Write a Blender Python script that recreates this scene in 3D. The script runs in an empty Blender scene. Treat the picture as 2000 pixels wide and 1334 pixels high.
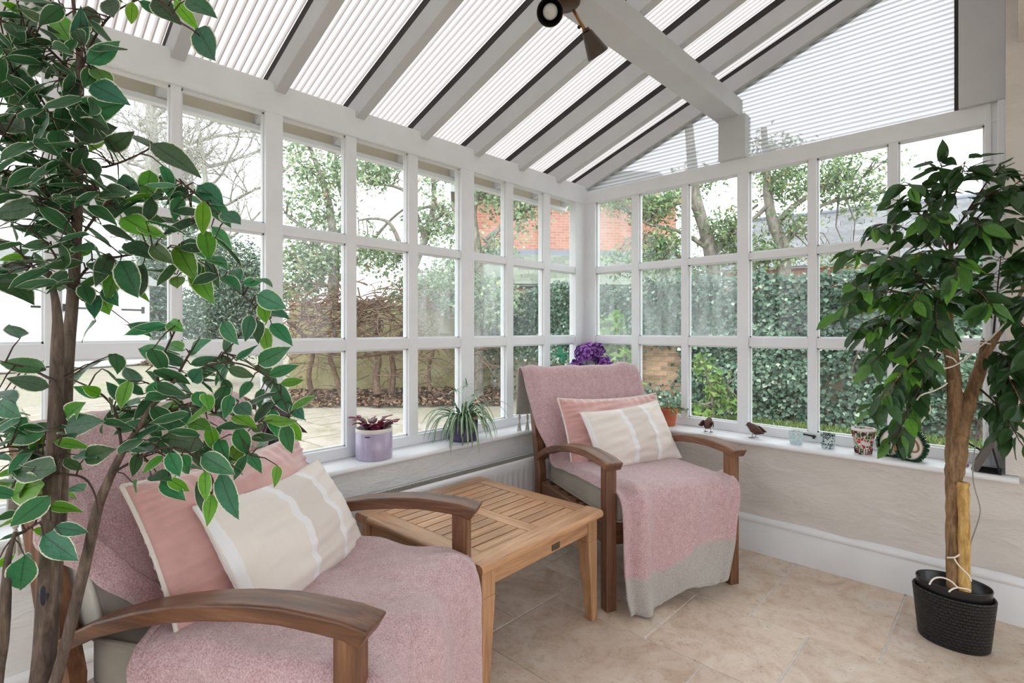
import bpy, bmesh, math, random
import numpy as np
from mathutils import Vector, Matrix, Euler
R_ = random.Random(7)
NP = np.random.default_rng(11)
scene = bpy.context.scene
COL = scene.collection
PI = math.pi

# ---------------------------------------------------------------- camera, sky, exposure
ANG = math.atan2(975.0, 1018.0)
CAM = Vector((2.239, -3.108, 1.2))
cam_d = bpy.data.cameras.new('camera')
cam_d.sensor_width = 36.0
cam_d.lens = 1018.0 / 2000.0 * 36.0
cam_d.shift_y = -24.0 / 2000.0
cam_d.clip_start = 0.02
cam_d.clip_end = 300
cam = bpy.data.objects.new('camera', cam_d)
COL.objects.link(cam)
cam.location = CAM
cam.rotation_euler = (PI / 2, 0, ANG)
scene.camera = cam

world = bpy.data.worlds.new('overcast_sky')
scene.world = world
world.use_nodes = True
bg = world.node_tree.nodes['Background']
bg.inputs[0].default_value = (0.93, 0.965, 1.0, 1)
bg.inputs[1].default_value = 1.0
scene.view_settings.view_transform = 'Standard'
scene.view_settings.look = 'None'
scene.view_settings.gamma = 1.0
scene.view_settings.use_curve_mapping = False
scene.view_settings.exposure = 1.68
scene.cycles.max_bounces = 10
scene.cycles.diffuse_bounces = 5
scene.cycles.glossy_bounces = 3
scene.cycles.transmission_bounces = 6
scene.cycles.transparent_max_bounces = 24
scene.cycles.use_denoising = True
scene.cycles.caustics_reflective = False
scene.cycles.caustics_refractive = False

def sun_lamp(name, energy, angle, rot, color):
    d = bpy.data.lights.new(name, 'SUN'); d.energy = energy; d.angle = angle; d.color = color
    o = bpy.data.objects.new(name, d); COL.objects.link(o); o.rotation_euler = rot
    o.location = (3, -6, 8)
    return o
# a veiled sun high behind the camera's right shoulder: brighter patch of the overcast sky
sun_lamp('hazy_sun', 0.55, math.radians(50), (math.radians(38), 0, math.radians(35)), (1.0, 0.95, 0.88))

# ---------------------------------------------------------------- point helper: pixel of the photo + depth -> world
FWD = Vector((-math.sin(ANG), math.cos(ANG), 0)); RGT = Vector((math.cos(ANG), math.sin(ANG), 0))
def P(px, py, t):
    return CAM + t * (FWD + (px - 1000) / 1018 * RGT - (py - 643) / 1018 * Vector((0, 0, 1)))

# ---------------------------------------------------------------- materials
def s2l(c):
    return tuple(((x / 255) / 12.92 if x / 255 <= 0.04045 else ((x / 255 + 0.055) / 1.055) ** 2.4) for x in c)
def newmat(name):
    m = bpy.data.materials.new(name); m.use_nodes = True
    nt = m.node_tree
    return m, nt, nt.nodes['Principled BSDF'], nt.nodes['Material Output']
def L(nt, a, b): nt.links.new(a, b)
def N(nt, t, **kw):
    n = nt.nodes.new(t)
    for k, v in kw.items():
        if k.startswith('i_'):
            n.inputs[int(k[2:])].default_value = v
        else:
            setattr(n, k, v)
    return n
def ramp(nt, fac, stops):
    r = nt.nodes.new('ShaderNodeValToRGB')
    e = r.color_ramp.elements
    while len(e) < len(stops): e.new(0.5)
    for k, (p, c) in enumerate(stops):
        e[k].position = p
        e[k].color = (*c, 1) if len(c) == 3 else c
    L(nt, fac, r.inputs[0])
    return r
def coords(nt, kind='Object', scale=(1, 1, 1)):
    tc = N(nt, 'ShaderNodeTexCoord'); mp = N(nt, 'ShaderNodeMapping')
    mp.inputs['Scale'].default_value = scale
    L(nt, tc.outputs[kind], mp.inputs[0])
    return mp.outputs[0]
def noise(nt, vec, scale, detail=4, rough=0.55, dist=0.0):
    n = N(nt, 'ShaderNodeTexNoise')
    n.inputs['Scale'].default_value = scale; n.inputs['Detail'].default_value = detail
    n.inputs['Roughness'].default_value = rough; n.inputs['Distortion'].default_value = dist
    L(nt, vec, n.inputs['Vector'])
    return n.outputs['Fac']
def bump(nt, h, strength, dist=0.01, nrm=None):
    b = N(nt, 'ShaderNodeBump'); b.inputs['Strength'].default_value = strength; b.inputs['Distance'].default_value = dist
    L(nt, h, b.inputs['Height'])
    if nrm is not None: L(nt, nrm, b.inputs['Normal'])
    return b.outputs[0]
def mixc(nt, fac, a, b, mode='MIX'):
    m = N(nt, 'ShaderNodeMix', data_type='RGBA', blend_type=mode)
    if isinstance(fac, (int, float)): m.inputs[0].default_value = fac
    else: L(nt, fac, m.inputs[0])
    for k, v in ((6, a), (7, b)):
        if isinstance(v, tuple): m.inputs[k].default_value = (*v, 1) if len(v) == 3 else v
        else: L(nt, v, m.inputs[k])
    return m.outputs[2]
def simple(name, rgb, rough=0.6, var=0.0, vscale=8.0, bmp=0.0, bscale=60.0, metal=0.0, kind='Object', spec=0.5, rand=0.0):
    """plain colour with a little noise, bump and per-object variation"""
    m, nt, b, out = newmat(name)
    c = s2l(rgb)
    b.inputs['Roughness'].default_value = rough; b.inputs['Metallic'].default_value = metal
    b.inputs['Specular IOR Level'].default_value = spec
    b.inputs['Base Color'].default_value = (*c, 1)
    v = coords(nt, kind)
    col = None
    if var > 0:
        n = noise(nt, v, vscale)
        col = ramp(nt, n, [(0.3, tuple(x * (1 - var) for x in c)), (0.7, tuple(min(1, x * (1 + var)) for x in c))]).outputs[0]
    if rand > 0:
        oi = N(nt, 'ShaderNodeObjectInfo')
        hs = N(nt, 'ShaderNodeHueSaturation')
        mr = N(nt, 'ShaderNodeMapRange'); mr.inputs[3].default_value = 1 - rand; mr.inputs[4].default_value = 1 + rand
        L(nt, oi.outputs['Random'], mr.inputs[0]); L(nt, mr.outputs[0], hs.inputs['Value'])
        if col is not None: L(nt, col, hs.inputs['Color'])
        else: hs.inputs['Color'].default_value = (*c, 1)
        col = hs.outputs[0]
    if col is not None: L(nt, col, b.inputs['Base Color'])
    if bmp > 0: L(nt, bump(nt, noise(nt, v, bscale), bmp), b.inputs['Normal'])
    return m
def wood(name, dark, mid, light, axis, scale=1.0, rough=0.5, bmp=0.15):
    m, nt, b, out = newmat(name)
    sc = [38 * scale] * 3; sc['xyz'.index(axis)] = 2.2 * scale
    v = coords(nt, 'Object', tuple(sc))
    oi = N(nt, 'ShaderNodeObjectInfo')
    add = N(nt, 'ShaderNodeVectorMath', operation='ADD'); mul = N(nt, 'ShaderNodeVectorMath', operation='SCALE'); mul.inputs['Scale'].default_value = 37
    comb = N(nt, 'ShaderNodeCombineXYZ')
    for k in range(3): L(nt, oi.outputs['Random'], comb.inputs[k])
    L(nt, comb.outputs[0], mul.inputs[0]); L(nt, v, add.inputs[0]); L(nt, mul.outputs[0], add.inputs[1])
    n1 = noise(nt, add.outputs[0], 1.0, 6, 0.65, 0.6)
    n2 = noise(nt, add.outputs[0], 4.2, 3, 0.6)
    big = noise(nt, coords(nt, 'Object', (2.5, 2.5, 2.5)), 2.0, 2)
    c1 = ramp(nt, n1, [(0.27, s2l(dark)), (0.5, s2l(mid)), (0.74, s2l(light))]).outputs[0]
    c2 = mixc(nt, 0.32, c1, ramp(nt, n2, [(0.35, (0.30, 0.24, 0.2)), (0.62, (1, 1, 1))]).outputs[0], 'MULTIPLY')
    hs = N(nt, 'ShaderNodeHueSaturation')
    mr = N(nt, 'ShaderNodeMapRange'); mr.inputs[3].default_value = 0.82; mr.inputs[4].default_value = 1.14
    L(nt, oi.outputs['Random'], mr.inputs[0]); L(nt, mr.outputs[0], hs.inputs['Value'])
    L(nt, mixc(nt, 0.35, c2, ramp(nt, big, [(0.35, (0.62, 0.58, 0.56)), (0.65, (1, 1, 1))]).outputs[0], 'MULTIPLY'), hs.inputs['Color'])
    L(nt, hs.outputs[0], b.inputs['Base Color'])
    b.inputs['Roughness'].default_value = rough
    L(nt, bump(nt, n2, bmp, 0.004), b.inputs['Normal'])
    return m
M = {}
def paint(name, rgb, rough=0.45):
    """brush-painted timber: faint streaks, chips"""
    m, nt, b, out = newmat(name)
    c = s2l(rgb)
    n = noise(nt, coords(nt, 'Object', (3, 3, 3)), 2.0, 5)
    f = noise(nt, coords(nt, 'Object', (60, 60, 14)), 3.0, 3)
    L(nt, ramp(nt, n, [(0.3, tuple(x * 0.93 for x in c)), (0.7, c)]).outputs[0], b.inputs['Base Color'])
    b.inputs['Roughness'].default_value = rough
    L(nt, bump(nt, f, 0.06, 0.004), b.inputs['Normal'])
    return m
M['paint'] = paint('white_gloss_paint', (232, 234, 237))
M['paint_roof'] = paint('old_white_roof_paint', (203, 204, 206), 0.55)
M['paint_warm'] = paint('cream_outdoor_paint', (196, 186, 166), 0.6)
def plaster(name, rgb, strength, sc=(5, 5, 12)):
    m, nt, b, out = newmat(name)
    c = s2l(rgb)
    v = coords(nt, 'Object', sc)
    n = noise(nt, v, 1.0, 6, 0.6, 0.8); n2 = noise(nt, v, 6.0, 4)
    L(nt, ramp(nt, n, [(0.25, tuple(x * 0.9 for x in c)), (0.6, c)]).outputs[0], b.inputs['Base Color'])
    b.inputs['Roughness'].default_value = 0.8
    add = N(nt, 'ShaderNodeMath', operation='MULTIPLY_ADD'); add.inputs[1].default_value = 0.18
    L(nt, n2, add.inputs[0]); L(nt, n, add.inputs[2])
    L(nt, bump(nt, add.outputs[0], strength, 0.02), b.inputs['Normal'])
    return m
M['plaster'] = plaster('cream_rough_plaster', (211, 205, 199), 0.9, (4, 4, 9))
M['plaster_white'] = plaster('white_rough_plaster', (226, 226, 226), 0.9, (4, 4, 9))
M['dark_batten'] = simple('dark_bare_timber', (52, 48, 46), 0.8, 0.3, 20)
M['black'] = simple('black_iron', (22, 22, 24), 0.5)

def glass_mat(name, tint, haze, streak=(9, 9, 2.0)):
    """thin window glass: clear, mirror-like at a slant, with a milky streaked film where haze > 0"""
    m = bpy.data.materials.new(name); m.use_nodes = True; nt = m.node_tree
    nt.nodes.remove(nt.nodes['Principled BSDF']); out = nt.nodes['Material Output']
    tr = N(nt, 'ShaderNodeBsdfTransparent'); tr.inputs[0].default_value = (*tint, 1)
    gl = N(nt, 'ShaderNodeBsdfGlossy'); gl.inputs['Roughness'].default_value = 0.02
    lw = N(nt, 'ShaderNodeLayerWeight'); lw.inputs['Blend'].default_value = 0.5
    pw = N(nt, 'ShaderNodeMath', operation='POWER'); pw.inputs[1].default_value = 4.0; L(nt, lw.outputs['Facing'], pw.inputs[0])
    ma = N(nt, 'ShaderNodeMath', operation='MULTIPLY_ADD'); ma.inputs[1].default_value = 0.6; ma.inputs[2].default_value = 0.02; L(nt, pw.outputs[0], ma.inputs[0])
    mx = N(nt, 'ShaderNodeMixShader'); L(nt, ma.outputs[0], mx.inputs[0]); L(nt, tr.outputs[0], mx.inputs[1]); L(nt, gl.outputs[0], mx.inputs[2])
    last = mx.outputs[0]
    if haze > 0:
        d = N(nt, 'ShaderNodeBsdfTranslucent'); d.inputs[0].default_value = (0.93, 0.96, 0.97, 1)
        n = noise(nt, coords(nt, 'Object', streak), 2.2, 4, 0.6, 0.3)
        r = ramp(nt, n, [(0.3, (haze * 0.25,) * 3), (0.7, (haze,) * 3)])
        m2 = N(nt, 'ShaderNodeMixShader'); L(nt, r.outputs[0], m2.inputs[0]); L(nt, last, m2.inputs[1]); L(nt, d.outputs[0], m2.inputs[2])
        last = m2.outputs[0]
    L(nt, last, out.inputs[0])
    return m
M['glass'] = glass_mat('window_glass', (0.97, 0.985, 0.98), 0.012)
M['glass_hazy'] = glass_mat('misted_and_reflection_glass', (0.93, 0.965, 0.96), 0.16)

def sheet_mat(name, transp, body, line, refl=0.06):
    """corrugated plastic sheet: light scatters through it; its dark refraction lines are painted along the troughs (UV.x 0..1 per wave)"""
    m = bpy.data.materials.new(name); m.use_nodes = True; nt = m.node_tree
    nt.nodes.remove(nt.nodes['Principled BSDF']); out = nt.nodes['Material Output']
    uv = N(nt, 'ShaderNodeUVMap'); sp = N(nt, 'ShaderNodeSeparateXYZ'); L(nt, uv.outputs[0], sp.inputs[0])
    fr = N(nt, 'ShaderNodeMath', operation='FRACT'); L(nt, sp.outputs[0], fr.inputs[0])
    n = noise(nt, coords(nt, 'Object', (2, 2, 2)), 3.0, 5)
    refraction_tint = ramp(nt, fr.outputs[0], [(0.0, line), (0.12, line), (0.32, body), (0.74, body), (0.92, tuple(0.5 * (a + b) for a, b in zip(line, body)))]).outputs[0]  # dark lines of bent light put into the sheet colour
    col = mixc(nt, 0.3, refraction_tint, ramp(nt, n, [(0.3, (0.86, 0.82, 0.80)), (0.65, (1, 1, 1))]).outputs[0], 'MULTIPLY')
    tl = N(nt, 'ShaderNodeBsdfTranslucent'); L(nt, col, tl.inputs[0])
    tp = N(nt, 'ShaderNodeBsdfTransparent'); L(nt, col, tp.inputs[0])
    df = N(nt, 'ShaderNodeBsdfDiffuse'); L(nt, col, df.inputs[0])
    mx = N(nt, 'ShaderNodeMixShader'); mx.inputs[0].default_value = transp; L(nt, tl.outputs[0], mx.inputs[1]); L(nt, tp.outputs[0], mx.inputs[2])
    m2 = N(nt, 'ShaderNodeMixShader'); m2.inputs[0].default_value = refl; L(nt, mx.outputs[0], m2.inputs[1]); L(nt, df.outputs[0], m2.inputs[2])
    L(nt, m2.outputs[0], out.inputs[0])
    return m
M['sheet'] = sheet_mat('roof_sheet_plastic', 0.06, (0.50, 0.475, 0.46), (0.15, 0.125, 0.115))
M['gable_sheet'] = sheet_mat('gable_sheet_plastic', 0.42, (0.54, 0.545, 0.55), (0.27, 0.268, 0.27))

# ---------------------------------------------------------------- mesh helpers
def link_mesh(name, verts, faces, mats, parent=None, smooth=False, uvs=None, midx=None):
    me = bpy.data.meshes.new(name)
    me.from_pydata([tuple(v) for v in verts], [], [tuple(f) for f in faces])
    for m in (mats if isinstance(mats, (list, tuple)) else [mats]): me.materials.append(m)
    if smooth: me.polygons.foreach_set('use_smooth', [True] * len(me.polygons))
    if midx is not None: me.polygons.foreach_set('material_index', midx)
    if uvs is not None:
        ul = me.uv_layers.new(name='UVMap')
        li = np.zeros(len(me.loops), dtype=np.int32); me.loops.foreach_get('vertex_index', li)
        ul.data.foreach_set('uv', np.asarray(uvs, dtype=np.float32)[li].ravel())
    me.update()
    o = bpy.data.objects.new(name, me); COL.objects.link(o)
    if parent is not None: o.parent = parent
    return o
class MB:
    """collects simple shapes; build() links them as ONE mesh object"""
    def __init__(s): s.v = []; s.f = []; s.m = []; s.u = []; s.useuv = False
    def add(s, verts, faces, mi=0, uv=None):
        k = len(s.v); s.v += [Vector(x) for x in verts]; s.f += [tuple(k + i for i in f) for f in faces]; s.m += [mi] * len(faces)
        if uv is not None: s.u += uv; s.useuv = True
        else: s.u += [(0, 0)] * len(verts)
        return s
    def box(s, lo, hi, mat=None, bev=0.0, mi=0):
        lo = Vector(lo); hi = Vector(hi)
        if bev <= 0:
            vs = [Vector((x, y, z)) for x in (lo.x, hi.x) for y in (lo.y, hi.y) for z in (lo.z, hi.z)]
            fs = [(0, 1, 3, 2), (4, 6, 7, 5), (0, 4, 5, 1), (2, 3, 7, 6), (0, 2, 6, 4), (1, 5, 7, 3)]
        else:
            bm = bmesh.new(); bmesh.ops.create_cube(bm, size=1)
            c = (lo + hi) / 2; d = hi - lo
            for v in bm.verts: v.co = Vector((c.x + v.co.x * d.x, c.y + v.co.y * d.y, c.z + v.co.z * d.z))
            bmesh.ops.bevel(bm, geom=bm.edges[:], offset=bev, segments=2, affect='EDGES', profile=0.6)
            bm.verts.index_update()
            vs = [v.co.copy() for v in bm.verts]; fs = [tuple(v.index for v in f.verts) for f in bm.faces]; bm.free()
        if mat is not None: vs = [mat @ v for v in vs]
        return s.add(vs, fs, mi)
    def prism(s, poly, axis, a, b, mat=None, mi=0):
        """poly: 2-D outline; axis: extrusion axis 'x','y','z' from a to b"""
        def mk(p, w):
            return Vector({'x': (w, p[0], p[1]), 'y': (p[0], w, p[1]), 'z': (p[0], p[1], w)}[axis])
        n = len(poly); vs = [mk(p, a) for p in poly] + [mk(p, b) for p in poly]
        if mat is not None: vs = [mat @ v for v in vs]
        fs = [tuple(range(n))[::-1], tuple(range(n, 2 * n))] + [(i, (i + 1) % n, n + (i + 1) % n, n + i) for i in range(n)]
        return s.add(vs, fs, mi)
    def tube(s, pts, rad, seg=8, mi=0, cap=True, jit=0.0):
        pts = [Vector(p) for p in pts]; n = len(pts)
        if not isinstance(rad, (list, tuple)): rad = [rad] * n
        t0 = (pts[1] - pts[0]).normalized()
        up = Vector((0, 0, 1)) if abs(t0.z) < 0.9 else Vector((1, 0, 0))
        a = t0.cross(up).normalized(); vs = []
        for i, p in enumerate(pts):
            t = (pts[min(i + 1, n - 1)] - pts[max(i - 1, 0)]).normalized()
            a = (a - t * a.dot(t)); a = a.normalized() if a.length > 1e-6 else t.orthogonal().normalized()
            b = t.cross(a)
            for k in range(seg):
                r = rad[i] * (1 + (R_.uniform(-jit, jit) if jit else 0))
                vs.append(p + r * (math.cos(2 * PI * k / seg) * a + math.sin(2 * PI * k / seg) * b))
        fs = [(i * seg + k, i * seg + (k + 1) % seg, (i + 1) * seg + (k + 1) % seg, (i + 1) * seg + k) for i in range(n - 1) for k in range(seg)]
        if cap: fs += [tuple(range(seg))[::-1], tuple(range((n - 1) * seg, n * seg))]
        return s.add(vs, fs, mi)
    def lathe(s, prof, seg=28, mat=None, sx=1.0, sy=1.0, mi=0, cap=True):
        """prof: [(r, z)]"""
        n = len(prof); vs = []
        for r, z in prof:
            for k in range(seg):
                vs.append(Vector((sx * r * math.cos(2 * PI * k / seg), sy * r * math.sin(2 * PI * k / seg), z)))
        fs = [(i * seg + k, i * seg + (k + 1) % seg, (i + 1) * seg + (k + 1) % seg, (i + 1) * seg + k) for i in range(n - 1) for k in range(seg)]
        if cap and prof[0][0] > 1e-5: fs.append(tuple(range(seg))[::-1])
        if cap and prof[-1][0] > 1e-5: fs.append(tuple(range((n - 1) * seg, n * seg)))
        if mat is not None: vs = [mat @ v for v in vs]
        return s.add(vs, fs, mi)
    def grid(s, fn, nu, nv, mi=0, uv=False):
        vs = [fn(i / nu, j / nv) for i in range(nu + 1) for j in range(nv + 1)]
        fs = [(i * (nv + 1) + j, (i + 1) * (nv + 1) + j, (i + 1) * (nv + 1) + j + 1, i * (nv + 1) + j + 1) for i in range(nu) for j in range(nv)]
        return s.add(vs, fs, mi, [(i / nu, j / nv) for i in range(nu + 1) for j in range(nv + 1)] if uv else None)
    def ball(s, c, r, seg=10, rings=6, mi=0, mat=None):
        if not isinstance(r, (tuple, list)): r = (r, r, r)
        c = Vector(c)
        vs = [Vector((0, 0, -r[2]))] + [Vector((r[0] * math.sin(PI * i / rings) * math.cos(2 * PI * k / seg), r[1] * math.sin(PI * i / rings) * math.sin(2 * PI * k / seg), -r[2] * math.cos(PI * i / rings))) for i in range(1, rings) for k in range(seg)] + [Vector((0, 0, r[2]))]
        vs = [c + ((mat @ v) if mat is not None else v) for v in vs]
        fs = [(0, 1 + (k + 1) % seg, 1 + k) for k in range(seg)]
        for i in range(rings - 2):
            a = 1 + i * seg
            fs += [(a + k, a + (k + 1) % seg, a + seg + (k + 1) % seg, a + seg + k) for k in range(seg)]
        a = 1 + (rings - 2) * seg; top = len(vs) - 1
        fs += [(a + k, a + (k + 1) % seg, top) for k in range(seg)]
        return s.add(vs, fs, mi)
    def build(s, name, mats, parent=None, smooth=False):
        o = link_mesh(name, s.v, s.f, mats, parent, smooth, s.u if s.useuv else None, s.m if any(s.m) else None)
        return o
def auto_smooth(o, ang=40):
    me = o.data
    me.polygons.foreach_set('use_smooth', [True] * len(me.polygons))
    bm = bmesh.new(); bm.from_mesh(me)
    for e in bm.edges:
        e.smooth = not (len(e.link_faces) == 2 and e.calc_face_angle(0) > math.radians(ang))
    bm.to_mesh(me); bm.free()
    return o
def bevel_mod(o, w, seg=2):
    m = o.modifiers.new('round', 'BEVEL'); m.width = w; m.segments = seg; m.limit_method = 'ANGLE'; m.angle_limit = math.radians(40)
    return o
def empty(name, loc=(0, 0, 0), rz=0.0, parent=None):
    o = bpy.data.objects.new(name, None); COL.objects.link(o); o.location = loc; o.rotation_euler = (0, 0, rz)
    o.empty_display_size = 0.05
    if parent is not None: o.parent = parent
    return o
def tag(o, label, cat, group=None, kind=None):
    o['label'] = label; o['category'] = cat
    if group: o['group'] = group
    if kind: o['kind'] = kind
    return o
def struct(o, label=None):
    o['kind'] = 'structure'
    if label: o['label'] = label
    return o
def stuff(o):
    o['kind'] = 'stuff'; return o
def dup(o, name=None, parent=None):
    c = o.copy(); COL.objects.link(c)
    if parent is not None: c.parent = parent
    return c
def dup_tree(o, parent=None):
    c = o.copy(); COL.objects.link(c)
    if parent is not None: c.parent = parent
    for ch in list(o.children): dup_tree(ch, c)
    return c
def sfy(x):  # smoothstep
    x = max(0.0, min(1.0, x)); return x * x * (3 - 2 * x)
# ================================================================ THE ROOM
# ---- floor: travertine tiles over a grout bed
def travertine():
    m, nt, b, out = newmat('travertine')
    oi = N(nt, 'ShaderNodeObjectInfo')
    tc = N(nt, 'ShaderNodeTexCoord')
    add = N(nt, 'ShaderNodeVectorMath', operation='ADD'); comb = N(nt, 'ShaderNodeCombineXYZ'); mul = N(nt, 'ShaderNodeMath', operation='MULTIPLY'); mul.inputs[1].default_value = 40
    L(nt, oi.outputs['Random'], mul.inputs[0])
    for k in range(3): L(nt, mul.outputs[0], comb.inputs[k])
    L(nt, tc.outputs['Object'], add.inputs[0]); L(nt, comb.outputs[0], add.inputs[1])
    v = add.outputs[0]
    a = noise(nt, v, 5.0, 7, 0.62, 1.2); c = noise(nt, v, 22.0, 5, 0.7, 0.5); d = noise(nt, v, 90.0, 3, 0.6)
    base = ramp(nt, a, [(0.24, s2l((188, 160, 138))), (0.42, s2l((212, 192, 173))), (0.6, s2l((224, 209, 194))), (0.8, s2l((229, 220, 210)))]).outputs[0]
    sp = mixc(nt, 0.45, base, ramp(nt, c, [(0.3, s2l((206, 184, 166))), (0.5, (1, 1, 1))]).outputs[0], 'MULTIPLY')
    pits = ramp(nt, d, [(0.30, (0.42, 0.36, 0.30)), (0.37, (1, 1, 1))]).outputs[0]
    fin = mixc(nt, 0.7, sp, pits, 'MULTIPLY')
    hs = N(nt, 'ShaderNodeHueSaturation'); mr = N(nt, 'ShaderNodeMapRange'); mr.inputs[3].default_value = 0.92; mr.inputs[4].default_value = 1.06
    L(nt, oi.outputs['Random'], mr.inputs[0]); L(nt, mr.outputs[0], hs.inputs['Value']); L(nt, fin, hs.inputs['Color'])
    L(nt, hs.outputs[0], b.inputs['Base Color'])
    r = ramp(nt, c, [(0.3, (0.5,) * 3), (0.7, (0.33,) * 3)]).outputs[0]
    L(nt, r, b.inputs['Roughness'])
    L(nt, bump(nt, d, 0.12, 0.003), b.inputs['Normal'])
    return m
M['travertine'] = travertine()
M['grout'] = simple('pale_grout', (222, 219, 216), 0.9, 0.12, 30)
fl = MB().box((-0.1, -4.6, -0.12), (5.0, -0.1, -0.004)).build('floor', M['grout'])
struct(fl)
TILES = []
def trow(y0, y1, xs):
    for a, b_ in zip(xs[:-1], xs[1:]): TILES.append((a, b_, y0, y1))
trow(-0.832, -0.16, [0.145, 0.54, 0.99, 1.445, 1.895, 2.35, 2.80, 3.25, 3.7, 4.15])
trow(-1.288, -0.832, [0.756, 1.212, 1.666, 2.12, 2.80, 3.25, 3.93])
trow(-1.745, -1.288, [0.756, 1.441, 1.895, 2.35, 3.03, 3.48, 4.16])
trow(-1.084, -0.832, [0.145, 0.53, 0.756]); trow(-1.536, -1.084, [0.145, 0.30, 0.756]); trow(-1.99, -1.536, [0.145, 0.30, 0.756])
trow(-2.20, -1.745, [0.756, 1.21, 1.895, 2.35, 2.80, 3.48, 4.15])
trow(-2.45, -1.99, [0.145, 0.53, 0.756]); trow(-2.66, -2.20, [0.756, 1.44, 1.895, 2.57, 3.03, 3.70, 4.15])
trow(-3.12, -2.45, [0.145, 0.756]); trow(-3.12, -2.66, [0.756, 1.21, 1.66, 2.35, 2.8, 3.48, 4.15])
trow(-3.8, -3.12, [0.145, 0.6, 1.05, 1.5, 1.95, 2.4, 2.85, 3.3, 3.75, 4.15])
trow(-4.5, -3.8, [0.145, 0.83, 1.5, 2.2, 2.85, 3.5, 4.15])
for (a, b_, y0, y1) in TILES:
    g = 0.0040
    cx, cy = (a + b_) / 2, (y0 + y1) / 2; hx, hy = (b_ - a) / 2 - g, (y1 - y0) / 2 - g
    o = MB().box((-hx, -hy, -0.012), (hx, hy, 0), bev=0.0022).build('tile', M['travertine'], fl)
    o.location = (cx, cy, R_.uniform(-0.0006, 0.0006))
# ---- low walls, sills, baseboards
def wavy_wall(name, mat, pts_fn, nu, nv, parent=None):
    return MB().grid(pts_fn, nu, nv).build(name, mat, parent, smooth=True)
from mathutils import noise as mnoise
def lump(u, v, s, amp): return amp * mnoise.noise(Vector((u * s, v * s * 2.2, 3.7)))
wl = MB()
wl.box((-0.16, -4.6, -0.2), (0.13, 0.16, 0.578))
wl.grid(lambda u, v: Vector((0.145 + lump(u * 4.4, v * .6, 4.5, 0.010) + lump(u * 4.4, v * .6, 13, 0.003), -4.6 + 4.44 * u, 0.578 * v)), 150, 22)
struct(auto_smooth(wl.build('wall_left', M['plaster_white'])))
wr = MB()
wr.box((-0.16, -0.145, -0.2), (2.22, 0.16, 0.578))
wr.grid(lambda u, v: Vector((0.145 + 3.1 * u, -0.16 - lump(u * 3.1, v * .6, 4.5, 0.014) - lump(u * 3.1 + 9, v * .6, 13, 0.004), 0.578 * v)), 100, 22)
wr.box((2.222, -0.145, 0.0), (3.3, 0.16, 3.5))
wr.grid(lambda u, v: Vector((2.222 + 1.1 * u, -0.16 - (lump(u * 1.1 + 3.1, v * 2.9, 3.5, 0.006) if u > 0 else 0), 0.603 + 2.9 * v)), 30, 90)
wr.box((0.1, -0.165, 0), (0.2, -0.14, 0.578))
struct(auto_smooth(wr.build('wall_right', M['plaster'])))
hw = MB()
hw.box((2.26, -4.6, 2.36), (2.5, -0.1, 3.5))
hw.box((2.5, -4.6, 2.50), (5.0, -0.1, 2.6)).box((5.0, -4.75, -0.1), (5.15, 0.1, 0.25)).box((5.0, -4.75, 2.3), (5.15, 0.1, 2.6)).box((5.0, -1.0, 0.25), (5.15, 0.1, 2.3)).box((5.0, -4.75, 0.25), (5.15, -4.1, 2.3)).box((5.0, -2.6, 0.25), (5.15, -2.5, 2.3))  # unseen side; opening added to let in frontal fill light
struct(hw.build('wall_house', M['plaster']))
wb = MB().box((-0.16, -4.75, -0.1), (5.0, -4.6, 0.6)).box((-0.16, -4.75, 2.15), (5.0, -4.6, 3.5)).box((2.3, -4.75, 0.6), (2.7, -4.6, 2.15)).box((4.7, -4.75, 0.6), (5.0, -4.6, 2.15))  # unseen end; glazed opening added for more light from behind the camera
for k in range(6): wb.box((-0.16 + 0.42 * k, -4.70, 0.6), (-0.10 + 0.42 * k, -4.65, 2.15))
for z in (1.1, 1.6): wb.box((-0.16, -4.70, z), (4.8, -4.65, z + 0.045))
struct(wb.build('wall_back', M['plaster']))
def sill_prof(n0, n1):   # rounded nosing profile in (out, z); n0 back, n1 front
    r = 0.0125; pr = [(n0, 0.575), (n1 - r, 0.575)]
    for k in range(1, 6):
        a = -PI / 2 + PI * k / 6; pr.append((n1 - r + r * math.cos(a), 0.5875 + r * math.sin(a)))
    return pr + [(n1 - r, 0.60), (n0, 0.60)]
s1 = MB().prism([(p[0], p[1]) for p in sill_prof(-0.05, 0.180)], 'y', -4.6, 0.0)
struct(auto_smooth(s1.build('trim_1', M['paint']), 50))
s2 = MB().prism([(-p[0], p[1]) for p in sill_prof(-0.05, 0.200)], 'x', 0.0, 2.262)
struct(auto_smooth(s2.build('trim_2', M['paint']), 50))
def skirting(name, axis, a, b_, face, sgn):
    pr = [(0, 0), (0.018, 0), (0.018, 0.135), (0.013, 0.148), (0.013, 0.156), (0.021, 0.162), (0.023, 0.172), (0.019, 0.184), (0.008, 0.194), (0, 0.196)]
    o = MB().prism([(face + sgn * p[0], p[1]) for p in pr], axis, a, b_).build(name, M['paint'])
    struct(auto_smooth(o, 50)); return o
skirting('baseboard_right', 'x', 0.15, 3.3, -0.157, -1)
skirting('baseboard_left', 'y', -4.6, -0.16, 0.142, 1)

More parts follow.
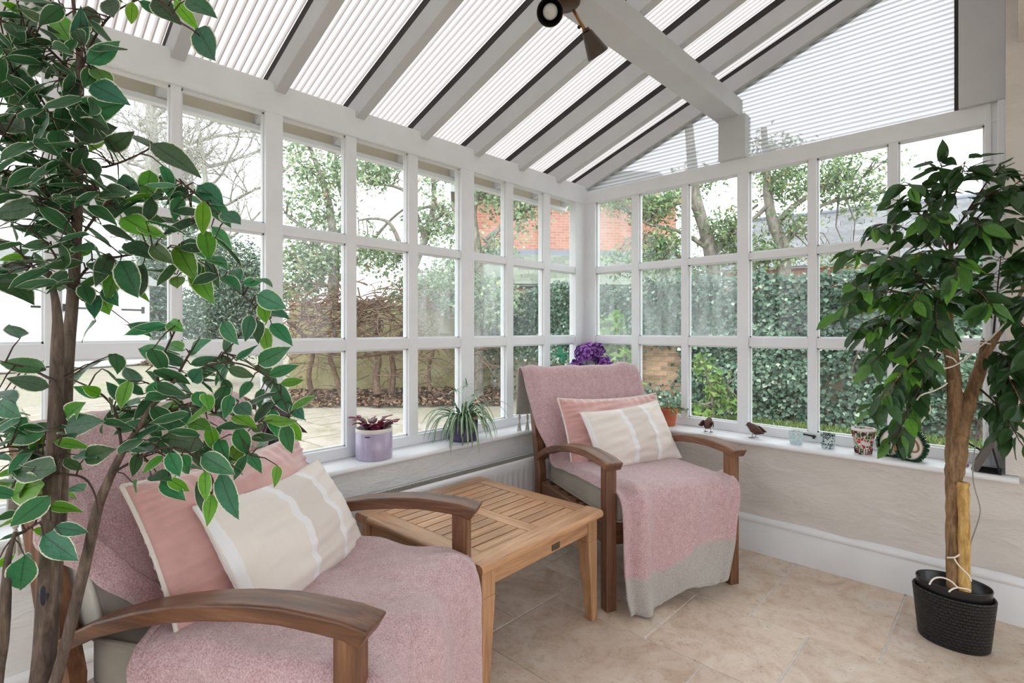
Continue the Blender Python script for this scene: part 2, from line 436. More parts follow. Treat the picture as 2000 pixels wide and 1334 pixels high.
# ---- glazing: every post, bar, rail and pane its own piece
ZB, Z2a, Z2b, Z1a, Z1b, ZT = 0.652, 1.099, 1.153, 1.600, 1.641, 2.105
win1 = struct(empty('window_1')); win2 = struct(empty('window_2'))
PL = [(-0.397, -0.117), (-0.756, -0.471), (-1.09, -0.829), (-1.479, -1.199), (-1.833, -1.549), (-2.181, -1.898), (-2.555, -2.265), (-2.90, -2.601), (-3.24, -2.951), (-3.58, -3.29), (-3.92, -3.63), (-4.26, -3.97)]
PR = [(0.089, 0.381), (0.447, 0.736), (0.793, 1.084), (1.161, 1.454), (1.507, 1.806), (1.856, 2.154)]
def piece(name, lo, hi, parent, mat='paint', bev=0.004):
    return MB().box(lo, hi, bev=bev).build(name, M[mat], parent)
# left wall
for i, (a, b_) in enumerate(PL):
    nxt = PL[i + 1][1] if i + 1 < len(PL) else a - 0.06
    thick = (a - nxt) > 0.08
    lo_y = nxt + (0.012 if i + 1 < len(PL) else 0)
    piece('post' if thick else 'glazing_bar', (-0.055, lo_y, 0.60), (0.006 if thick else 0.0, a, 2.12), win1)
struct(piece('corner_post', (-0.055, -0.117, 0.60), (0.004, 0.05, 2.12), win1))
piece('head_rail', (-0.06, -4.32, ZT), (0.009, 0.05, 2.235), win1, bev=0.006)
piece('bottom_rail', (-0.05, -4.32, 0.60), (0.004, -0.1, ZB), win1)
hazy_l = {(0, 0): 0, (3, 1): 1, (2, 1): 1, (2, 2): 0, (1, 2): 0}
for i, (a, b_) in enumerate(PL):
    y1 = b_ + 0.014
    for z0, z1 in ((Z2a, Z2b), (Z1a, Z1b)):
        piece('cross_bar', (-0.05, a - 0.002, z0), (-0.002, y1, z1), win1, bev=0.003)
    for r, (z0, z1) in enumerate(((ZB, Z2a), (Z2b, Z1a), (Z1b, ZT))):
        hz = (i, r) in ((3, 1), (2, 1))
        o = MB().box((-0.0265, a - 0.004, z0 - 0.004), (-0.0235, y1 + 0.004, z1 + 0.004)).build('pane', M['glass_hazy' if hz else 'glass'], win1)
        # dark putty line and bead round each pane
        bd = MB()
        w = 0.007
        for lo, hi in (((-0.035, a, z0), (-0.016, a + w, z1)), ((-0.035, y1 - w, z0), (-0.016, y1, z1)), ((-0.035, a, z1 - w), (-0.016, y1, z1)), ((-0.035, a, z0), (-0.016, y1, z0 + w))):
            bd.box(lo, hi)
        bd.build('glazing_bead', M['bead'] if 'bead' in M else M['paint'], win1)
# right wall
for i, (a, b_) in enumerate(PR):
    nxt = PR[i + 1][0] if i + 1 < len(PR) else 2.222
    thick = (nxt - b_) > 0.068
    piece('post' if thick else 'glazing_bar', (b_, -0.006 if thick else 0.0, 0.60), (nxt - (0.012 if i + 1 < len(PR) else 0), 0.055, 2.12), win2)
piece('corner_post', (-0.055, -0.004, 0.60), (0.089, 0.055, 2.12), win2)
piece('head_rail', (-0.05, -0.009, ZT), (2.222, 0.06, 2.192), win2, bev=0.006)
piece('bottom_rail', (0.0, -0.004, 0.60), (2.222, 0.05, ZB), win2)
for i, (a, b_) in enumerate(PR):
    a0 = a - 0.012 if i else a
    for z0, z1 in ((Z2a, Z2b), (Z1a, Z1b)):
        piece('cross_bar', (a0, 0.002, z0), (b_ + 0.002, 0.05, z1), win2, bev=0.003)
    for r, (z0, z1) in enumerate(((ZB, Z2a), (Z2b, Z1a), (Z1b, ZT))):
        hz = (i == 0) or (i in (1, 2) and r == 1)  # next columns, middle row: painted haze stands for streak reflections
        MB().box((a0 - 0.004, 0.0235, z0 - 0.004), (b_ + 0.004, 0.0265, z1 + 0.004)).build('pane', M['glass_hazy' if hz else 'glass'], win2)
        bd = MB(); w = 0.007
        for lo, hi in (((a0, 0.016, z0), (a0 + w, 0.035, z1)), ((b_ - w, 0.016, z0), (b_, 0.035, z1)), ((a0, 0.016, z1 - w), (b_, 0.035, z1)), ((a0, 0.016, z0), (b_, 0.035, z0 + w))):
            bd.box(lo, hi)
        bd.build('glazing_bead', M['paint'], win2)
# casement stays
for (x, z, rot) in ((1.395, 0.642, 0.10), (2.085, 0.70, 0.55)):
    st = MB().box((0, -0.004, -0.004), (0.10, 0.004, 0.004), bev=0.0015).ball((0, 0, 0), 0.009, 8, 5).box((0.085, -0.006, -0.012), (0.095, 0.006, 0.006))
    o = st.build('casement_stay', M['black'], win2); o.location = (x, -0.012, z); o.rotation_euler = (0, rot, 0)
struct(piece('trim_3', (2.154, -0.016, 0.60), (2.176, 0.0, 2.19), None))
struct(piece('trim_4', (2.196, -0.03, 0.60), (2.2225, -0.004, 2.19), None))

# ---- roof
ceil_ = struct(empty('ceiling'))
SL = 0.356; Z0 = 2.195; ROT = math.atan(SL)
def under(x): return Z0 + SL * x
RY = [0.015] + [-0.32 - 0.375 * k for k in range(0, 12)]
for i, y in enumerate(RY):
    w = 0.0235
    poly = [(-0.27, under(-0.27)), (2.26, under(2.26)), (2.26, under(2.26) + 0.100), (-0.27, under(-0.27) + 0.100)]
    zoff = 0.016 if i == 0 else 0
    bevel_mod(MB().prism([(p[0], p[1] + zoff) for p in poly], 'y', y - w, y + w + (0.02 if i == 0 else 0)).build('rafter', M['paint_roof'], ceil_), 0.003)
    poly = [(-0.30, under(-0.30) + 0.100), (2.26, under(2.26) + 0.100), (2.26, under(2.26) + 0.138), (-0.30, under(-0.30) + 0.138)]
    MB().prism([(p[0], p[1] + zoff * 0.3) for p in poly], 'y', y - w * 0.95, y + w * 0.55).build('batten', M['dark_batten'], ceil_)
def corrugated(name, mat, length_fn, width, pitch, amp, parent, frame, samples=6):
    """frame(u along wave direction [m], v 0..1 along the length, h height) -> point"""
    n = max(1, int(round(width / pitch))); pitch = width / n; cols = n * samples
    vs = []; uv = []
    for i in range(cols + 1):
        u = pitch * i / samples; h = amp * math.cos(2 * PI * (i / samples))
        for v in (0.0, 1.0):
            vs.append(frame(u, v, -h)); uv.append((i / samples + 0.0, v))
    fs = [(2 * i, 2 * i + 2, 2 * i + 3, 2 * i + 1) for i in range(cols)]
    # uv needs per-wave phase 0 at the trough nearest the room
    return link_mesh(name, vs, fs, M[mat], parent, True, uv)
RYs = sorted(RY)
for a, b_ in zip(RYs[:-1], RYs[1:]):
    corrugated('roof_sheet', 'sheet', None, b_ - a, 0.0285, 0.007, ceil_,
               lambda u, v, h, a=a: Vector((-0.36 + 2.64 * v, a + u, under(-0.36 + 2.64 * v) + 0.147 + h)))
# purlin with its post, and the gable
bevel_mod(MB().box((0.965, -4.4, 2.435), (1.105, 0.03, 2.540)).build('purlin', M['paint_roof'], ceil_), 0.004)
bevel_mod(MB().box((0.987, -0.04, 2.19), (1.142, 0.05, 2.437)).build('gable_post', M['paint_roof'], ceil_), 0.004)
bevel_mod(MB().box((2.068, -0.032, 2.190), (2.222, 0.04, 3.02)).build('end_board', M['paint_roof'], ceil_), 0.003)
MB().box((2.052, -0.006, 2.192), (2.068, 0.03, 2.96)).build('dark_strip', M['dark_batten'], ceil_)
def gable(name, x0, x1):
    """horizontal corrugations cut off by the slope of the roof"""
    pitch = 0.0235; amp = 0.006; sub = 6
    vs = []; fs = []; uv = []; z = 2.185; k = 0; rows = []
    while z < under(x1) + 0.12:
        xs = max(x0, (z - Z0 - 0.11) / SL)
        if xs < x1:
            d = amp * math.cos(2 * PI * k / sub)
            vs += [Vector((xs, 0.02 + d, z)), Vector((x1, 0.02 + d, z))]; uv += [(k / sub, 0), (k / sub, 1)]
            if len(vs) > 2: fs.append((len(vs) - 4, len(vs) - 2, len(vs) - 1, len(vs) - 3))
        z += pitch / sub; k += 1
    return link_mesh(name, vs, fs, M['gable_sheet'], ceil_, True, uv)
gable('gable_sheet', -0.02, 0.99); gable('gable_sheet', 1.05, 2.06)
# eaves outside: soffit board, fascia, gutter
bevel_mod(MB().box((-0.235, -4.4, 2.118), (-0.215, 0.05, 2.26)).build('fascia', M['paint_warm'], ceil_), 0.003)
gp = [(-0.235 - 0.04 + 0.04 * math.cos(a), 2.148 + 0.04 * math.sin(a)) for a in [PI + PI * k / 10 for k in range(11)]]
gp2 = [(-0.235 - 0.04 + 0.036 * math.cos(a), 2.148 + 0.036 * math.sin(a)) for a in [2 * PI - PI * k / 10 for k in range(11)]]
auto_smooth(MB().prism(gp + gp2, 'y', -4.4, 0.1).build('gutter', M['paint'], ceil_))
MB().box((-0.236, -4.4, 2.096), (-0.205, 0.05, 2.118)).build('fascia_trim', M['paint'], ceil_)
# ================================================================ FURNITURE
for ax in 'xyz':
    M['teak_' + ax] = wood('teak_' + ax, (72, 46, 32), (120, 80, 55), (152, 110, 80), ax, 1.0, 0.38)
    M['honey_' + ax] = wood('honey_teak_' + ax, (160, 116, 82), (196, 150, 110), (214, 174, 134), ax, 0.9, 0.4)
def fabric(name, rgb, rough=0.95, sheen=0.3, weave=900, bmp=0.2, var=0.08, vs=12):
    m, nt, b, out = newmat(name); c = s2l(rgb)
    v = coords(nt, 'Object')
    n = noise(nt, v, vs, 5, 0.6); w = noise(nt, v, weave, 2, 0.7)
    col = ramp(nt, n, [(0.3, tuple(x * (1 - var) for x in c)), (0.7, tuple(min(1, x * (1 + var)) for x in c))]).outputs[0]
    L(nt, col, b.inputs['Base Color']); b.inputs['Roughness'].default_value = rough
    b.inputs['Sheen Weight'].default_value = sheen; b.inputs['Sheen Roughness'].default_value = 0.45
    b.inputs['Specular IOR Level'].default_value = 0.15
    L(nt, bump(nt, w, bmp, 0.002), b.inputs['Normal'])
    return m
M['taupe'] = fabric('taupe_cotton', (150, 142, 130), var=0.12, vs=6)
M['cream_cotton'] = fabric('cream_cotton', (196, 192, 182))
M['piping'] = fabric('cream_piping', (222, 214, 206))
M['velvet'] = fabric('pink_velvet', (206, 160, 155), 0.8, 1.0, 500, 0.1, 0.14, 7)
def throw_mat():
    """mohair wool: pink with a grey band at either end (UV.y < a or > b, metres along the throw in UV)"""
    m, nt, b, out = newmat('pink_and_grey_wool')
    uv = N(nt, 'ShaderNodeUVMap'); sp = N(nt, 'ShaderNodeSeparateXYZ'); L(nt, uv.outputs[0], sp.inputs[0])
    v = coords(nt, 'Object')
    wob = noise(nt, v, 14, 3)
    ad = N(nt, 'ShaderNodeMath', operation='MULTIPLY_ADD'); ad.inputs[1].default_value = 0.02
    L(nt, wob, ad.inputs[0]); L(nt, sp.outputs[1], ad.inputs[2])
    fine = noise(nt, v, 260, 4, 0.75); mid = noise(nt, v, 40, 4, 0.7)
    pink = ramp(nt, fine, [(0.3, s2l((160, 122, 126))), (0.5, s2l((208, 176, 179))), (0.72, s2l((236, 218, 220)))]).outputs[0]
    pink2 = mixc(nt, 0.35, pink, ramp(nt, mid, [(0.32, s2l((186, 150, 156))), (0.7, (1, 1, 1))]).outputs[0], 'MULTIPLY')
    grey = ramp(nt, fine, [(0.3, s2l((140, 136, 130))), (0.5, s2l((178, 174, 168))), (0.72, s2l((204, 202, 198)))]).outputs[0]
    f = ramp(nt, ad.outputs[0], [(0.0, (1, 1, 1)), (0.165, (1, 1, 1)), (0.175, (0, 0, 0)), (0.885, (0, 0, 0)), (0.895, (1, 1, 1))])
    L(nt, mixc(nt, f.outputs[0], pink2, grey), b.inputs['Base Color'])
    b.inputs['Roughness'].default_value = 0.95; b.inputs['Sheen Weight'].default_value = 0.5; b.inputs['Specular IOR Level'].default_value = 0.1
    L(nt, bump(nt, fine, 0.6, 0.004), b.inputs['Normal'])
    return m
M['throw'] = throw_mat()

def hexa(profile0, profile1):
    """two 4-point rings -> tapered block"""
    vs = list(profile0) + list(profile1)
    return vs, [(0, 3, 2, 1), (4, 5, 6, 7), (0, 1, 5, 4), (1, 2, 6, 5), (2, 3, 7, 6), (3, 0, 4, 7)]
ARM = [(0.035, 0.638), (-0.02, 0.650), (-0.08, 0.655), (-0.16, 0.659), (-0.25, 0.654), (-0.34, 0.643), (-0.42, 0.628), (-0.52, 0.602), (-0.62, 0.568), (-0.70, 0.528), (-0.735, 0.508)]
def make_armchair():
    t = empty('armchair')
    for sy in (-1, 1):
        bevel_mod(MB().box((-0.050, min(sy * 0.309, sy * 0.359), 0), (0, max(sy * 0.309, sy * 0.359), 0.622)).build('front_leg', M['teak_z'], t), 0.004)
        # rear post raked back above the seat
        poly = [(-0.775, 0.0), (-0.715, 0.0), (-0.700, 0.42), (-0.735, 0.56), (-0.845, 0.955), (-0.885, 0.965), (-0.800, 0.57), (-0.765, 0.42)]
        a, b_ = sorted((sy * 0.316, sy * 0.360))
        bevel_mod(MB().prism(poly, 'y', a, b_).build('rear_leg', M['teak_z'], t), 0.004)
        # curved arm, wider towards the front
        mb = MB(); vs = []; n = len(ARM)
        for i, (x, z) in enumerate(ARM):
            w = 0.040 - 0.010 * (i / (n - 1)); c = sy * 0.336
            th = 0.036
            dx = -0.012 if i == 0 else 0
            vs += [Vector((x, c - w, z)), Vector((x, c + w, z)), Vector((x + dx * 1.8, c + w, z - th)), Vector((x + dx * 1.8, c - w, z - th))]
        fs = [(0, 1, 2, 3), tuple(4 * (n - 1) + k for k in (3, 2, 1, 0))]
        for i in range(n - 1):
            for k in range(4): fs.append((4 * i + k, 4 * i + 4 + k, 4 * i + 4 + (k + 1) % 4, 4 * i + (k + 1) % 4))
        o = mb.add(vs, fs).build('armrest', M['teak_x'], t); auto_smooth(o, 50); bevel_mod(o, 0.005)
        bevel_mod(MB().box((-0.70, sy * 0.334 - 0.014, 0.275), (-0.05, sy * 0.334 + 0.014, 0.365)).build('side_rail', M['teak_x'], t), 0.003)
    bevel_mod(MB().box((-0.042, -0.309, 0.275), (-0.014, 0.309, 0.365)).build('front_rail', M['teak_y'], t), 0.003)
    bevel_mod(MB().box((-0.752, -0.318, 0.275), (-0.724, 0.318, 0.365)).build('rear_rail', M['teak_y'], t), 0.003)
    for k in range(7):
        x = -0.10 - 0.095 * k
        bevel_mod(MB().box((x - 0.03, -0.322, 0.352), (x + 0.03, 0.322, 0.368)).build('seat_slat', M['teak_y'], t), 0.003)
    tl = math.atan2(0.115, 0.395)
    for z in (0.52, 0.92):
        x = -0.722 - (z - 0.5) * math.tan(tl) - 0.03
        bevel_mod(MB().box((x - 0.012, -0.316, z - 0.035), (x + 0.012, 0.316, z + 0.035)).build('back_rail', M['teak_y'], t), 0.003)
    for k in range(6):
        y = -0.25 + 0.1 * k
        q = [Vector((-0.766, y - 0.02, 0.55)), Vector((-0.754, y - 0.02, 0.55)), Vector((-0.754, y + 0.02, 0.55)), Vector((-0.766, y + 0.02, 0.55))]
        q2 = [v + Vector((-0.098, 0, 0.34)) for v in q]
        MB().add(*hexa(q, q2)).build('back_slat', M['teak_z'], t)
    # cushions of the chair
    def slab(name, lo, hi, mat, r, mtx=None, puff=0.012):
        bm = bmesh.new(); bmesh.ops.create_cube(bm, size=1)
        lo = Vector(lo); hi = Vector(hi); c = (lo + hi) / 2; d = hi - lo
        for v in bm.verts: v.co = Vector([c[k] + v.co[k] * d[k] for k in range(3)])
        bmesh.ops.subdivide_edges(bm, edges=bm.edges[:], cuts=9, use_grid_fill=True)
        for v in bm.verts:
            q = [(v.co[k] - c[k]) / (d[k] / 2) for k in range(3)]
            ax = 2 if d.z < d.x else 0
            oth = [k for k in range(3) if k != ax]
            bul = (1 - q[oth[0]] ** 2) * (1 - q[oth[1]] ** 2)
            v.co[ax] += (1 if q[ax] > 0 else -1) * (puff * bul) * abs(q[ax]) + 0.003 * mnoise.noise(v.co * 12)
            e = sum(abs(q[k]) > 0.99 for k in range(3))
            for k in range(3):
                if abs(q[k]) > 0.99 and e > 1: v.co[k] -= (1 if q[k] > 0 else -1) * r * (e - 1) * 0.5
        vs = [(mtx @ v.co) if mtx is not None else v.co.copy() for v in bm.verts]; bm.verts.index_update()
        fs = [tuple(v.index for v in f.verts) for f in bm.faces]; bm.free()
        o = MB().add(vs, fs).build(name, mat, t, True); return o
    sc = slab('seat_cushion', (-0.715, -0.303, 0.370), (0.0, 0.303, 0.492), M['taupe'], 0.012)
    for z in (0.378, 0.486):
        pts = [(x, y, z) for x, y in [(-0.70, -0.304), (-0.35, -0.306), (-0.01, -0.304), (0.001, -0.29), (0.003, 0), (0.001, 0.29), (-0.01, 0.304), (-0.35, 0.306), (-0.70, 0.304)]]
        MB().tube(pts, 0.005, 6).build('piping', M['taupe'], sc, True)
    rot = Matrix.Translation((-0.700, 0, 0.485)) @ Matrix.Rotation(-math.radians(19), 4, 'Y')
    bc = slab('back_cushion', (-0.05, -0.305, 0.0), (0.040, 0.305, 0.465), M['cream_cotton'], 0.012, rot, 0.006)
    for x in (-0.045, 0.035):
        pts = [rot @ Vector((x, y, z)) for y, z in [(-0.30, 0.01), (-0.305, 0.24), (-0.298, 0.455), (0, 0.465), (0.298, 0.455), (0.305, 0.24), (0.30, 0.01)]]
        MB().tube(pts, 0.005, 6).build('piping', M['cream_cotton'], bc, True)
    return t
chair_b = make_armchair()
chair_b.location = (1.159, -0.918, 0); chair_b.rotation_euler = (0, 0, math.radians(-25.45))
tag(chair_b, 'teak armchair with curved arms in the glazed corner, beyond the slatted table', 'armchair', 'teak armchairs')
chair_a = dup_tree(chair_b)
chair_a.location = (1.160, -2.290, 0); chair_a.rotation_euler = (0, 0, math.radians(30.5))
tag(chair_a, 'teak armchair with curved arms close behind the variegated fig, this side of the slatted table', 'armchair', 'teak armchairs')

# ---- slatted table
def make_table():
    t = empty('side_table', (0.655, -1.645, 0), math.radians(1.6))
    tag(t, 'low square teak table with slatted top between the two armchairs', 'table')
    X, Y, Z = 0.372, 0.355, 0.450
    fw = 0.082; th = 0.034
    def rail(name, axis, a, b_, c0, c1, outer):
        # bullnose on the outer edge; profile across c
        pr = []
        r = 0.017
        s = 1 if c1 > c0 else -1
        pr = [(c0, Z - th), (c1 - s * r, Z - th)] + [(c1 - s * r + s * r * math.cos(u), Z - th / 2 + th / 2 * math.sin(u)) for u in [-PI / 2 + PI * k / 8 for k in range(1, 8)]] + [(c1 - s * r, Z), (c0, Z)]
        o = MB().prism(pr, axis, a, b_).build(name, M['honey_' + axis], t); return auto_smooth(o, 50)
    rail('frame_rail', 'y', -Y + 0.004, Y - 0.004, X - fw, X, 1); rail('frame_rail', 'y', -Y + 0.004, Y - 0.004, -X + fw, -X, 1)
    rail('frame_rail', 'x', -X + fw + 0.001, X - fw - 0.001, Y - fw, Y, 1); rail('frame_rail', 'x', -X + fw + 0.001, X - fw - 0.001, -Y + fw, -Y, 1)
    xi, yi = X - fw, Y - fw
    bevel_mod(MB().box((-xi + 0.001, -0.03, Z - 0.024), (xi - 0.001, 0.03, Z)).build('centre_rail', M['honey_x'], t), 0.002)
    n = 11; p = 2 * xi / n
    proto = None
    for k in range(n):
        x = -xi + p * (k + 0.5)
        for (a, b_) in ((-yi + 0.003, -0.033), (0.033, yi - 0.003)):
            o = MB().box((-p / 2 + 0.0031, a, Z - 0.020), (p / 2 - 0.0031, b_, Z - 0.0005), bev=0.0015).build('slat', M['honey_y'], t)
            o.location.x = x
    for s in (-1, 1):
        bevel_mod(MB().box((s * (X - 0.038) - 0.012, -Y + 0.07, Z - 0.088), (s * (X - 0.038) + 0.012, Y - 0.07, Z - th)).build('apron', M['honey_y'], t), 0.003)
        bevel_mod(MB().box((-X + 0.07, s * (Y - 0.038) - 0.012, Z - 0.088), (X - 0.07, s * (Y - 0.038) + 0.012, Z - th)).build('apron', M['honey_x'], t), 0.003)
    for sx in (-1, 1):
        for sy in (-1, 1):
            ox, oy = sx * (X - 0.020), sy * (Y - 0.020)
            def ring(w, z): return [Vector((ox, oy, z)), Vector((ox - sx * w, oy, z)), Vector((ox - sx * w, oy - sy * w, z)), Vector((ox, oy - sy * w, z))]
            vs, fs = hexa(ring(0.034, 0), ring(0.062, 0.33)); 
            mb = MB().add(vs, fs if sx * sy > 0 else [f[::-1] for f in fs])
            vs, fs = hexa(ring(0.062, 0.33), ring(0.062, Z - th)); mb.add(vs, fs if sx * sy > 0 else [f[::-1] for f in fs])
            bevel_mod(mb.build('leg', M['honey_z'], t), 0.003)
    MB().box((X - 0.0262, 0.035, Z - 0.080), (X - 0.0245, 0.085, Z - 0.056), bev=0.0006).build('plaque', M['plaque'], t)['label'] = 'small dark metal plaque'
    return t
M['plaque'] = simple('dark_brass_plaque', (92, 84, 66), 0.45, 0.2, 40, metal=0.6)
make_table()

# ---- throws
def fibres(parent, src, count, length, width, seed, matname, jitter=1.0, keep=None):
    """short wool hairs standing on a surface: one 'stuff' part"""
    g = np.random.default_rng(seed)
    me = src.data; me.calc_loop_triangles()
    nv = len(me.vertices); co = np.zeros(nv * 3); me.vertices.foreach_get('co', co); co = co.reshape(-1, 3)
    tr = np.zeros(len(me.loop_triangles) * 3, dtype=np.int32); me.loop_triangles.foreach_get('vertices', tr); tr = tr.reshape(-1, 3)
    uvl = np.zeros(len(me.loops) * 2); me.uv_layers[0].data.foreach_get('uv', uvl); uvl = uvl.reshape(-1, 2)
    lv = np.zeros(len(me.loops), dtype=np.int32); me.loops.foreach_get('vertex_index', lv)
    vuv = np.zeros((nv, 2)); vuv[lv] = uvl
    a, b_, c = co[tr[:, 0]], co[tr[:, 1]], co[tr[:, 2]]
    nr = np.cross(b_ - a, c - a); ar = np.linalg.norm(nr, axis=1); nr = nr / np.maximum(ar[:, None], 1e-9)
    idx = g.choice(len(tr), size=count, p=ar / ar.sum())
    r1, r2 = g.random(count), g.random(count); fl_ = r1 + r2 > 1; r1[fl_] = 1 - r1[fl_]; r2[fl_] = 1 - r2[fl_]
    p = a[idx] + r1[:, None] * (b_ - a)[idx] + r2[:, None] * (c - a)[idx]
    ua, ub, uc = vuv[tr[:, 0]][idx], vuv[tr[:, 1]][idx], vuv[tr[:, 2]][idx]
    uvp = ua + r1[:, None] * (ub - ua) + r2[:, None] * (uc - ua)
    n = nr[idx]; d = n * 0.55 + g.normal(0, 0.55, (count, 3)) * jitter
    d /= np.linalg.norm(d, axis=1)[:, None]
    dn = (d * n).sum(1); d = np.where(dn[:, None] < 0.05, d + n * (0.15 - dn)[:, None], d)
    ln = length * (0.5 + g.random(count)); side = np.cross(d, g.normal(0, 1, (count, 3))); side /= np.linalg.norm(side, axis=1)[:, None]
    v0 = p + side * width - n * 0.001; v1 = p - side * width - n * 0.001; v2 = p + d * ln[:, None]
    V = np.empty((count * 3, 3)); V[0::3] = v0; V[1::3] = v1; V[2::3] = v2
    UV = np.repeat(uvp, 3, axis=0)
    m2 = bpy.data.meshes.new('fibres'); m2.vertices.add(count * 3); m2.vertices.foreach_set('co', V.ravel())
    m2.loops.add(count * 3); m2.loops.foreach_set('vertex_index', np.arange(count * 3, dtype=np.int32))
    m2.polygons.add(count); m2.polygons.foreach_set('loop_start', np.arange(0, count * 3, 3, dtype=np.int32)); m2.polygons.foreach_set('loop_total', np.full(count, 3, dtype=np.int32))
    ul = m2.uv_layers.new(name='UVMap'); ul.data.foreach_set('uv', UV.astype(np.float32).ravel())
    m2.materials.append(M[matname]); m2.update(); m2.validate()
    o = bpy.data.objects.new('fibres', m2); COL.objects.link(o); o.parent = parent; stuff(o)
    return o
def interp(tab, u):
    for (u0, *a), (u1, *b_) in zip(tab[:-1], tab[1:]):
        if u <= u1:
            w = (u - u0) / (u1 - u0) if u1 > u0 else 0
            w = w * w * (3 - 2 * w) * 0.5 + w * 0.5
            return [x + (y - x) * w for x, y in zip(a, b_)]
    return list(tab[-1][1:])
def path_at(path, cum, s):
    for i in range(len(path) - 1):
        if s <= cum[i + 1] or i == len(path) - 2:
            w = (s - cum[i]) / max(1e-9, cum[i + 1] - cum[i]); w = max(0, min(1, w))
            a, b_ = path[i], path[i + 1]
            return (a[0] + (b_[0] - a[0]) * w, a[1] + (b_[1] - a[1]) * w)
def smooth_path(pts, it=3):
    for _ in range(it):
        q = [pts[0]]
        for a, b_ in zip(pts[:-1], pts[1:]):
            q += [(0.75 * a[0] + 0.25 * b_[0], 0.75 * a[1] + 0.25 * b_[1]), (0.25 * a[0] + 0.75 * b_[0], 0.25 * a[1] + 0.75 * b_[1])]
        pts = q + [pts[-1]]
    return pts
def make_throw(chair, name_label, path, ytab, side_drop, folds, seed, band, tassel=True, hem=None, turnback=None):
    """path: side profile in the chair's own x-z, from behind the back over the seat to the floor;
    ytab: (u, y_left, y_right); beyond the cushion edge the cloth hangs down"""
    sp = smooth_path(path, 3); cum = [0.0]
    for a, b_ in zip(sp[:-1], sp[1:]): cum.append(cum[-1] + math.dist(a, b_))
    T = cum[-1]
    def fn(u, v):
        s = u * T
        x, z = path_at(sp, cum, s); x1, z1 = path_at(sp, cum, min(T, s + 0.01)); x0, z0 = path_at(sp, cum, max(0, s - 0.01))
        tx, tz = x1 - x0, z1 - z0; l = math.hypot(tx, tz) or 1; nx, nz = -tz / l, tx / l
        if nz < -0.2 or (abs(nz) <= 0.2 and nx < 0 and u > 0.3): nx, nz = nx, nz
        yl, yr = interp(ytab, u)
        y = yl + (yr - yl) * v
        h = 0.0
        if turnback is not None:   # the edge is folded back over itself
            k = turnback(u); W = 0.15
            if v < W:
                yf = yl + (W - v) * (yr - yl) * 0.75; h += k * (0.016 - 0.010 * (abs(v - W) < 0.012))
            else: yf = yl + (yr - yl) * (v - W) / (1 - W)
            y = y * (1 - k) + yf * k
        p = Vector((x, y, z))
        h += folds(u, v, y) + 0.006 * mnoise.noise(Vector((u * 9, v * 7, seed))) + 0.003 * mnoise.noise(Vector((u * 26, v * 22, seed + 5)))
        p += Vector((nx, 0, nz)) * h
        p = side_drop(u, v, p)
        if hem is not None and u > 0.97: p.z += hem(v) * (u - 0.97) / 0.03
        return p
    NU, NV = 150, 64
    vs = [fn(i / NU, j / NV) for i in range(NU + 1) for j in range(NV + 1)]
    fs = [(i * (NV + 1) + j, i * (NV + 1) + j + 1, (i + 1) * (NV + 1) + j + 1, (i + 1) * (NV + 1) + j) for i in range(NU) for j in range(NV)]
    def bandv(u, v):
        s = u * T
        lo, hi = band
        # 0.1 -> start band end, 0.95 -> end band start
        if s < lo: return 0.17 * s / lo
        if s > T - hi(v): return 0.89 + 0.11 * (s - (T - hi(v))) / hi(v)
        return 0.17 + 0.72 * (s - lo) / (T - hi(v) - lo)
    uv = [(j / NV, bandv(i / NU, j / NV)) for i in range(NU + 1) for j in range(NV + 1)]
    t = link_mesh('throw', vs, fs, M['throw'], None, True, uv)
    t.matrix_world = chair.matrix_basis
    t.location = chair.location; t.rotation_euler = chair.rotation_euler
    sd = t.modifiers.new('thick', 'SOLIDIFY'); sd.thickness = 0.007; sd.offset = 0
    fibres(t, t, 85000, 0.0095, 0.00034, seed, 'throw')
    if tassel:
        for v in (0.03, 0.10, 0.9):
            b0 = fn(0.0, v)
            mb = MB()
            mb.ball((b0.x - 0.004, b0.y, b0.z - 0.02), (0.009, 0.009, 0.02), 8, 5)
            for k in range(7):
                a = 2 * PI * k / 7
                mb.tube([(b0.x - 0.004, b0.y, b0.z - 0.03), (b0.x - 0.004 + 0.006 * math.cos(a), b0.y + 0.006 * math.sin(a), b0.z - 0.06), (b0.x - 0.004 + 0.011 * math.cos(a), b0.y + 0.011 * math.sin(a), b0.z - 0.10)], 0.0022, 5)
            mb.build('tassel', M['cream_cotton'], t, True)
    tag(t, name_label, 'throw blanket', 'mohair throws')
    return t
# far chair
pathB = [(-0.935, 0.70), (-0.915, 0.86), (-0.905, 0.965), (-0.87, 0.985), (-0.82, 0.965), (-0.775, 0.86), (-0.71, 0.70), (-0.655, 0.575), (-0.60, 0.52), (-0.50, 0.512), (-0.25, 0.515), (-0.06, 0.518), (0.03, 0.500), (0.055, 0.43), (0.052, 0.25), (0.058, 0.12), (0.060, 0.012)]
def foldsB(u, v, y):
    h = 0
    if u > 0.62:   # hanging front: long vertical folds
        a = sfy((u - 0.64) / 0.12)
        h += a * (0.030 * math.exp(-((v - 0.16) / 0.055) ** 2) - 0.022 * math.exp(-((v - 0.055) / 0.04) ** 2) + 0.012 * math.sin(v * 13 + 1) * (0.4 + u - 0.62) - 0.016 * math.exp(-((v - 0.94) / 0.03) ** 2))
        h += 0.02 * sfy((u - 0.9) / 0.1) * math.sin(v * 9 + 0.6)
    if u < 0.45:
        h += 0.010 * math.exp(-((v - 0.09) / 0.05) ** 2) * sfy((u - 0.08) / 0.06)
    return h
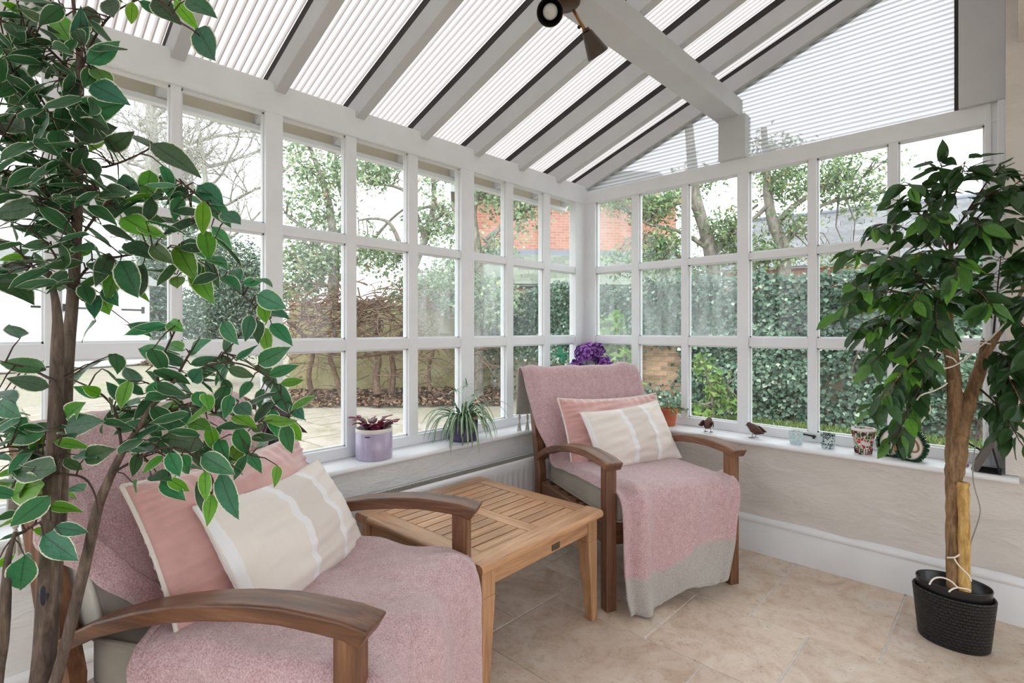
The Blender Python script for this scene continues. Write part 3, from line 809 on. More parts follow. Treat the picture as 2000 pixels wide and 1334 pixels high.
def dropB(u, v, p):
    if u < 0.42:
        e = max(0.0, abs(p.y) - 0.35)
        k = sfy((u - 0.12) / 0.1) * sfy((0.42 - u) / 0.1)
        p.x -= e * 0.8 * k
        if u < 0.2: p.z += 0.012 * math.exp(-((p.y - 0.27) / 0.06) ** 2) * sfy((u - 0.1) / 0.05)
    elif u < 0.70:
        e = max(0.0, abs(p.y) - 0.29)
        p.z -= e * 1.1
    return p
ytabB = [(0.0, -0.405, 0.33), (0.15, -0.405, 0.345), (0.22, -0.395, 0.37), (0.34, -0.375, 0.375), (0.42, -0.335, 0.365), (0.5, -0.318, 0.352), (0.66, -0.318, 0.335), (0.76, -0.312, 0.318), (0.88, -0.308, 0.28), (0.96, -0.305, 0.235), (1.0, -0.29, 0.205)]
throwB = make_throw(chair_b, 'pink mohair throw with grey band reaching the floor, over the corner armchair', pathB, ytabB, dropB, foldsB, 3, (0.26, lambda v: 0.13 + 0.085 * sfy((v - 0.35) / 0.35)), True,
                    hem=lambda v: 0.055 * sfy((v - 0.3) / 0.35))
# near chair: pulled askew, spilling over the near side of the seat
pathA = [(-0.925, 0.76), (-0.915, 0.88), (-0.905, 0.965), (-0.87, 0.985), (-0.82, 0.965), (-0.775, 0.86), (-0.71, 0.70), (-0.655, 0.585), (-0.60, 0.525), (-0.50, 0.514), (-0.25, 0.518), (-0.06, 0.522), (0.025, 0.505), (0.050, 0.43), (0.046, 0.25), (0.048, 0.12), (0.046, 0.03)]
def foldsA(u, v, y):
    h = 0
    if u > 0.60:
        a = sfy((u - 0.64) / 0.12)
        h += a * (0.020 * math.sin(v * 17 + 0.5) * (0.5 + u - 0.6) + 0.02 * math.exp(-((v - 0.85) / 0.05) ** 2) - 0.02 * math.exp(-((v - 0.94) / 0.03) ** 2))
    if 0.4 < u < 0.75:
        h += (0.007 * math.sin(v * 17 + u * 30) * (0.3 + v) + 0.010 * mnoise.noise(Vector((u * 16 + v * 5, v * 9 - u * 12, 4.0)))) * sfy((u - 0.44) / 0.06) * sfy((0.74 - u) / 0.08)
    if u < 0.45:
        h += 0.014 * (1 + mnoise.noise(Vector((u * 12 - v * 4, v * 6 + u * 8, 7.0)))) * sfy((u - 0.16) / 0.08) * sfy((0.44 - u) / 0.06)
    return h
def dropA(u, v, p):
    if u < 0.42:
        e = max(0.0, abs(p.y) - 0.35); k = sfy((u - 0.12) / 0.1) * sfy((0.42 - u) / 0.1); p.x -= e * 0.8 * k
    else:
        e = max(0.0, -p.y - 0.302)
        k = sfy((u - 0.42) / 0.08) * sfy((0.78 - u) / 0.06)
        if e > 0:   # over the near edge and down, curling under
            q = min(e, 0.035)
            p.y = p.y * (1 - k) + k * (-0.306 - q * 0.75 + 0.012 * math.sin(u * 60 + v * 10) * min(1, e * 10) + max(0, e - 0.12) * 0.5); p.z -= k * e * 0.95
        e = max(0.0, p.y - 0.285)
        if e > 0: p.z -= k * e * 0.5
    return p
ytabA = [(0.0, -0.33, 0.30), (0.15, -0.335, 0.31), (0.22, -0.375, 0.32), (0.29, -0.40, 0.325), (0.35, -0.335, 0.325), (0.40, -0.275, 0.325), (0.435, -0.285, 0.32), (0.465, -0.46, 0.32), (0.49, -0.50, 0.315), (0.58, -0.50, 0.315), (0.68, -0.46, 0.315), (0.76, -0.36, 0.312), (0.88, -0.32, 0.302), (1.0, -0.31, 0.29)]
throwA = make_throw(chair_a, 'rumpled pink mohair throw over the armchair nearest the variegated fig', pathA, ytabA, dropA, foldsA, 8, (0.2, lambda v: 0.12), True, turnback=lambda u: sfy((u - 0.20) / 0.06) * sfy((0.455 - u) / 0.05))

# ---- cushions
def stripe_mat():
    m, nt, b, out = newmat('striped_cream_linen')
    uv = N(nt, 'ShaderNodeUVMap'); sp = N(nt, 'ShaderNodeSeparateXYZ'); L(nt, uv.outputs[0], sp.inputs[0])
    cr, wh, be = s2l((230, 222, 215)), s2l((234, 234, 236)), s2l((219, 210, 203))
    r = ramp(nt, sp.outputs[0], [(0.0, wh), (0.03, cr), (0.37, wh), (0.42, be), (0.665, wh), (0.715, cr)]); r.color_ramp.interpolation = 'CONSTANT'
    v = coords(nt, 'UV', (1, 1, 1)); w = noise(nt, v, 420, 2, 0.7)
    ribs = N(nt, 'ShaderNodeMapping'); ribs.inputs['Scale'].default_value = (260, 3, 1); L(nt, uv.outputs[0], ribs.inputs[0])
    rn = noise(nt, ribs.outputs[0], 1.0, 2)
    L(nt, mixc(nt, 0.12, r.outputs[0], ramp(nt, rn, [(0.3, (0.7, 0.68, 0.66)), (0.7, (1, 1, 1))]).outputs[0], 'MULTIPLY'), b.inputs['Base Color'])
    b.inputs['Roughness'].default_value = 0.9; b.inputs['Sheen Weight'].default_value = 0.2; b.inputs['Specular IOR Level'].default_value = 0.15
    L(nt, bump(nt, w, 0.15, 0.002), b.inputs['Normal'])
    return m
M['striped'] = stripe_mat()
def make_cushion(w, h, th, seed, mat, gather, slump):
    """pillow in its own frame: x across, z up, +y... thickness along y (front = -y)"""
    n = 44; vs = []; uv = []; fs = []
    def pt(s, t, side):
        # outline: pinched corners
        x = s * w / 2 * (1 - 0.055 * (1 - abs(s) ** 3) * 0 - 0.045 * (1 - t * t) * (1 if abs(s) > 0 else 0) * s * s)
        z = t * h / 2 * (1 - 0.06 * (1 - s * s) * t * t)
        pr = max(0.0, (1 - s * s) * (1 - t * t))
        d = th / 2 * pr ** 0.55
        edge = 1 - max(abs(s), abs(t))
        d += gather * math.sin((t if abs(s) > abs(t) else s) * 42 + seed + 2 * mnoise.noise(Vector((s * 3, t * 3, seed)))) * math.exp(-edge / 0.22) * min(1, edge * 14)
        d += 0.014 * mnoise.noise(Vector((s * 1.6 + 0.8 * t, t * 5.5 - s * 1.2, seed * 2.7 + side))) * min(1, edge * 4)
        d += 0.006 * mnoise.noise(Vector((s * 2.3, t * 2.3, seed + side))) * min(1, edge * 5)
        d += 0.012 * mnoise.noise(Vector((s * 1.5 + t * 5, t * 2 - s * 2, seed * 3))) * min(1, edge * 4) * (0.3 + 0.7 * max(0, -t + 0.3))
        z -= slump * (1 - s * s) * (t + 1) * 0.5 * h * 0.5
        return Vector((x, side * d, z))
    k = 0
    for side in (-1, 1):
        for i in range(n + 1):
            for j in range(n + 1):
                s = -1 + 2 * i / n; t = -1 + 2 * j / n
                s = math.copysign(abs(s) ** 0.8, s); t = math.copysign(abs(t) ** 0.8, t)
                vs.append(pt(s, t, side)); uv.append(((s + 1) / 2, (t + 1) / 2))
        o = k * (n + 1) ** 2
        for i in range(n):
            for j in range(n):
                f = (o + i * (n + 1) + j, o + (i + 1) * (n + 1) + j, o + (i + 1) * (n + 1) + j + 1, o + i * (n + 1) + j + 1)
                fs.append(f if side < 0 else f[::-1])
        k += 1
    rim = [pt(-1 + 2 * i / 24, 1, 0) for i in range(24)] + [pt(1, 1 - 2 * i / 24, 0) for i in range(24)] + [pt(1 - 2 * i / 24, -1, 0) for i in range(24)] + [pt(-1, -1 + 2 * i / 24, 0) for i in range(25)]
    o = link_mesh('cushion', vs, fs, mat, None, True, uv)
    return o, rim
def place_cushion(o, chair, x, y, z, tilt, roll, yaw=0.0):
    """stands on its lower edge in the chair, leaning back"""
    m = chair.matrix_basis @ Matrix.Translation((x, y, z)) @ Matrix.Rotation(yaw, 4, 'Z') @ Matrix.Rotation(-tilt, 4, 'Y') @ Matrix.Rotation(PI / 2, 4, 'Z') @ Matrix.Rotation(roll, 4, 'Y')
    o.matrix_world = m
for ch in (chair_a, chair_b):
    ch.matrix_basis = Matrix.Translation(ch.location) @ Matrix.Rotation(ch.rotation_euler.z, 4, 'Z')
for ch, nm, dims, pz, cz in ((chair_b, 'corner armchair', 1, (-0.552, 0.035, 0.655, 26, 0.0, 0), (-0.435, 0.055, 0.640, 30, -4, 4)),
                        (chair_a, 'armchair nearest the variegated fig', 2, (-0.560, 0.03, 0.665, 26, 0.5, 0), (-0.435, 0.055, 0.625, 33, 1.5, 2))):
    o, rim = make_cushion(0.63, 0.375, 0.19, 2.0 * dims, M['velvet'], 0.011, 0.05)
    place_cushion(o, ch, pz[0], pz[1], pz[2], math.radians(pz[3]), math.radians(pz[4]), math.radians(pz[5]))
    MB().tube([p * 1.004 for p in rim], 0.0052, 6).build('piping', M['piping'], o, True)['label'] = 'cream piping'
    tag(o, 'pink velvet cushion with cream piping against the back of the ' + nm, 'cushion', 'pink velvet cushions')
    o, rim = make_cushion(0.525, 0.335, 0.175, 5.0 + dims, M['striped'], 0.0012, 0.05)
    place_cushion(o, ch, cz[0], cz[1], cz[2], math.radians(cz[3]), math.radians(cz[4]), math.radians(cz[5]))
    MB().tube([p * 1.002 for p in rim], 0.0028, 6).build('seam', M['piping'], o, True)
    tag(o, 'cream striped linen cushion on the ' + nm, 'cushion', 'striped linen cushions')
# ================================================================ POTTED FIGS
def leaf_mat(name, margin, gloss=0.45, transl=0.28, mid_dark=0.55):
    """leaf: colour from the object, darker midrib, optional cream margin (UV.x along, UV.y 0..1 across)"""
    m = bpy.data.materials.new(name); m.use_nodes = True; nt = m.node_tree
    b = nt.nodes['Principled BSDF']; out = nt.nodes['Material Output']
    oi = N(nt, 'ShaderNodeObjectInfo'); uv = N(nt, 'ShaderNodeUVMap'); sp = N(nt, 'ShaderNodeSeparateXYZ'); L(nt, uv.outputs[0], sp.inputs[0])
    v = coords(nt, 'Object')
    n = noise(nt, v, 7, 4, 0.6)
    base = mixc(nt, 0.45, oi.outputs['Color'], ramp(nt, n, [(0.3, (0.55, 0.62, 0.5)), (0.7, (1.0, 1.0, 1.0))]).outputs[0], 'MULTIPLY')
    ab = N(nt, 'ShaderNodeMath', operation='SUBTRACT'); ab.inputs[1].default_value = 0.5; L(nt, sp.outputs[1], ab.inputs[0])
    a2 = N(nt, 'ShaderNodeMath', operation='ABSOLUTE'); L(nt, ab.outputs[0], a2.inputs[0])
    rib = ramp(nt, a2.outputs[0], [(0.0, (1, 1, 1)), (0.022, (1, 1, 1)), (0.04, (0, 0, 0))])
    col = mixc(nt, rib.outputs[0], base, mixc(nt, mid_dark, base, (0.02, 0.025, 0.012)))
    if margin:
        jag = noise(nt, v, 38, 3, 0.7); ad = N(nt, 'ShaderNodeMath', operation='MULTIPLY_ADD'); ad.inputs[1].default_value = 0.11
        L(nt, jag, ad.inputs[0]); L(nt, a2.outputs[0], ad.inputs[2])
        e = ramp(nt, ad.outputs[0], [(0.0, (0, 0, 0)), (0.498, (0, 0, 0)), (0.515, (1, 1, 1))])
        col = mixc(nt, e.outputs[0], col, (0.72, 0.74, 0.58))
    L(nt, col, b.inputs['Base Color']); b.inputs['Roughness'].default_value = gloss
    L(nt, bump(nt, n, 0.2, 0.02), b.inputs['Normal'])
    tl = N(nt, 'ShaderNodeBsdfTranslucent')
    hs = N(nt, 'ShaderNodeHueSaturation'); hs.inputs['Hue'].default_value = 0.475; hs.inputs['Value'].default_value = 1.5; hs.inputs['Saturation'].default_value = 1.1
    L(nt, col, hs.inputs['Color']); L(nt, hs.outputs[0], tl.inputs[0])
    mx = N(nt, 'ShaderNodeMixShader'); mx.inputs[0].default_value = transl; L(nt, b.outputs[0], mx.inputs[1]); L(nt, tl.outputs[0], mx.inputs[2])
    L(nt, mx.outputs[0], out.inputs[0])
    return m
M['fig_variegated'] = leaf_mat('variegated_fig_leaf', True)
M['fig_green'] = leaf_mat('green_fig_leaf', False, 0.38, 0.32, 0.3)
def leaf_mesh(name, mat, wid, fold, droop, twist, nx=7, tip=0.9):
    """unit-long leaf along +x, five points across"""
    vs = []; uv = []; fs = []
    for i in range(nx + 1):
        x = i / nx
        w = wid * (math.sin(PI * min(1, x ** 0.72)) ** 0.85) * (1 if x < 0.82 else 1 - 0.35 * (x - 0.82) / 0.18)
        if i == nx: w = 0.002
        if i == 0: w = wid * 0.10
        for j in range(5):
            c = -1 + j / 2
            y = c * w
            z = -droop * x * x + fold * abs(c) * w - 0.02 * math.sin(x * 9 + c * 2) * abs(c)
            a = twist * x
            vs.append((x, y * math.cos(a) - z * math.sin(a) * 0.2, z + y * math.sin(a))); uv.append((x, j / 4))
    for i in range(nx):
        for j in range(4):
            fs.append((i * 5 + j, (i + 1) * 5 + j, (i + 1) * 5 + j + 1, i * 5 + j + 1))
    me = bpy.data.meshes.new(name); me.from_pydata(vs, [], fs); me.materials.append(M[mat])
    me.polygons.foreach_set('use_smooth', [True] * len(me.polygons))
    ul = me.uv_layers.new(name='UVMap'); li = np.zeros(len(me.loops), dtype=np.int32); me.loops.foreach_get('vertex_index', li)
    ul.data.foreach_set('uv', np.asarray(uv, dtype=np.float32)[li].ravel()); me.update()
    return me
LEAF_V = [leaf_mesh('variegated_leaf', 'fig_variegated', w, f, d, t) for w, f, d, t in ((0.225, 0.22, 0.10, 0.0), (0.24, 0.12, 0.2, 0.25), (0.205, 0.32, 0.04, -0.2), (0.23, 0.18, -0.06, 0.15))]
LEAF_G = [leaf_mesh('green_leaf', 'fig_green', w, f, d, t) for w, f, d, t in ((0.225, 0.25, 0.12, 0.0), (0.235, 0.12, 0.22, 0.3), (0.205, 0.35, 0.04, -0.2), (0.235, 0.2, -0.05, 0.15))]
def leaf_frame(base, tip, nrm):
    x = (tip - base); l = x.length; x = x / l
    z = nrm - x * nrm.dot(x); z = z.normalized() if z.length > 1e-5 else x.orthogonal().normalized()
    y = z.cross(x)
    m = Matrix((x, y, z)).transposed().to_4x4(); m.translation = base
    return m @ Matrix.Diagonal((l, l, l, 1)), l
GRN = {'d': [(58, 94, 64), (64, 102, 68), (50, 84, 56), (70, 106, 66)], 't': [(64, 128, 88), (58, 118, 84), (72, 138, 98), (52, 108, 70)], 'g': [(96, 162, 48), (84, 148, 46), (112, 172, 66), (76, 140, 40)]}  # lime set paints back-lit leaves and undersides as colour
def add_leaf(parent, meshes, base, tip, nrm, rgb, inv):
    o = bpy.data.objects.new('leaf', R_.choice(meshes)); COL.objects.link(o); o.parent = parent
    m, l = leaf_frame(base, tip, nrm)
    o.matrix_basis = inv @ m
    o.color = (*s2l(rgb), 1)
    return o
def bark(name, dark, mid, light, sc=(30, 30, 6)):
    m, nt, b, out = newmat(name)
    v = coords(nt, 'Object', sc); n = noise(nt, v, 2.0, 6, 0.65, 0.7); n2 = noise(nt, coords(nt, 'Object', (90, 90, 30)), 2, 4)
    L(nt, mixc(nt, 0.4, ramp(nt, n, [(0.3, s2l(dark)), (0.5, s2l(mid)), (0.72, s2l(light))]).outputs[0], ramp(nt, n2, [(0.3, (0.5, 0.48, 0.45)), (0.6, (1, 1, 1))]).outputs[0], 'MULTIPLY'), b.inputs['Base Color'])
    b.inputs['Roughness'].default_value = 0.85; L(nt, bump(nt, n, 0.5, 0.006), b.inputs['Normal'])
    return m
M['bark_grey'] = bark('grey_brown_bark', (58, 48, 42), (96, 82, 72), (134, 118, 104))
M['bark_tan'] = bark('tan_bark', (84, 63, 44), (134, 104, 73), (168, 138, 102))
M['bark_pale'] = bark('pale_cut_wood', (150, 114, 58), (196, 158, 92), (214, 182, 122))
M['twig'] = simple('thin_twig_bark', (70, 54, 46), 0.8, 0.2, 60)
M['black_weave'] = None
M['soil'] = simple('dark_potting_soil', (52, 42, 34), 1.0, 0.4, 60, 0.6, 80)
def poly_smooth3(pts, it=2):
    """corner-cut a list of (Vector, r)"""
    for _ in range(it):
        q = [pts[0]]
        for (a, ra), (b_, rb) in zip(pts[:-1], pts[1:]):
            q += [(a.lerp(b_, 0.25), ra + (rb - ra) * .25), (a.lerp(b_, 0.75), ra + (rb - ra) * .75)]
        pts = q + [pts[-1]]
    return pts
def limb(name, pts, parent, inv, mat, seg=9, jit=0.05):
    q = poly_smooth3([(inv @ p, r) for p, r in pts])
    return MB().tube([p for p, r in q], [r for p, r in q], seg, jit=jit).build(name, M[mat], parent, True)

# ---------------- variegated fig, close to the camera
figA = empty('potted_fig', (0.945, -3.055, 0))
tag(figA, 'variegated artificial fig tree with cream-edged leaves beside the near armchair', 'plant')
invA = Matrix.Translation((-0.945, 3.055, 0))
def px(list_, t):   # [(px, py, radius_px[, dt])] at depth t -> world points with radii
    return [(P(a[0], a[1], t + (a[3] if len(a) > 3 else 0)), a[2] * 0.78 * (t + (a[3] if len(a) > 3 else 0)) / 1018) for a in list_]
base0 = Vector((0.945, -3.055, 0.24))
TA = 1.0
limb('trunk', [(base0 + Vector((-0.02, 0, 0)), 0.026)] + px([(82, 1334, 23), (92, 1150, 21), (100, 1000, 18), (107, 830, 16), (113, 680, 14), (112, 600, 9), (95, 530, 6)], TA), figA, invA, 'bark_grey', 11)
limb('trunk', [(base0 + Vector((0.0, 0.02, 0)), 0.022)] + px([(100, 1250, 14), (118, 1000, 14), (126, 830, 14), (132, 700, 14), (143, 570, 13), (150, 450, 12), (153, 330, 10), (156, 180, 9), (157, 110, 8), (150, 60, 5), (138, -40, 3)], TA + 0.045), figA, invA, 'bark_grey', 11)
limb('trunk', [(base0 + Vector((0.02, -0.02, 0)), 0.02)] + px([(115, 1310, 12), (138, 1220, 13), (160, 1130, 13), (178, 1050, 12), (192, 985, 11), (218, 925, 10), (240, 880, 8), (268, 840, 6), (300, 785, 5), (345, 740, 4)], TA - 0.01), figA, invA, 'bark_grey', 11)
limb('trunk', [(base0 + Vector((-0.03, -0.03, 0)), 0.02)] + px([(-12, 1340, 15), (6, 1240, 14), (12, 1150, 11), (14, 1090, 7), (30, 1040, 4)], TA - 0.06), figA, invA, 'bark_grey', 10)
MB().ball((0, 0, 0), (0.0085, 0.004, 0.026), 10, 6, 0, Matrix.Rotation(ANG + 0.73, 3, 'Z')).build('pruning_scar', simple('dark_blue_scar', (26, 32, 44), 0.7, 0.4, 80), figA, True).location = invA @ (P(89, 1163, TA) + (CAM - P(89, 1163, TA)).normalized() * 0.0150)
BR_A = [([(150, 450), (105, 400), (60, 360), (0, 335)], .03), ([(135, 560), (100, 480), (50, 440), (-10, 425)], 0), ([(152, 330), (110, 250), (70, 170), (25, 140)], .04), ([(158, 160), (120, 120), (85, 85), (50, 60), (0, 40)], .03),
        ([(160, 130), (190, 60), (225, 20), (280, -5)], .04), ([(155, 100), (130, 40), (110, -10)], .04), ([(148, 480), (180, 430), (215, 390), (260, 360), (300, 345), (350, 350), (395, 390), (440, 430)], .03),
        ([(142, 560), (180, 510), (240, 500), (300, 490), (345, 490), (400, 530), (450, 555), (500, 600), (530, 620)], .03), ([(255, -15), (320, 0), (345, 40), (380, 60), (400, 80)], .0), ([(152, 300), (190, 330), (230, 320), (275, 300), (300, 285), (350, 310)], .03),
        ([(300, 780), (340, 745), (400, 715), (450, 705), (500, 720), (540, 750), (565, 810)], 0), ([(262, 845), (330, 800), (380, 790), (430, 810), (470, 850), (490, 890)], -.01), ([(218, 925), (260, 900), (320, 870), (370, 880), (405, 920), (420, 960)], -.02),
        ([(100, 540), (60, 520), (30, 480), (0, 470)], 0), ([(105, 900), (60, 880), (20, 870), (-10, 880)], -.02), ([(115, 925), (165, 930), (185, 960), (192, 1000)], -.02), ([(25, 1050), (60, 1030), (95, 1010), (120, 1045)], -.06), ([(108, 745), (60, 720), (0, 705)], -.02),
        ([(238, 880), (228, 800), (195, 765), (150, 745), (125, 735)], -.01), ([(300, 785), (315, 700), (345, 640), (350, 625)], .02), ([(340, 745), (370, 690), (390, 660)], .0), ([(400, 715), (440, 690), (480, 640)], .02), ([(153, 250), (180, 200), (180, 165), (175, 130)], .05), ([(405, 920), (420, 945), (410, 975)], -.02),
        ([(500, 720), (530, 700), (545, 690)], .0), ([(565, 810), (560, 830), (548, 830)], 0), ([(95, 400), (60, 300), (10, 260)], .0), ([(140, 420), (170, 380), (190, 370)], .0)]
bs_A = []
for pts, dt in BR_A:
    n = len(pts)
    lst = [(x, y, 3.6 - 2.2 * i / (n - 1), dt + 0.03 * math.sin(i * 1.7)) for i, (x, y) in enumerate(pts)]
    w = px(lst, TA); limb('branch', w, figA, invA, 'twig', 6, 0.08)
    for (a, ra), (b_, rb) in zip(w[:-1], w[1:]):
        for k in range(6): bs_A.append(a.lerp(b_, k / 6))
    bs_A.append(w[-1][0])
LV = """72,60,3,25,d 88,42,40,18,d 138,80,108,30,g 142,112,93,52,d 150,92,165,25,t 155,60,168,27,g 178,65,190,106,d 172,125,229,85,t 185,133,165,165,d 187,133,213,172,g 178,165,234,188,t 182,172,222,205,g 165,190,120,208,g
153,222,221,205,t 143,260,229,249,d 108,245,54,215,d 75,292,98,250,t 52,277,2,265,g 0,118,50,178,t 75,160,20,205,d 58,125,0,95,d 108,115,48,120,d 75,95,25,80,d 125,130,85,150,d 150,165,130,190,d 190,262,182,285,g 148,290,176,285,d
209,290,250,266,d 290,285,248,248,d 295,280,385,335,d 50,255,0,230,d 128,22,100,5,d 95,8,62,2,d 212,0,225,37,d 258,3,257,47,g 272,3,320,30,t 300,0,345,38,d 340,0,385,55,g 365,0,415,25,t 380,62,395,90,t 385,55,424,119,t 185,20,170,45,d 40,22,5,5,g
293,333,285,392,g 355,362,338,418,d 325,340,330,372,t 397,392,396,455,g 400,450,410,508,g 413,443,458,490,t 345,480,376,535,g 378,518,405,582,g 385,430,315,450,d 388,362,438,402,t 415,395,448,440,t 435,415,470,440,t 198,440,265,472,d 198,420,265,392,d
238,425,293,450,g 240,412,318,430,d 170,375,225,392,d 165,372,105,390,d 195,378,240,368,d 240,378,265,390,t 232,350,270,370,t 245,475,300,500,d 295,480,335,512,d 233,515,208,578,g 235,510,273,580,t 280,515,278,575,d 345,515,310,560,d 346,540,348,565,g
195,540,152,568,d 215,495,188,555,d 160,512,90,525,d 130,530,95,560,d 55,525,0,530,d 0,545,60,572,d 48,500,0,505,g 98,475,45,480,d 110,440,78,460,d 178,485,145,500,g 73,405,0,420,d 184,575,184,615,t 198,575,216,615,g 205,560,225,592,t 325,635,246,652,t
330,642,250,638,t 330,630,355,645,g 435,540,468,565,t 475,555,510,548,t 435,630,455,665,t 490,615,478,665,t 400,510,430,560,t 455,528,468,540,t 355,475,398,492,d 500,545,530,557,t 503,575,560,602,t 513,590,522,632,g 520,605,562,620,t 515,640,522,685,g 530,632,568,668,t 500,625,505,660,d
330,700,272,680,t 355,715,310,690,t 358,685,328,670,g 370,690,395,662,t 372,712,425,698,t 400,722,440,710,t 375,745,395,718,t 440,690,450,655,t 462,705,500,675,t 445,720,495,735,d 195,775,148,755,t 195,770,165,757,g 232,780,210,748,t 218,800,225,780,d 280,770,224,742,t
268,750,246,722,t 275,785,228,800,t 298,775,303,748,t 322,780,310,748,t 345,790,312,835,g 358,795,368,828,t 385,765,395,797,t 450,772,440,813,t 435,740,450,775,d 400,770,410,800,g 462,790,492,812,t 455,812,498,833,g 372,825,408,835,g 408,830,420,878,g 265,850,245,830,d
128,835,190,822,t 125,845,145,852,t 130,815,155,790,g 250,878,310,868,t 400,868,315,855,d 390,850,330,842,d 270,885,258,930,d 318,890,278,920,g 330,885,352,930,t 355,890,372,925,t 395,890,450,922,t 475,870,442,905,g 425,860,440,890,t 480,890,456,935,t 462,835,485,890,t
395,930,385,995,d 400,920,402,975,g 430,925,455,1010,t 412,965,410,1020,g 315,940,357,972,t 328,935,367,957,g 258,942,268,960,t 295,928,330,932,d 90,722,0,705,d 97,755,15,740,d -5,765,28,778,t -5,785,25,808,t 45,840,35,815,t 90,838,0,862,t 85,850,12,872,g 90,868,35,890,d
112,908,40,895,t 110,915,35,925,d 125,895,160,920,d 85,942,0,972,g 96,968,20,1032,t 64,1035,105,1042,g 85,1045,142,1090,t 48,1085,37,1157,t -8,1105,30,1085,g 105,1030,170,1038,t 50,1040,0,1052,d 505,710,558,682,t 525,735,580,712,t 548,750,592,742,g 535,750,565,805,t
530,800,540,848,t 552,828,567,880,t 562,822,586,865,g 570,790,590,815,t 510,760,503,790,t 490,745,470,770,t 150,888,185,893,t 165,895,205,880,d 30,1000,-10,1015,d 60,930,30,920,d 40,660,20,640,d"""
tw = MB()
def twig_to(base, r0):
    best = min(bs_A, key=lambda q: (q - base).length_squared)
    if (best - base).length > 0.0015 and (best - base).length < 0.14:
        mid = best.lerp(base, 0.5) + Vector((0, 0, 0.006))
        tw.tube([invA @ best, invA @ mid, invA @ base], [0.0016, 0.0013, 0.0009], 5)
camdir = lambda p: (CAM - p).normalized()
ra = random.Random(5)
nl = 0
for tok in LV.split():
    a = tok.split(','); bx, by, tx, ty = map(float, a[:4]); k = a[4]
    bw = P(bx, by, TA)
    near = min(bs_A, key=lambda q: (P(bx, by, (q - CAM).dot(FWD)) - q).length_squared)
    t0 = (near - CAM).dot(FWD) + ra.uniform(-0.03, 0.03)
    lpx = math.hypot(tx - bx, ty - by)
    L3 = max(0.062, min(0.092, lpx * t0 / 1018 * 1.2))
    d2 = lpx * t0 / 1018
    dz = math.sqrt(max(0, L3 * L3 - d2 * d2)) * ra.choice((-1, -1, 1)) * 0.8
    t1 = max(0.75, t0 + dz)
    b0, b1 = P(bx, by, t0), P(bx + (tx - bx) * 1.08, by + (ty - by) * 1.08, t1)
    v = camdir(b0); ax = (b1 - b0).normalized()
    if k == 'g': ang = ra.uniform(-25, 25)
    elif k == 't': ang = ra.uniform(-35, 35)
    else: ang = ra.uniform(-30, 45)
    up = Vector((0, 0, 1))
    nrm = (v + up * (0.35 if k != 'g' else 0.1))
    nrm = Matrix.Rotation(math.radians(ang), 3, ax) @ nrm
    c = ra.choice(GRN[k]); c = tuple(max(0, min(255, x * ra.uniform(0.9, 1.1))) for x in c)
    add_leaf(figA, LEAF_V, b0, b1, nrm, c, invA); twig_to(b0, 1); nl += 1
# more leaves filling the heart of the crown
restA = []
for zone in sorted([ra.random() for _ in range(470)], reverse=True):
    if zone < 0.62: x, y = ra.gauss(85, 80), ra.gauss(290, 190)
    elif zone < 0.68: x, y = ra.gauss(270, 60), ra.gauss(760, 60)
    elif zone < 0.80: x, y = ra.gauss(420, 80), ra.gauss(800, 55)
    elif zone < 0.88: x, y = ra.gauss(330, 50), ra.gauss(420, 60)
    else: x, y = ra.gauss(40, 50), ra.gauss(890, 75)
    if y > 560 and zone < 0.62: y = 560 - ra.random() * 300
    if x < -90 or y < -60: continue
    if zone < .62 and x > 190 : x = 190 - ra.random() * 150
    t0 = TA + ra.uniform(-0.05, 0.14)
    b0 = P(x, y, t0)
    a = ra.uniform(0, 2 * PI); d = Vector((math.cos(a), math.sin(a), ra.uniform(-0.9, 0.1))).normalized()
    b1 = b0 + d * ra.uniform(0.058, 0.078)
    nrm = Vector((ra.gauss(0, .4), ra.gauss(0, .4), 1)) + camdir(b0) * 0.5
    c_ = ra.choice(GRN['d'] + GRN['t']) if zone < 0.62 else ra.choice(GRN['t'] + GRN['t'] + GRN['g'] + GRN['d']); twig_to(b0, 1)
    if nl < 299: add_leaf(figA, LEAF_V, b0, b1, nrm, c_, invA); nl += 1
    else: restA.append((b0, b1, nrm, c_))
stuff(tw.build('twigs', M['twig'], figA, True))
def merged_leaves(lst, meshes, inv, mat, rgb, parent, rnd_):
    mb = MB()
    for (b0, b1, nrm, c) in lst:
        me = rnd_.choice(meshes); m, l = leaf_frame(b0, b1, nrm); m = inv @ m
        u = [(x, y) for x in [i / 7 for i in range(8)] for y in (0, .25, .5, .75, 1)]
        mb.add([m @ v.co for v in me.vertices], [tuple(p.vertices) for p in me.polygons], 0, u)
    o = mb.build('leaves', M[mat], parent, True); o.color = (*s2l(rgb), 1); return stuff(o)
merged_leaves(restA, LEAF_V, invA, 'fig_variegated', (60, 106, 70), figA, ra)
pot = MB().lathe([(0.0, 0.0), (0.095, 0.0), (0.10, 0.01), (0.128, 0.25), (0.134, 0.262), (0.130, 0.27), (0.122, 0.262), (0.118, 0.235), (0.0, 0.235)], 36)
pot.build('pot', simple('black_plastic_pot', (30, 30, 32), 0.5), figA, True)

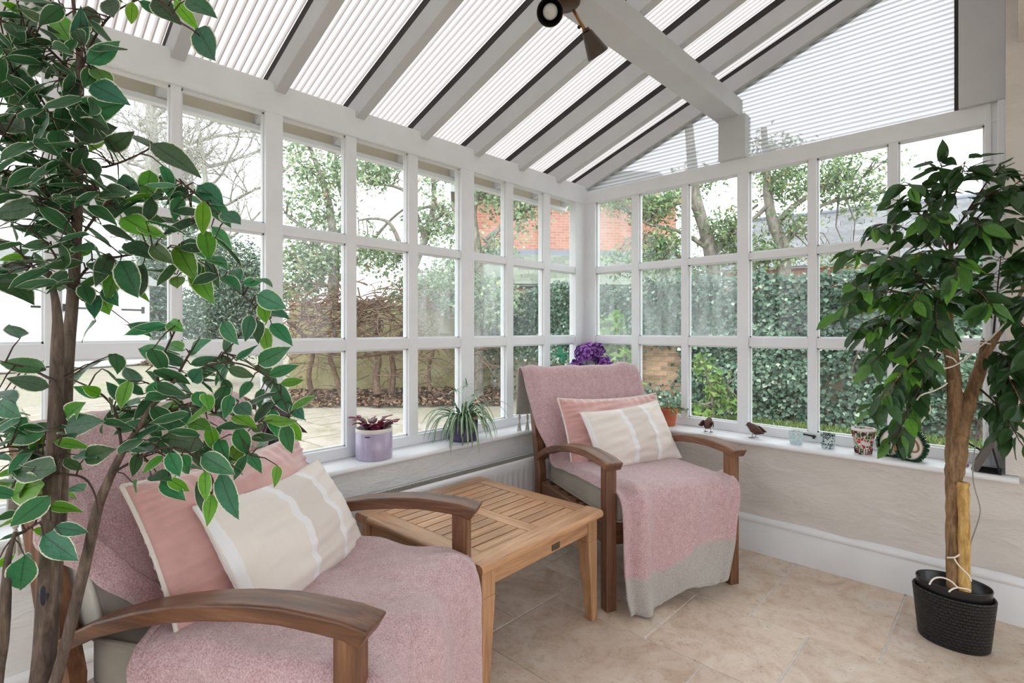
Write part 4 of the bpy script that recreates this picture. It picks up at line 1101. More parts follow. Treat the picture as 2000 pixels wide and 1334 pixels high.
# ---------------- green fig by the right wall
def weave_mat():
    m, nt, b, out = newmat('black_woven_plastic')
    uv = N(nt, 'ShaderNodeUVMap'); mp = N(nt, 'ShaderNodeMapping'); mp.inputs['Scale'].default_value = (1, 1, 1); L(nt, uv.outputs[0], mp.inputs[0])
    br = N(nt, 'ShaderNodeTexBrick'); br.inputs['Scale'].default_value = 1.0; br.inputs['Mortar Size'].default_value = 0.12; br.inputs['Mortar Smooth'].default_value = 1.0
    br.inputs['Brick Width'].default_value = 1.0; br.inputs['Row Height'].default_value = 0.5
    L(nt, mp.outputs[0], br.inputs['Vector'])
    b.inputs['Base Color'].default_value = (0.012, 0.012, 0.012, 1); b.inputs['Roughness'].default_value = 0.42
    inv = N(nt, 'ShaderNodeMath', operation='SUBTRACT'); inv.inputs[0].default_value = 1.0; L(nt, br.outputs['Fac'], inv.inputs[1])
    L(nt, bump(nt, inv.outputs[0], 1.0, 0.012), b.inputs['Normal'])
    return m
M['weave'] = weave_mat()
figB = empty('potted_fig', (2.078, -0.490, 0))
tag(figB, 'dark green artificial fig tree in a black oval woven pot by the plain end wall', 'plant')
invB = Matrix.Translation((-2.078, 0.490, 0))
def oval(prof, sx, sy, seg=64, uvr=None):
    vs = []; uv = []; n = len(prof)
    for i, (r, z) in enumerate(prof):
        for k in range(seg + 1):
            a = 2 * PI * k / seg
            rr = r * (1 + (0.0022 * math.sin(a * 46 + (PI if int(z / 0.0125) % 2 else 0)) if uvr else 0))
            vs.append(Vector((sx * rr * math.cos(a), sy * rr * math.sin(a), z))); uv.append((k / seg * 46, z / 0.0125 * 0.5))
    fs = [(i * (seg + 1) + k, i * (seg + 1) + k + 1, (i + 1) * (seg + 1) + k + 1, (i + 1) * (seg + 1) + k) for i in range(n - 1) for k in range(seg)]
    return vs, fs, uv
body = [(0.0, 0.0), (0.135, 0.0), (0.142, 0.006)] + [(0.143 + 0.022 * (k / 14), 0.01 + 0.175 * k / 14) for k in range(15)] + [(0.166, 0.192), (0.163, 0.197), (0.156, 0.194), (0.150, 0.12), (0, 0.12)]
vs, fs, uv = oval(body, 0.76, 0.56, 184, True)
link_mesh('outer_pot', vs, fs, M['weave'], figB, True, uv)
lin = [(0.147, 0.12), (0.1495, 0.222), (0.1525, 0.228), (0.150, 0.232), (0.146, 0.228), (0.142, 0.15), (0.0, 0.15)]
vs, fs, uv = oval(lin, 0.76, 0.55, 64)
link_mesh('inner_pot', vs, fs, simple('black_plastic_liner', (24, 24, 26), 0.3), figB, True, uv)
MB().box((0.025, -0.02, 0.146), (0.085, 0.040, 0.178), Matrix.Rotation(0.15, 4, 'Y'), 0.004).build('plaster_plug', M['plaster_white'], figB)
TB = 1.97
limb('trunk', px([(1862, 1165, 14), (1860, 1080, 14), (1861, 1000, 14), (1862, 940, 17), (1868, 890, 23), (1872, 840, 22), (1866, 790, 17), (1862, 740, 15), (1859, 690, 14), (1853, 640, 11), (1850, 590, 8), (1856, 530, 6), (1858, 470, 5), (1845, 400, 3)], TB), figB, invB, 'bark_tan', 12, 0.09)
limb('trunk', px([(1876, 850, 15), (1888, 800, 16), (1902, 755, 15), (1917, 715, 13), (1926, 680, 12), (1926, 665, 11)], TB - 0.02), figB, invB, 'bark_tan', 12, 0.09)
limb('branch', px([(1922, 700, 9), (1945, 660, 7), (1972, 620, 5.5), (1995, 570, 4), (2020, 520, 3)], TB - 0.05), figB, invB, 'bark_tan', 9)
limb('branch', px([(1862, 740, 9), (1852, 700, 8), (1843, 660, 7), (1838, 640, 5)], TB - 0.03), figB, invB, 'bark_tan', 9)
limb('stump', px([(1884, 1165, 12), (1884, 1080, 12), (1882, 1000, 11.5), (1881, 958, 12), (1881, 942, 13)], TB - 0.035), figB, invB, 'bark_pale', 11, 0.12)
BR_B = [((1850, 590), (1760, 480), (1655, 490), -.05), ((1850, 600), (1740, 540), (1645, 600), -.08), ((1853, 600), (1750, 560), (1670, 560), -.15), ((1855, 530), (1780, 420), (1705, 440), -.05), ((1857, 500), (1800, 400), (1745, 390), .05), ((1858, 470), (1820, 370), (1765, 355), -.1),
        ((1850, 420), (1850, 350), (1835, 315), 0), ((1850, 420), (1880, 340), (1885, 315), -.1), ((1855, 470), (1920, 360), (1955, 320), -.05), ((1855, 480), (1950, 380), (2010, 340), -.15), ((1853, 640), (1760, 600), (1695, 650), -.1), ((1840, 650), (1760, 640), (1712, 700), -.12),
        ((1843, 665), (1780, 690), (1725, 780), -.12), ((1840, 660), (1770, 720), (1705, 790), -.02), ((1843, 680), (1790, 760), (1750, 850), -.1), ((1850, 590), (1800, 540), (1780, 590), -.2), ((1856, 530), (1820, 470), (1790, 500), -.2), ((1857, 480), (1900, 410), (1910, 440), -.25),
        ((1858, 500), (1940, 420), (1990, 430), -.25), ((1995, 570), (2010, 480), (2030, 470), -.2), ((1940, 660), (1950, 540), (1955, 500), -.1), ((1972, 620), (1990, 560), (2010, 590), -.22), ((1972, 620), (2010, 630), (2020, 680), -.25), ((1930, 690), (1960, 680), (1975, 720), -.15),
        ((1925, 700), (1970, 720), (1995, 790), -.2), ((1900, 750), (1960, 790), (1990, 860), -.25), ((1890, 790), (1925, 780), (1945, 820), -.05), ((1853, 630), (1800, 620), (1790, 680), -.22), ((1850, 600), (1820, 560), (1830, 640), -.25), ((1856, 530), (1860, 470), (1870, 540), -.25),
        ((1855, 590), (1900, 540), (1930, 590), -.22), ((1858, 480), (1830, 410), (1800, 420), -.2), ((1856, 500), (1900, 440), (1950, 450), -.12), ((1850, 600), (1780, 520), (1730, 500), -.2), ((1843, 670), (1810, 720), (1780, 790), .05), ((1858, 460), (1930, 350), (1990, 370), -.2), ((1850, 560), (1740, 510), (1690, 530), .02), ((1852, 610), (1740, 590), (1680, 640), .03), ((1930, 680), (1970, 650), (2000, 690), -.05)]
rb = random.Random(21)
twB = MB(); leavesB = []
for (s, mid, e, dt) in BR_B:
    p0 = P(s[0], s[1], TB); p1 = P(mid[0], mid[1], TB + dt * 0.6); p2 = P(e[0], e[1], TB + dt)
    curve = [(p0 * (1 - u) ** 2 + p1 * 2 * u * (1 - u) + p2 * u * u) for u in [k / 10 for k in range(11)]]
    limb('branch', [(c, 0.0042 - 0.0028 * i / 10) for i, c in enumerate(curve)], figB, invB, 'bark_tan' if rb.random() < .4 else 'twig', 6)
    n = rb.randint(22, 29)
    for k in range(n):
        u = 0.25 + 0.78 * (k + rb.random() * 0.6) / n; u = min(u, 1.0)
        q = p0 * (1 - u) ** 2 + p1 * 2 * u * (1 - u) + p2 * u * u
        tg = ((p1 - p0) * (1 - u) + (p2 - p1) * u).normalized()
        side = tg.cross(Vector((0, 0, 1))); side = side.normalized() if side.length > .01 else Vector((1, 0, 0))
        d = (tg * rb.uniform(0.2, 0.9) + side * rb.choice((-1, 1)) * rb.uniform(0.2, 0.9) + Vector((0, 0, -1)) * rb.uniform(0.15, 1.1)).normalized()
        st = q + d * rb.uniform(0.01, 0.035) + Vector((0, 0, rb.uniform(-0.01, 0.015)))
        twB.tube([invB @ q, invB @ st], [0.0013, 0.0009], 4)
        ln = rb.uniform(0.066, 0.092)
        if (st + d * ln).y > -0.03: d.y = -abs(d.y)
        if (st + d * ln).x > 2.20 and (st + d * ln).y > -0.2: d.y = -abs(d.y)
        nrm = Vector((rb.gauss(0, 0.5), rb.gauss(0, 0.5), 1.0)) + camdir(st) * 0.35
        c = rb.choice([(60, 98, 48), (68, 112, 54), (52, 86, 48), (82, 132, 58), (48, 78, 46), (102, 158, 64), (64, 104, 62)])
        leavesB.append((st, st + d * ln, nrm, c))
leavesB.sort(key=lambda q: (q[0] - CAM).length)
for q in leavesB[:298]: add_leaf(figB, LEAF_G, *q, invB)
merged_leaves(leavesB[298:], LEAF_G, invB, 'fig_green', (52, 86, 46), figB, rb)
stuff(twB.build('twigs', M['twig'], figB, True))
# white cable of a light string, wound through the green fig; grey cord hanging behind it
M['cable'] = simple('white_cable', (226, 220, 206), 0.5)
M['cord'] = simple('grey_cord', (150, 150, 146), 0.6)
cbr = empty('light_string_cable', (2.078, -0.490, 0)); tag(cbr, 'thin white light-string cable wound round the tan trunk of the green fig', 'cable')
for pts, dt in (([(1785, 718), (1820, 720), (1852, 720), (1880, 706), (1905, 684), (1930, 664), (1940, 655)], -0.07), ([(1838, 672), (1855, 675), (1880, 680), (1900, 676), (1915, 668), (1935, 672)], -0.06), ([(1848, 695), (1862, 700), (1868, 708)], -0.06),
                ([(1790, 782), (1800, 770), (1820, 765), (1838, 757), (1850, 748)], -0.08), ([(1795, 830), (1805, 815), (1818, 805), (1815, 790)], -0.06), ([(1760, 650), (1780, 665), (1800, 675), (1815, 680), (1838, 690)], -0.1),
                ([(1850, 1089), (1866, 1089), (1874, 1083)], -0.05), ([(1864, 1091), (1870, 1102), (1882, 1114), (1893, 1124), (1897, 1135)], -0.065), ([(1815, 1142), (1821, 1131), (1833, 1127), (1846, 1129), (1860, 1136), (1869, 1147), (1878, 1149), (1890, 1150), (1896, 1154)], -0.07), ([(1872, 1147), (1860, 1150), (1853, 1156)], -0.07),
                ([(1940, 655), (1955, 640), (1965, 628)], -0.08)):
    q = poly_smooth3(px([(x, y, 2.0, dt) for x, y in pts], TB))
    MB().tube([invB @ p for p, r in q], 0.0028, 6).build('cable_run', M['cable'], cbr, True)
q = poly_smooth3(px([(1927, 790, 1, .03), (1908, 830, 1, .03), (1905, 870, 1, .02), (1899, 915, 1, 0), (1902, 950, 1, -.03), (1914, 985, 1, -.03), (1915, 1005, 1, -.03), (1905, 1035, 1, -.02), (1895, 1062, 1, 0), (1888, 1100, 1, .01), (1886, 1135, 1, 0)], TB))
o = MB().tube([p for p, r in q], 0.0022, 6).build('hanging_cord', M['cord'], None, True)
tag(o, 'loose grey cord hanging from the green fig into its black pot', 'cord')
# ================================================================ THINGS ON THE SILLS, RADIATOR, SPOTLIGHT
SZ = 0.600
def ceramic(name, rgb, rough=0.25, stripes=0.0):
    m, nt, b, out = newmat(name); c = s2l(rgb)
    v = coords(nt, 'Object', (1, 1, 0.02)); n = noise(nt, v, 55, 3)
    L(nt, ramp(nt, n, [(0.35, tuple(x * (1 - stripes) for x in c)), (0.65, tuple(min(1, x * (1 + stripes)) for x in c))]).outputs[0], b.inputs['Base Color'])
    b.inputs['Roughness'].default_value = rough
    return m
M['lilac'] = ceramic('lilac_glaze', (178, 168, 194), 0.22, 0.05)
M['purple'] = ceramic('dark_purple_glaze', (84, 74, 112), 0.2, 0.16)
M['rim_white'] = ceramic('white_glaze', (226, 222, 218), 0.4)
M['rim_grey'] = ceramic('beige_grey_glaze', (190, 182, 172), 0.5)
M['terracotta'] = simple('terracotta', (192, 108, 76), 0.85, 0.15, 30, 0.2, 60)
def cyl_pot(x, y, r, h, mat, rim, rim_h, label, name='planter'):
    t = empty(name, (x, y, SZ)); tag(t, label, 'potted plant')
    MB().lathe([(0, 0), (r * 0.94, 0), (r * 0.985, 0.004), (r, 0.012), (r, h - rim_h), (r * 0.985, h - rim_h + 0.001)], 48).build('pot', mat, t, True)
    auto_smooth(MB().lathe([(r * 0.985, h - rim_h), (r * 1.005, h - rim_h + 0.002), (r * 1.005, h - 0.003), (r * 0.985, h), (r * 0.93, h - 0.003), (r * 0.92, h - 0.03), (0.0, h - 0.03)], 48).build('rim', rim, t), 40)
    MB().lathe([(0, h - 0.022), (r * 0.5, h - 0.018), (r * 0.925, h - 0.024), (r * 0.92, h - 0.032), (0, h - 0.032)], 24).build('soil', M['soil'], t, True)
    return t
# lilac pot with a dark red leaf cactus
t = cyl_pot(0.089, -1.795, 0.084, 0.143, M['lilac'], M['rim_white'], 0.020, 'lilac glazed pot with a dark red flat-stemmed cactus on the long window sill')
M['cactus'] = simple('dark_red_cactus_pad', (84, 40, 46), 0.4, 0.35, 25)
M['cactus_tip'] = simple('wine_red_cactus_tip', (128, 40, 70), 0.4, 0.25, 25)
rc = random.Random(3)
def pad(p, d, ln, w, nrm, mat):
    """one flat notched segment of the stem"""
    n = 5; vs = []; d = d.normalized(); s = d.cross(nrm).normalized(); up = s.cross(d)
    prof = [(0, 0.25), (0.18, 0.75), (0.4, 0.85), (0.55, 1.0), (0.72, 0.85), (0.88, 1.0), (1.0, 0.55)]
    for u, k in prof:
        c = p + d * ln * u + up * 0.05 * ln * math.sin(u * 3)
        vs += [c - s * w * k, c + up * 0.0028, c + s * w * k, c - up * 0.0028]
    fs = [(4 * i + a, 4 * i + (a + 1) % 4, 4 * i + 4 + (a + 1) % 4, 4 * i + 4 + a) for i in range(len(prof) - 1) for a in range(4)]
    fs += [(3, 2, 1, 0), tuple(4 * (len(prof) - 1) + a for a in range(4))]
    return MB().add(vs, fs).build('stem_segment', mat, t, True), p + d * ln
for k in range(17):
    a = 2 * PI * k / 17 + rc.uniform(-.2, .2); r0 = rc.uniform(0.01, 0.05)
    p = Vector((r0 * math.cos(a), r0 * math.sin(a), 0.118)); d = Vector((math.cos(a) * 0.7, math.sin(a) * 0.7, rc.uniform(0.9, 2.4)))
    for s in range(rc.choice((2, 3, 3))):
        nrm = Vector((rc.gauss(0, .3), rc.gauss(0, .3), 1))
        o, p = pad(p, d, rc.uniform(0.032, 0.044), rc.uniform(0.012, 0.018), nrm, M['cactus'] if s < 2 and k % 4 else M['cactus_tip'])
        d = d.normalized() + Vector((math.cos(a), math.sin(a), 0)) * 0.55 + Vector((rc.gauss(0, .25), rc.gauss(0, .25), -0.25 - 0.25 * s))
a_ = math.atan2(-0.78, 0.62)
MB().box((-0.012, -0.0008, -0.0026), (0.012, 0.0008, 0.0026), Matrix.Translation((0.0845 * math.cos(a_), 0.0845 * math.sin(a_), 0.112)) @ Matrix.Rotation(a_ + PI / 2, 4, 'Z')).build('maker_mark', simple('dark_print', (72, 66, 70), 0.5), t)
# purple pot with a spider plant
t = cyl_pot(0.087, -1.245, 0.080, 0.130, M['purple'], M['rim_grey'], 0.018, 'dark purple glazed pot with a trailing spider plant on the long window sill')
def spider_mat():
    m, nt, b, out = newmat('spider_plant_leaf')
    uv = N(nt, 'ShaderNodeUVMap'); sp = N(nt, 'ShaderNodeSeparateXYZ'); L(nt, uv.outputs[0], sp.inputs[0])
    r = ramp(nt, sp.outputs[1], [(0.0, s2l((82, 124, 92))), (0.30, s2l((70, 112, 84))), (0.38, s2l((206, 218, 178))), (0.62, s2l((206, 218, 178))), (0.70, s2l((70, 112, 84))), (1.0, s2l((90, 130, 98)))])
    L(nt, r.outputs[0], b.inputs['Base Color']); b.inputs['Roughness'].default_value = 0.4
    return m
M['spider'] = spider_mat()
M['spider_white'] = simple('pale_plantlet', (206, 220, 206), 0.5, 0.15, 30)
rs = random.Random(9)
def strap(parent, p, az, el, ln, w, droop, mat='spider', name='leaf'):
    n = 9; vs = []; uv = []; d = Vector((math.cos(az) * math.cos(el), math.sin(az) * math.cos(el), math.sin(el))); q = Vector(p)
    for i in range(n + 1):
        s = d.cross(Vector((0, 0, 1))); s = s.normalized() if s.length > .05 else Vector((1, 0, 0)); up = s.cross(d)
        k = w * (0.6 + 0.8 * min(1, i / n * 3)) * (1 - (i / n) ** 2.5) + 0.0004
        vs += [q - s * k + up * k * 0.5, q, q + s * k + up * k * 0.5]; uv += [(i / n, 0), (i / n, .5), (i / n, 1)]
        q = q + d * ln / n; d = (d + Vector((0, 0, -droop / n * (1 + i * 0.12)))).normalized()
        if q.x < -0.072 and d.x < 0: d.x = 0.01
        if (q.z < -0.12 or (q.z < 0.012 and abs(q.x) < 0.095)) and d.z < 0: d.z = 0.0; d = (d + Vector((0, 0.001, 0))).normalized()
    fs = [(3 * i + a, 3 * i + a + 1, 3 * i + 4 + a, 3 * i + 3 + a) for i in range(n) for a in (0, 1)]
    return link_mesh(name, vs, fs, M[mat], parent, True, uv)
for k in range(64):
    az = rs.uniform(0, 2 * PI)
    if math.cos(az) < -0.35: az += PI * 0.6
    strap(t, (0.03 * math.cos(az), 0.03 * math.sin(az), 0.108), az, rs.uniform(0.45, 1.4), rs.uniform(0.17, 0.31), rs.uniform(0.0050, 0.0075), rs.uniform(1.6, 3.3))
for az in (-0.75, -0.35):   # two long leaves hanging straight down the front of the pot
    strap(t, (0.06 * math.cos(az), 0.06 * math.sin(az), 0.118), az, 0.35, 0.19, 0.008, 6.5)
for (dy, h, sx) in ((-0.07, 0.215, 0.02), (0.025, 0.235, 0.0), (0.045, 0.17, 0.03)):
    MB().tube([(0, 0, 0.108), (sx * .5, dy * .5, 0.108 + h * .6), (sx, dy, 0.108 + h * 0.75)], 0.0015, 5).build('runner', M['spider_white'], t, True)
    for k in range(9):
        strap(t, (sx, dy, 0.108 + h * 0.75), rs.uniform(0, 6.28), rs.uniform(-0.2, 1.3), rs.uniform(0.035, 0.07), 0.0036, 1.2, 'spider' if k % 2 else 'spider_white')
# terracotta pot with a trailing herb
t = empty('planter', (0.700, -0.088, SZ)); tag(t, 'small terracotta pot with a trailing green herb behind the corner armchair', 'potted plant')
auto_smooth(MB().lathe([(0, 0), (0.034, 0), (0.036, 0.004), (0.048, 0.078), (0.054, 0.080), (0.056, 0.108), (0.053, 0.110), (0.049, 0.106), (0.047, 0.092), (0, 0.092)], 32).build('pot', M['terracotta'], t), 40)
M['herb'] = leaf_mat('small_herb_leaf', False, 0.5, 0.3, 0.1)
LEAF_H = [leaf_mesh('herb_leaf', 'herb', 0.33, 0.15, 0.12, 0.1, 3), leaf_mesh('herb_leaf', 'herb', 0.30, 0.25, 0.0, -0.2, 3)]
for k in range(30):
    az = rs.uniform(0, 2 * PI); r = 0.012 + 0.025 * rs.random()
    p = Vector((r * math.cos(az), r * math.sin(az), 0.092)); d = Vector((math.cos(az) * .6, math.sin(az) * .6, 1.0)); pts = [p.copy()]
    for i in range(5):
        d = (d.normalized() + Vector((math.cos(az) * .25, math.sin(az) * .25, -0.42 if k % 2 else -0.28)))
        p = p + d.normalized() * rs.uniform(0.016, 0.026); p.y = min(p.y, 0.075); pts.append(p.copy())
    MB().tube(pts, 0.0009, 4).build('stem', M['twig'], t)
    for q in pts[1:]:
        for _ in range(1):
            dd = Vector((rs.gauss(0, 1), rs.gauss(0, 1), rs.gauss(0, .5))).normalized() * rs.uniform(0.014, 0.022)
            if q.y + dd.y > 0.08: dd.y = -dd.y
            o = bpy.data.objects.new('leaf', rs.choice(LEAF_H)); COL.objects.link(o); o.parent = t
            o.matrix_basis = leaf_frame(q, q + dd, Vector((rs.gauss(0, .5), -0.5, 1)))[0]; c = rs.choice([(104, 146, 84), (86, 128, 74), (124, 164, 96)]); o.color = (*s2l(c), 1)
# purple flowering plant in the corner
t = empty('planter', (0.095, -0.095, SZ)); tag(t, 'pot of purple flower heads standing on the sill in the glazed corner', 'potted plant')
auto_smooth(MB().lathe([(0, 0), (0.058, 0), (0.062, 0.006), (0.072, 0.125), (0.074, 0.13), (0.068, 0.13), (0.066, 0.112), (0, 0.112)], 32).build('pot', M['rim_white'], t), 40)
def petal_mat():
    m, nt, b, out = newmat('purple_petal')
    uv = N(nt, 'ShaderNodeUVMap'); sp = N(nt, 'ShaderNodeSeparateXYZ'); L(nt, uv.outputs[0], sp.inputs[0])
    oi = N(nt, 'ShaderNodeObjectInfo')
    c = ramp(nt, sp.outputs[0], [(0.0, s2l((60, 26, 84))), (0.55, s2l((104, 46, 138))), (1.0, s2l((164, 104, 186)))]).outputs[0]
    hs = N(nt, 'ShaderNodeHueSaturation'); mr = N(nt, 'ShaderNodeMapRange'); mr.inputs[3].default_value = 0.65; mr.inputs[4].default_value = 1.35
    L(nt, oi.outputs['Random'], mr.inputs[0]); L(nt, mr.outputs[0], hs.inputs['Value']); L(nt, c, hs.inputs['Color'])
    L(nt, hs.outputs[0], b.inputs['Base Color']); b.inputs['Roughness'].default_value = 0.6
    return m
M['petal'] = petal_mat()
def flower_mesh():
    vs = []; fs = []; uv = []
    for k in range(5):
        a = 2 * PI * k / 5
        for j, (r, w, z) in enumerate(((0.10, 0.12, 0.0), (0.6, 0.42, 0.16), (1.0, 0.30, 0.05))):
            for s in (-1, 1):
                aa = a + s * w * 1.35 / (r + 0.35); vs.append((r * math.cos(aa), r * math.sin(aa), z + 0.05 * s)); uv.append((r, (s + 1) / 2))
        b0 = k * 6
        fs += [(b0, b0 + 1, b0 + 3, b0 + 2), (b0 + 2, b0 + 3, b0 + 5, b0 + 4)]
    me = bpy.data.meshes.new('flower'); me.from_pydata(vs, [], fs); me.materials.append(M['petal'])
    ul = me.uv_layers.new(name='UVMap'); li = np.zeros(len(me.loops), dtype=np.int32); me.loops.foreach_get('vertex_index', li); ul.data.foreach_set('uv', np.asarray(uv, dtype=np.float32)[li].ravel()); me.update()
    return me
FM = flower_mesh()
for (qx, qy, rad, n) in ((1145, 692, 0.074, 38), (1166, 684, 0.045, 14), (1180, 712, 0.055, 22), (1126, 722, 0.055, 20), (1146, 732, 0.06, 16)):
    c = P(qx, qy, 3.655) - Vector((0.095, -0.095, SZ))
    MB().tube([(0, 0, 0.11), tuple(c * 0.6), tuple(c)], 0.0025, 5).build('stem', simple('green_stem', (78, 120, 70), 0.6), t, True)
    for k in range(n):
        z = 1 - 1.5 * (k + 0.5) / n; a = k * 2.39996; rr = math.sqrt(max(0, 1 - z * z)); nv = Vector((rr * math.cos(a), rr * math.sin(a), z))
        o = bpy.data.objects.new('flower', FM); COL.objects.link(o); o.parent = t
        q = c + nv * rad * rs.uniform(0.6, 1.1)
        o.matrix_basis = Matrix.Translation(q) @ nv.to_track_quat('Z', 'Y').to_matrix().to_4x4() @ Matrix.Rotation(rs.uniform(0, 6), 4, 'Z') @ Matrix.Rotation(rs.uniform(-.5, .5), 4, 'X') @ Matrix.Scale(rs.uniform(0.026, 0.038), 4)
LEAF_F = leaf_mesh('flower_leaf', 'fig_green', 0.30, 0.12, 0.15, 0.1, 6)
for (b0, b1, dt, c) in (((1150, 745), (1222, 716), -.02, (36, 130, 84)), ((1150, 745), (1098, 736), 0.0, (40, 120, 80)), ((1163, 742), (1205, 728), .03, (54, 140, 84)), ((1140, 750), (1120, 700), .02, (70, 130, 90))):
    p0 = P(*b0, 3.655) - Vector((0.095, -0.095, SZ)); p1 = P(*b1, 3.655 + dt) - Vector((0.095, -0.095, SZ))
    o = bpy.data.objects.new('leaf', LEAF_F); COL.objects.link(o); o.parent = t; o.matrix_basis = leaf_frame(p0, p1, Vector((0.3, -0.5, 0.8)))[0]; o.color = (*s2l(c), 1)
# green leaf ornament on a wire, just left of the flowers
t = empty('garden_pick', P(1096, 786, 3.58)); t.location.z = SZ
tag(t, 'green bird-shaped pick on a wire left of the purple flowers', 'ornament')
M['green_plastic'] = simple('translucent_green', (40, 150, 112), 0.3)
loc = t.location
def lp(x, y): return P(x, y, 3.58) - loc
MB().lathe([(0, 0), (0.03, 0), (0.028, 0.012), (0.006, 0.018), (0, 0.018)], 20).tube([(0, 0, 0.01), lp(1101, 740), lp(1100, 702)], 0.0016, 5).build('wire_stand', M['twig'], t, True)
MB().ball(lp(1099, 700), (0.020, 0.014, 0.030), 12, 8).tube([lp(1073, 687), lp(1082, 691), lp(1094, 696)], [0.002, 0.004, 0.008], 8).build('body', M['green_plastic'], t, True)
for tip in ((1096, 672), (1110, 690)):
    o = bpy.data.objects.new('wing', leaf_mesh('wing', 'green_plastic', 0.2, 0.1, 0.1, 0.0, 5)); COL.objects.link(o); o.parent = t
    o.matrix_basis = leaf_frame(lp(1093, 698), lp(*tip), Vector((0.7, -0.7, 0.2)))[0]
# two rusty metal birds
M['rust'] = simple('brown_rusted_metal', (84, 52, 42), 0.75, 0.4, 60, 0.4, 120)
M['wire'] = simple('dark_wire', (38, 34, 34), 0.5, metal=0.5)
def bird(x, y, rz, label, spread):
    t = empty('bird_ornament', (x, y, SZ), rz); tag(t, label, 'ornament', 'rusty metal birds on the sill')
    # body is one shaped surface along +x (head) to -x (tail)
    prof = [(-0.060, 0.003, 0.034), (-0.045, 0.008, 0.036), (-0.028, 0.018, 0.041), (-0.008, 0.026, 0.046), (0.012, 0.025, 0.052), (0.024, 0.019, 0.060), (0.033, 0.017, 0.066), (0.042, 0.012, 0.067), (0.048, 0.004, 0.064), (0.060, 0.001, 0.061)]
    vs = []; seg = 14
    for (px_, r, z) in prof:
        for k in range(seg):
            a = 2 * PI * k / seg; vs.append((px_, r * math.cos(a) * (0.95), z + r * math.sin(a)))
    fs = [(i * seg + k, i * seg + (k + 1) % seg, (i + 1) * seg + (k + 1) % seg, (i + 1) * seg + k) for i in range(len(prof) - 1) for k in range(seg)]
    fs += [tuple(range(seg))[::-1], tuple(range((len(prof) - 1) * seg, len(prof) * seg))]
    MB().add(vs, fs).build('body', M['rust'], t, True)
    for s in (-1, 1):
        w = []
        for i in range(6):
            u = i / 5; hw = 0.017 * math.sin(PI * min(1, u * 0.9 + 0.12))
            cx = 0.018 - 0.075 * u; cy = s * (0.0215 + spread * u); cz = 0.056 - 0.016 * u + spread * 0.3 * u
            w += [(cx, cy, cz + hw), (cx, cy + s * 0.003, cz), (cx, cy, cz - hw)]
        fs = [(3 * i + a, 3 * i + a + 1, 3 * i + 4 + a, 3 * i + 3 + a) for i in range(5) for a in (0, 1)]
        o = MB().add(w, fs).build('wing', M['rust'], t, True); m_ = o.modifiers.new('thick', 'SOLIDIFY'); m_.thickness = 0.003
        leg = MB().tube([(0.0, s * 0.012, 0.026), (0.003, s * 0.015, 0.012), (0.002, s * 0.016, 0.0015)], 0.0014, 6)
        for a in (-0.5, 0, 0.5): leg.tube([(0.002, s * 0.016, 0.0016), (0.022 * math.cos(a), s * 0.016 + 0.022 * math.sin(a), 0.0013)], 0.0013, 5)
        leg.tube([(0.002, s * 0.016, 0.0016), (-0.014, s * 0.017, 0.0013)], 0.0013, 5)
        leg.build('leg', M['wire'], t, True)
    return t
bird(0.962, -0.122, math.radians(100), 'rusty metal bird turned to the window, nearest the terracotta pot', 0.018)
bird(1.215, -0.105, math.radians(160), 'rusty metal bird seen from the side, beside the window post', 0.0)
# mosaic tea-light glasses
def mosaic(name, cells, scale, grout, rough=0.15, transl=0.25, metric='EUCLIDEAN'):
    m = bpy.data.materials.new(name); m.use_nodes = True; nt = m.node_tree; b = nt.nodes['Principled BSDF']; out = nt.nodes['Material Output']
    v = coords(nt, 'Object'); vo = N(nt, 'ShaderNodeTexVoronoi'); vo.inputs['Scale'].default_value = scale; L(nt, v, vo.inputs['Vector'])
    ve = N(nt, 'ShaderNodeTexVoronoi', feature='DISTANCE_TO_EDGE'); ve.inputs['Scale'].default_value = scale; L(nt, v, ve.inputs['Vector'])
    sp = N(nt, 'ShaderNodeSeparateColor'); L(nt, vo.outputs['Color'], sp.inputs[0])
    r = ramp(nt, sp.outputs[0], [(i / len(cells), s2l(c)) for i, c in enumerate(cells)]); r.color_ramp.interpolation = 'CONSTANT'
    g = ramp(nt, ve.outputs['Distance'], [(0.0, (1, 1, 1)), (0.05, (1, 1, 1)), (0.09, (0, 0, 0))])
    c = mixc(nt, g.outputs[0], r.outputs[0], s2l(grout))
    L(nt, c, b.inputs['Base Color']); b.inputs['Roughness'].default_value = rough
    tl = N(nt, 'ShaderNodeBsdfTranslucent'); L(nt, c, tl.inputs[0]); mx = N(nt, 'ShaderNodeMixShader'); mx.inputs[0].default_value = transl
    L(nt, b.outputs[0], mx.inputs[1]); L(nt, tl.outputs[0], mx.inputs[2]); L(nt, mx.outputs[0], out.inputs[0])
    return m
M['mosaic_ice'] = mosaic('pale_ice_mosaic', [(200, 220, 224), (176, 206, 212), (220, 230, 230), (188, 214, 216)], 95, (228, 234, 234))
M['mosaic_leopard'] = mosaic('dark_spotted_mosaic', [(60, 66, 66), (196, 218, 220), (40, 44, 46), (88, 96, 96), (206, 224, 224)], 105, (206, 222, 222))
M['mosaic_colour'] = mosaic('coloured_mosaic', [(84, 130, 44), (196, 48, 56), (232, 226, 220), (110, 150, 60), (64, 36, 40), (236, 232, 226), (60, 90, 40), (206, 120, 110)], 62, (232, 228, 222))
def tumbler(x, y, r0, r1, h, mat, label, stripes=False):
    t = empty('tealight_glass', (x, y, SZ)); tag(t, label, 'candle holder')
    auto_smooth(MB().lathe([(0, 0), (r0 * 0.9, 0), (r0, 0.004), (r1, h - 0.002), (r1 * 0.985, h), (r1 * 0.93, h - 0.002), (r0 * 0.92, 0.008), (0, 0.008)], 40).build('glass', M[mat], t), 50)
    return t
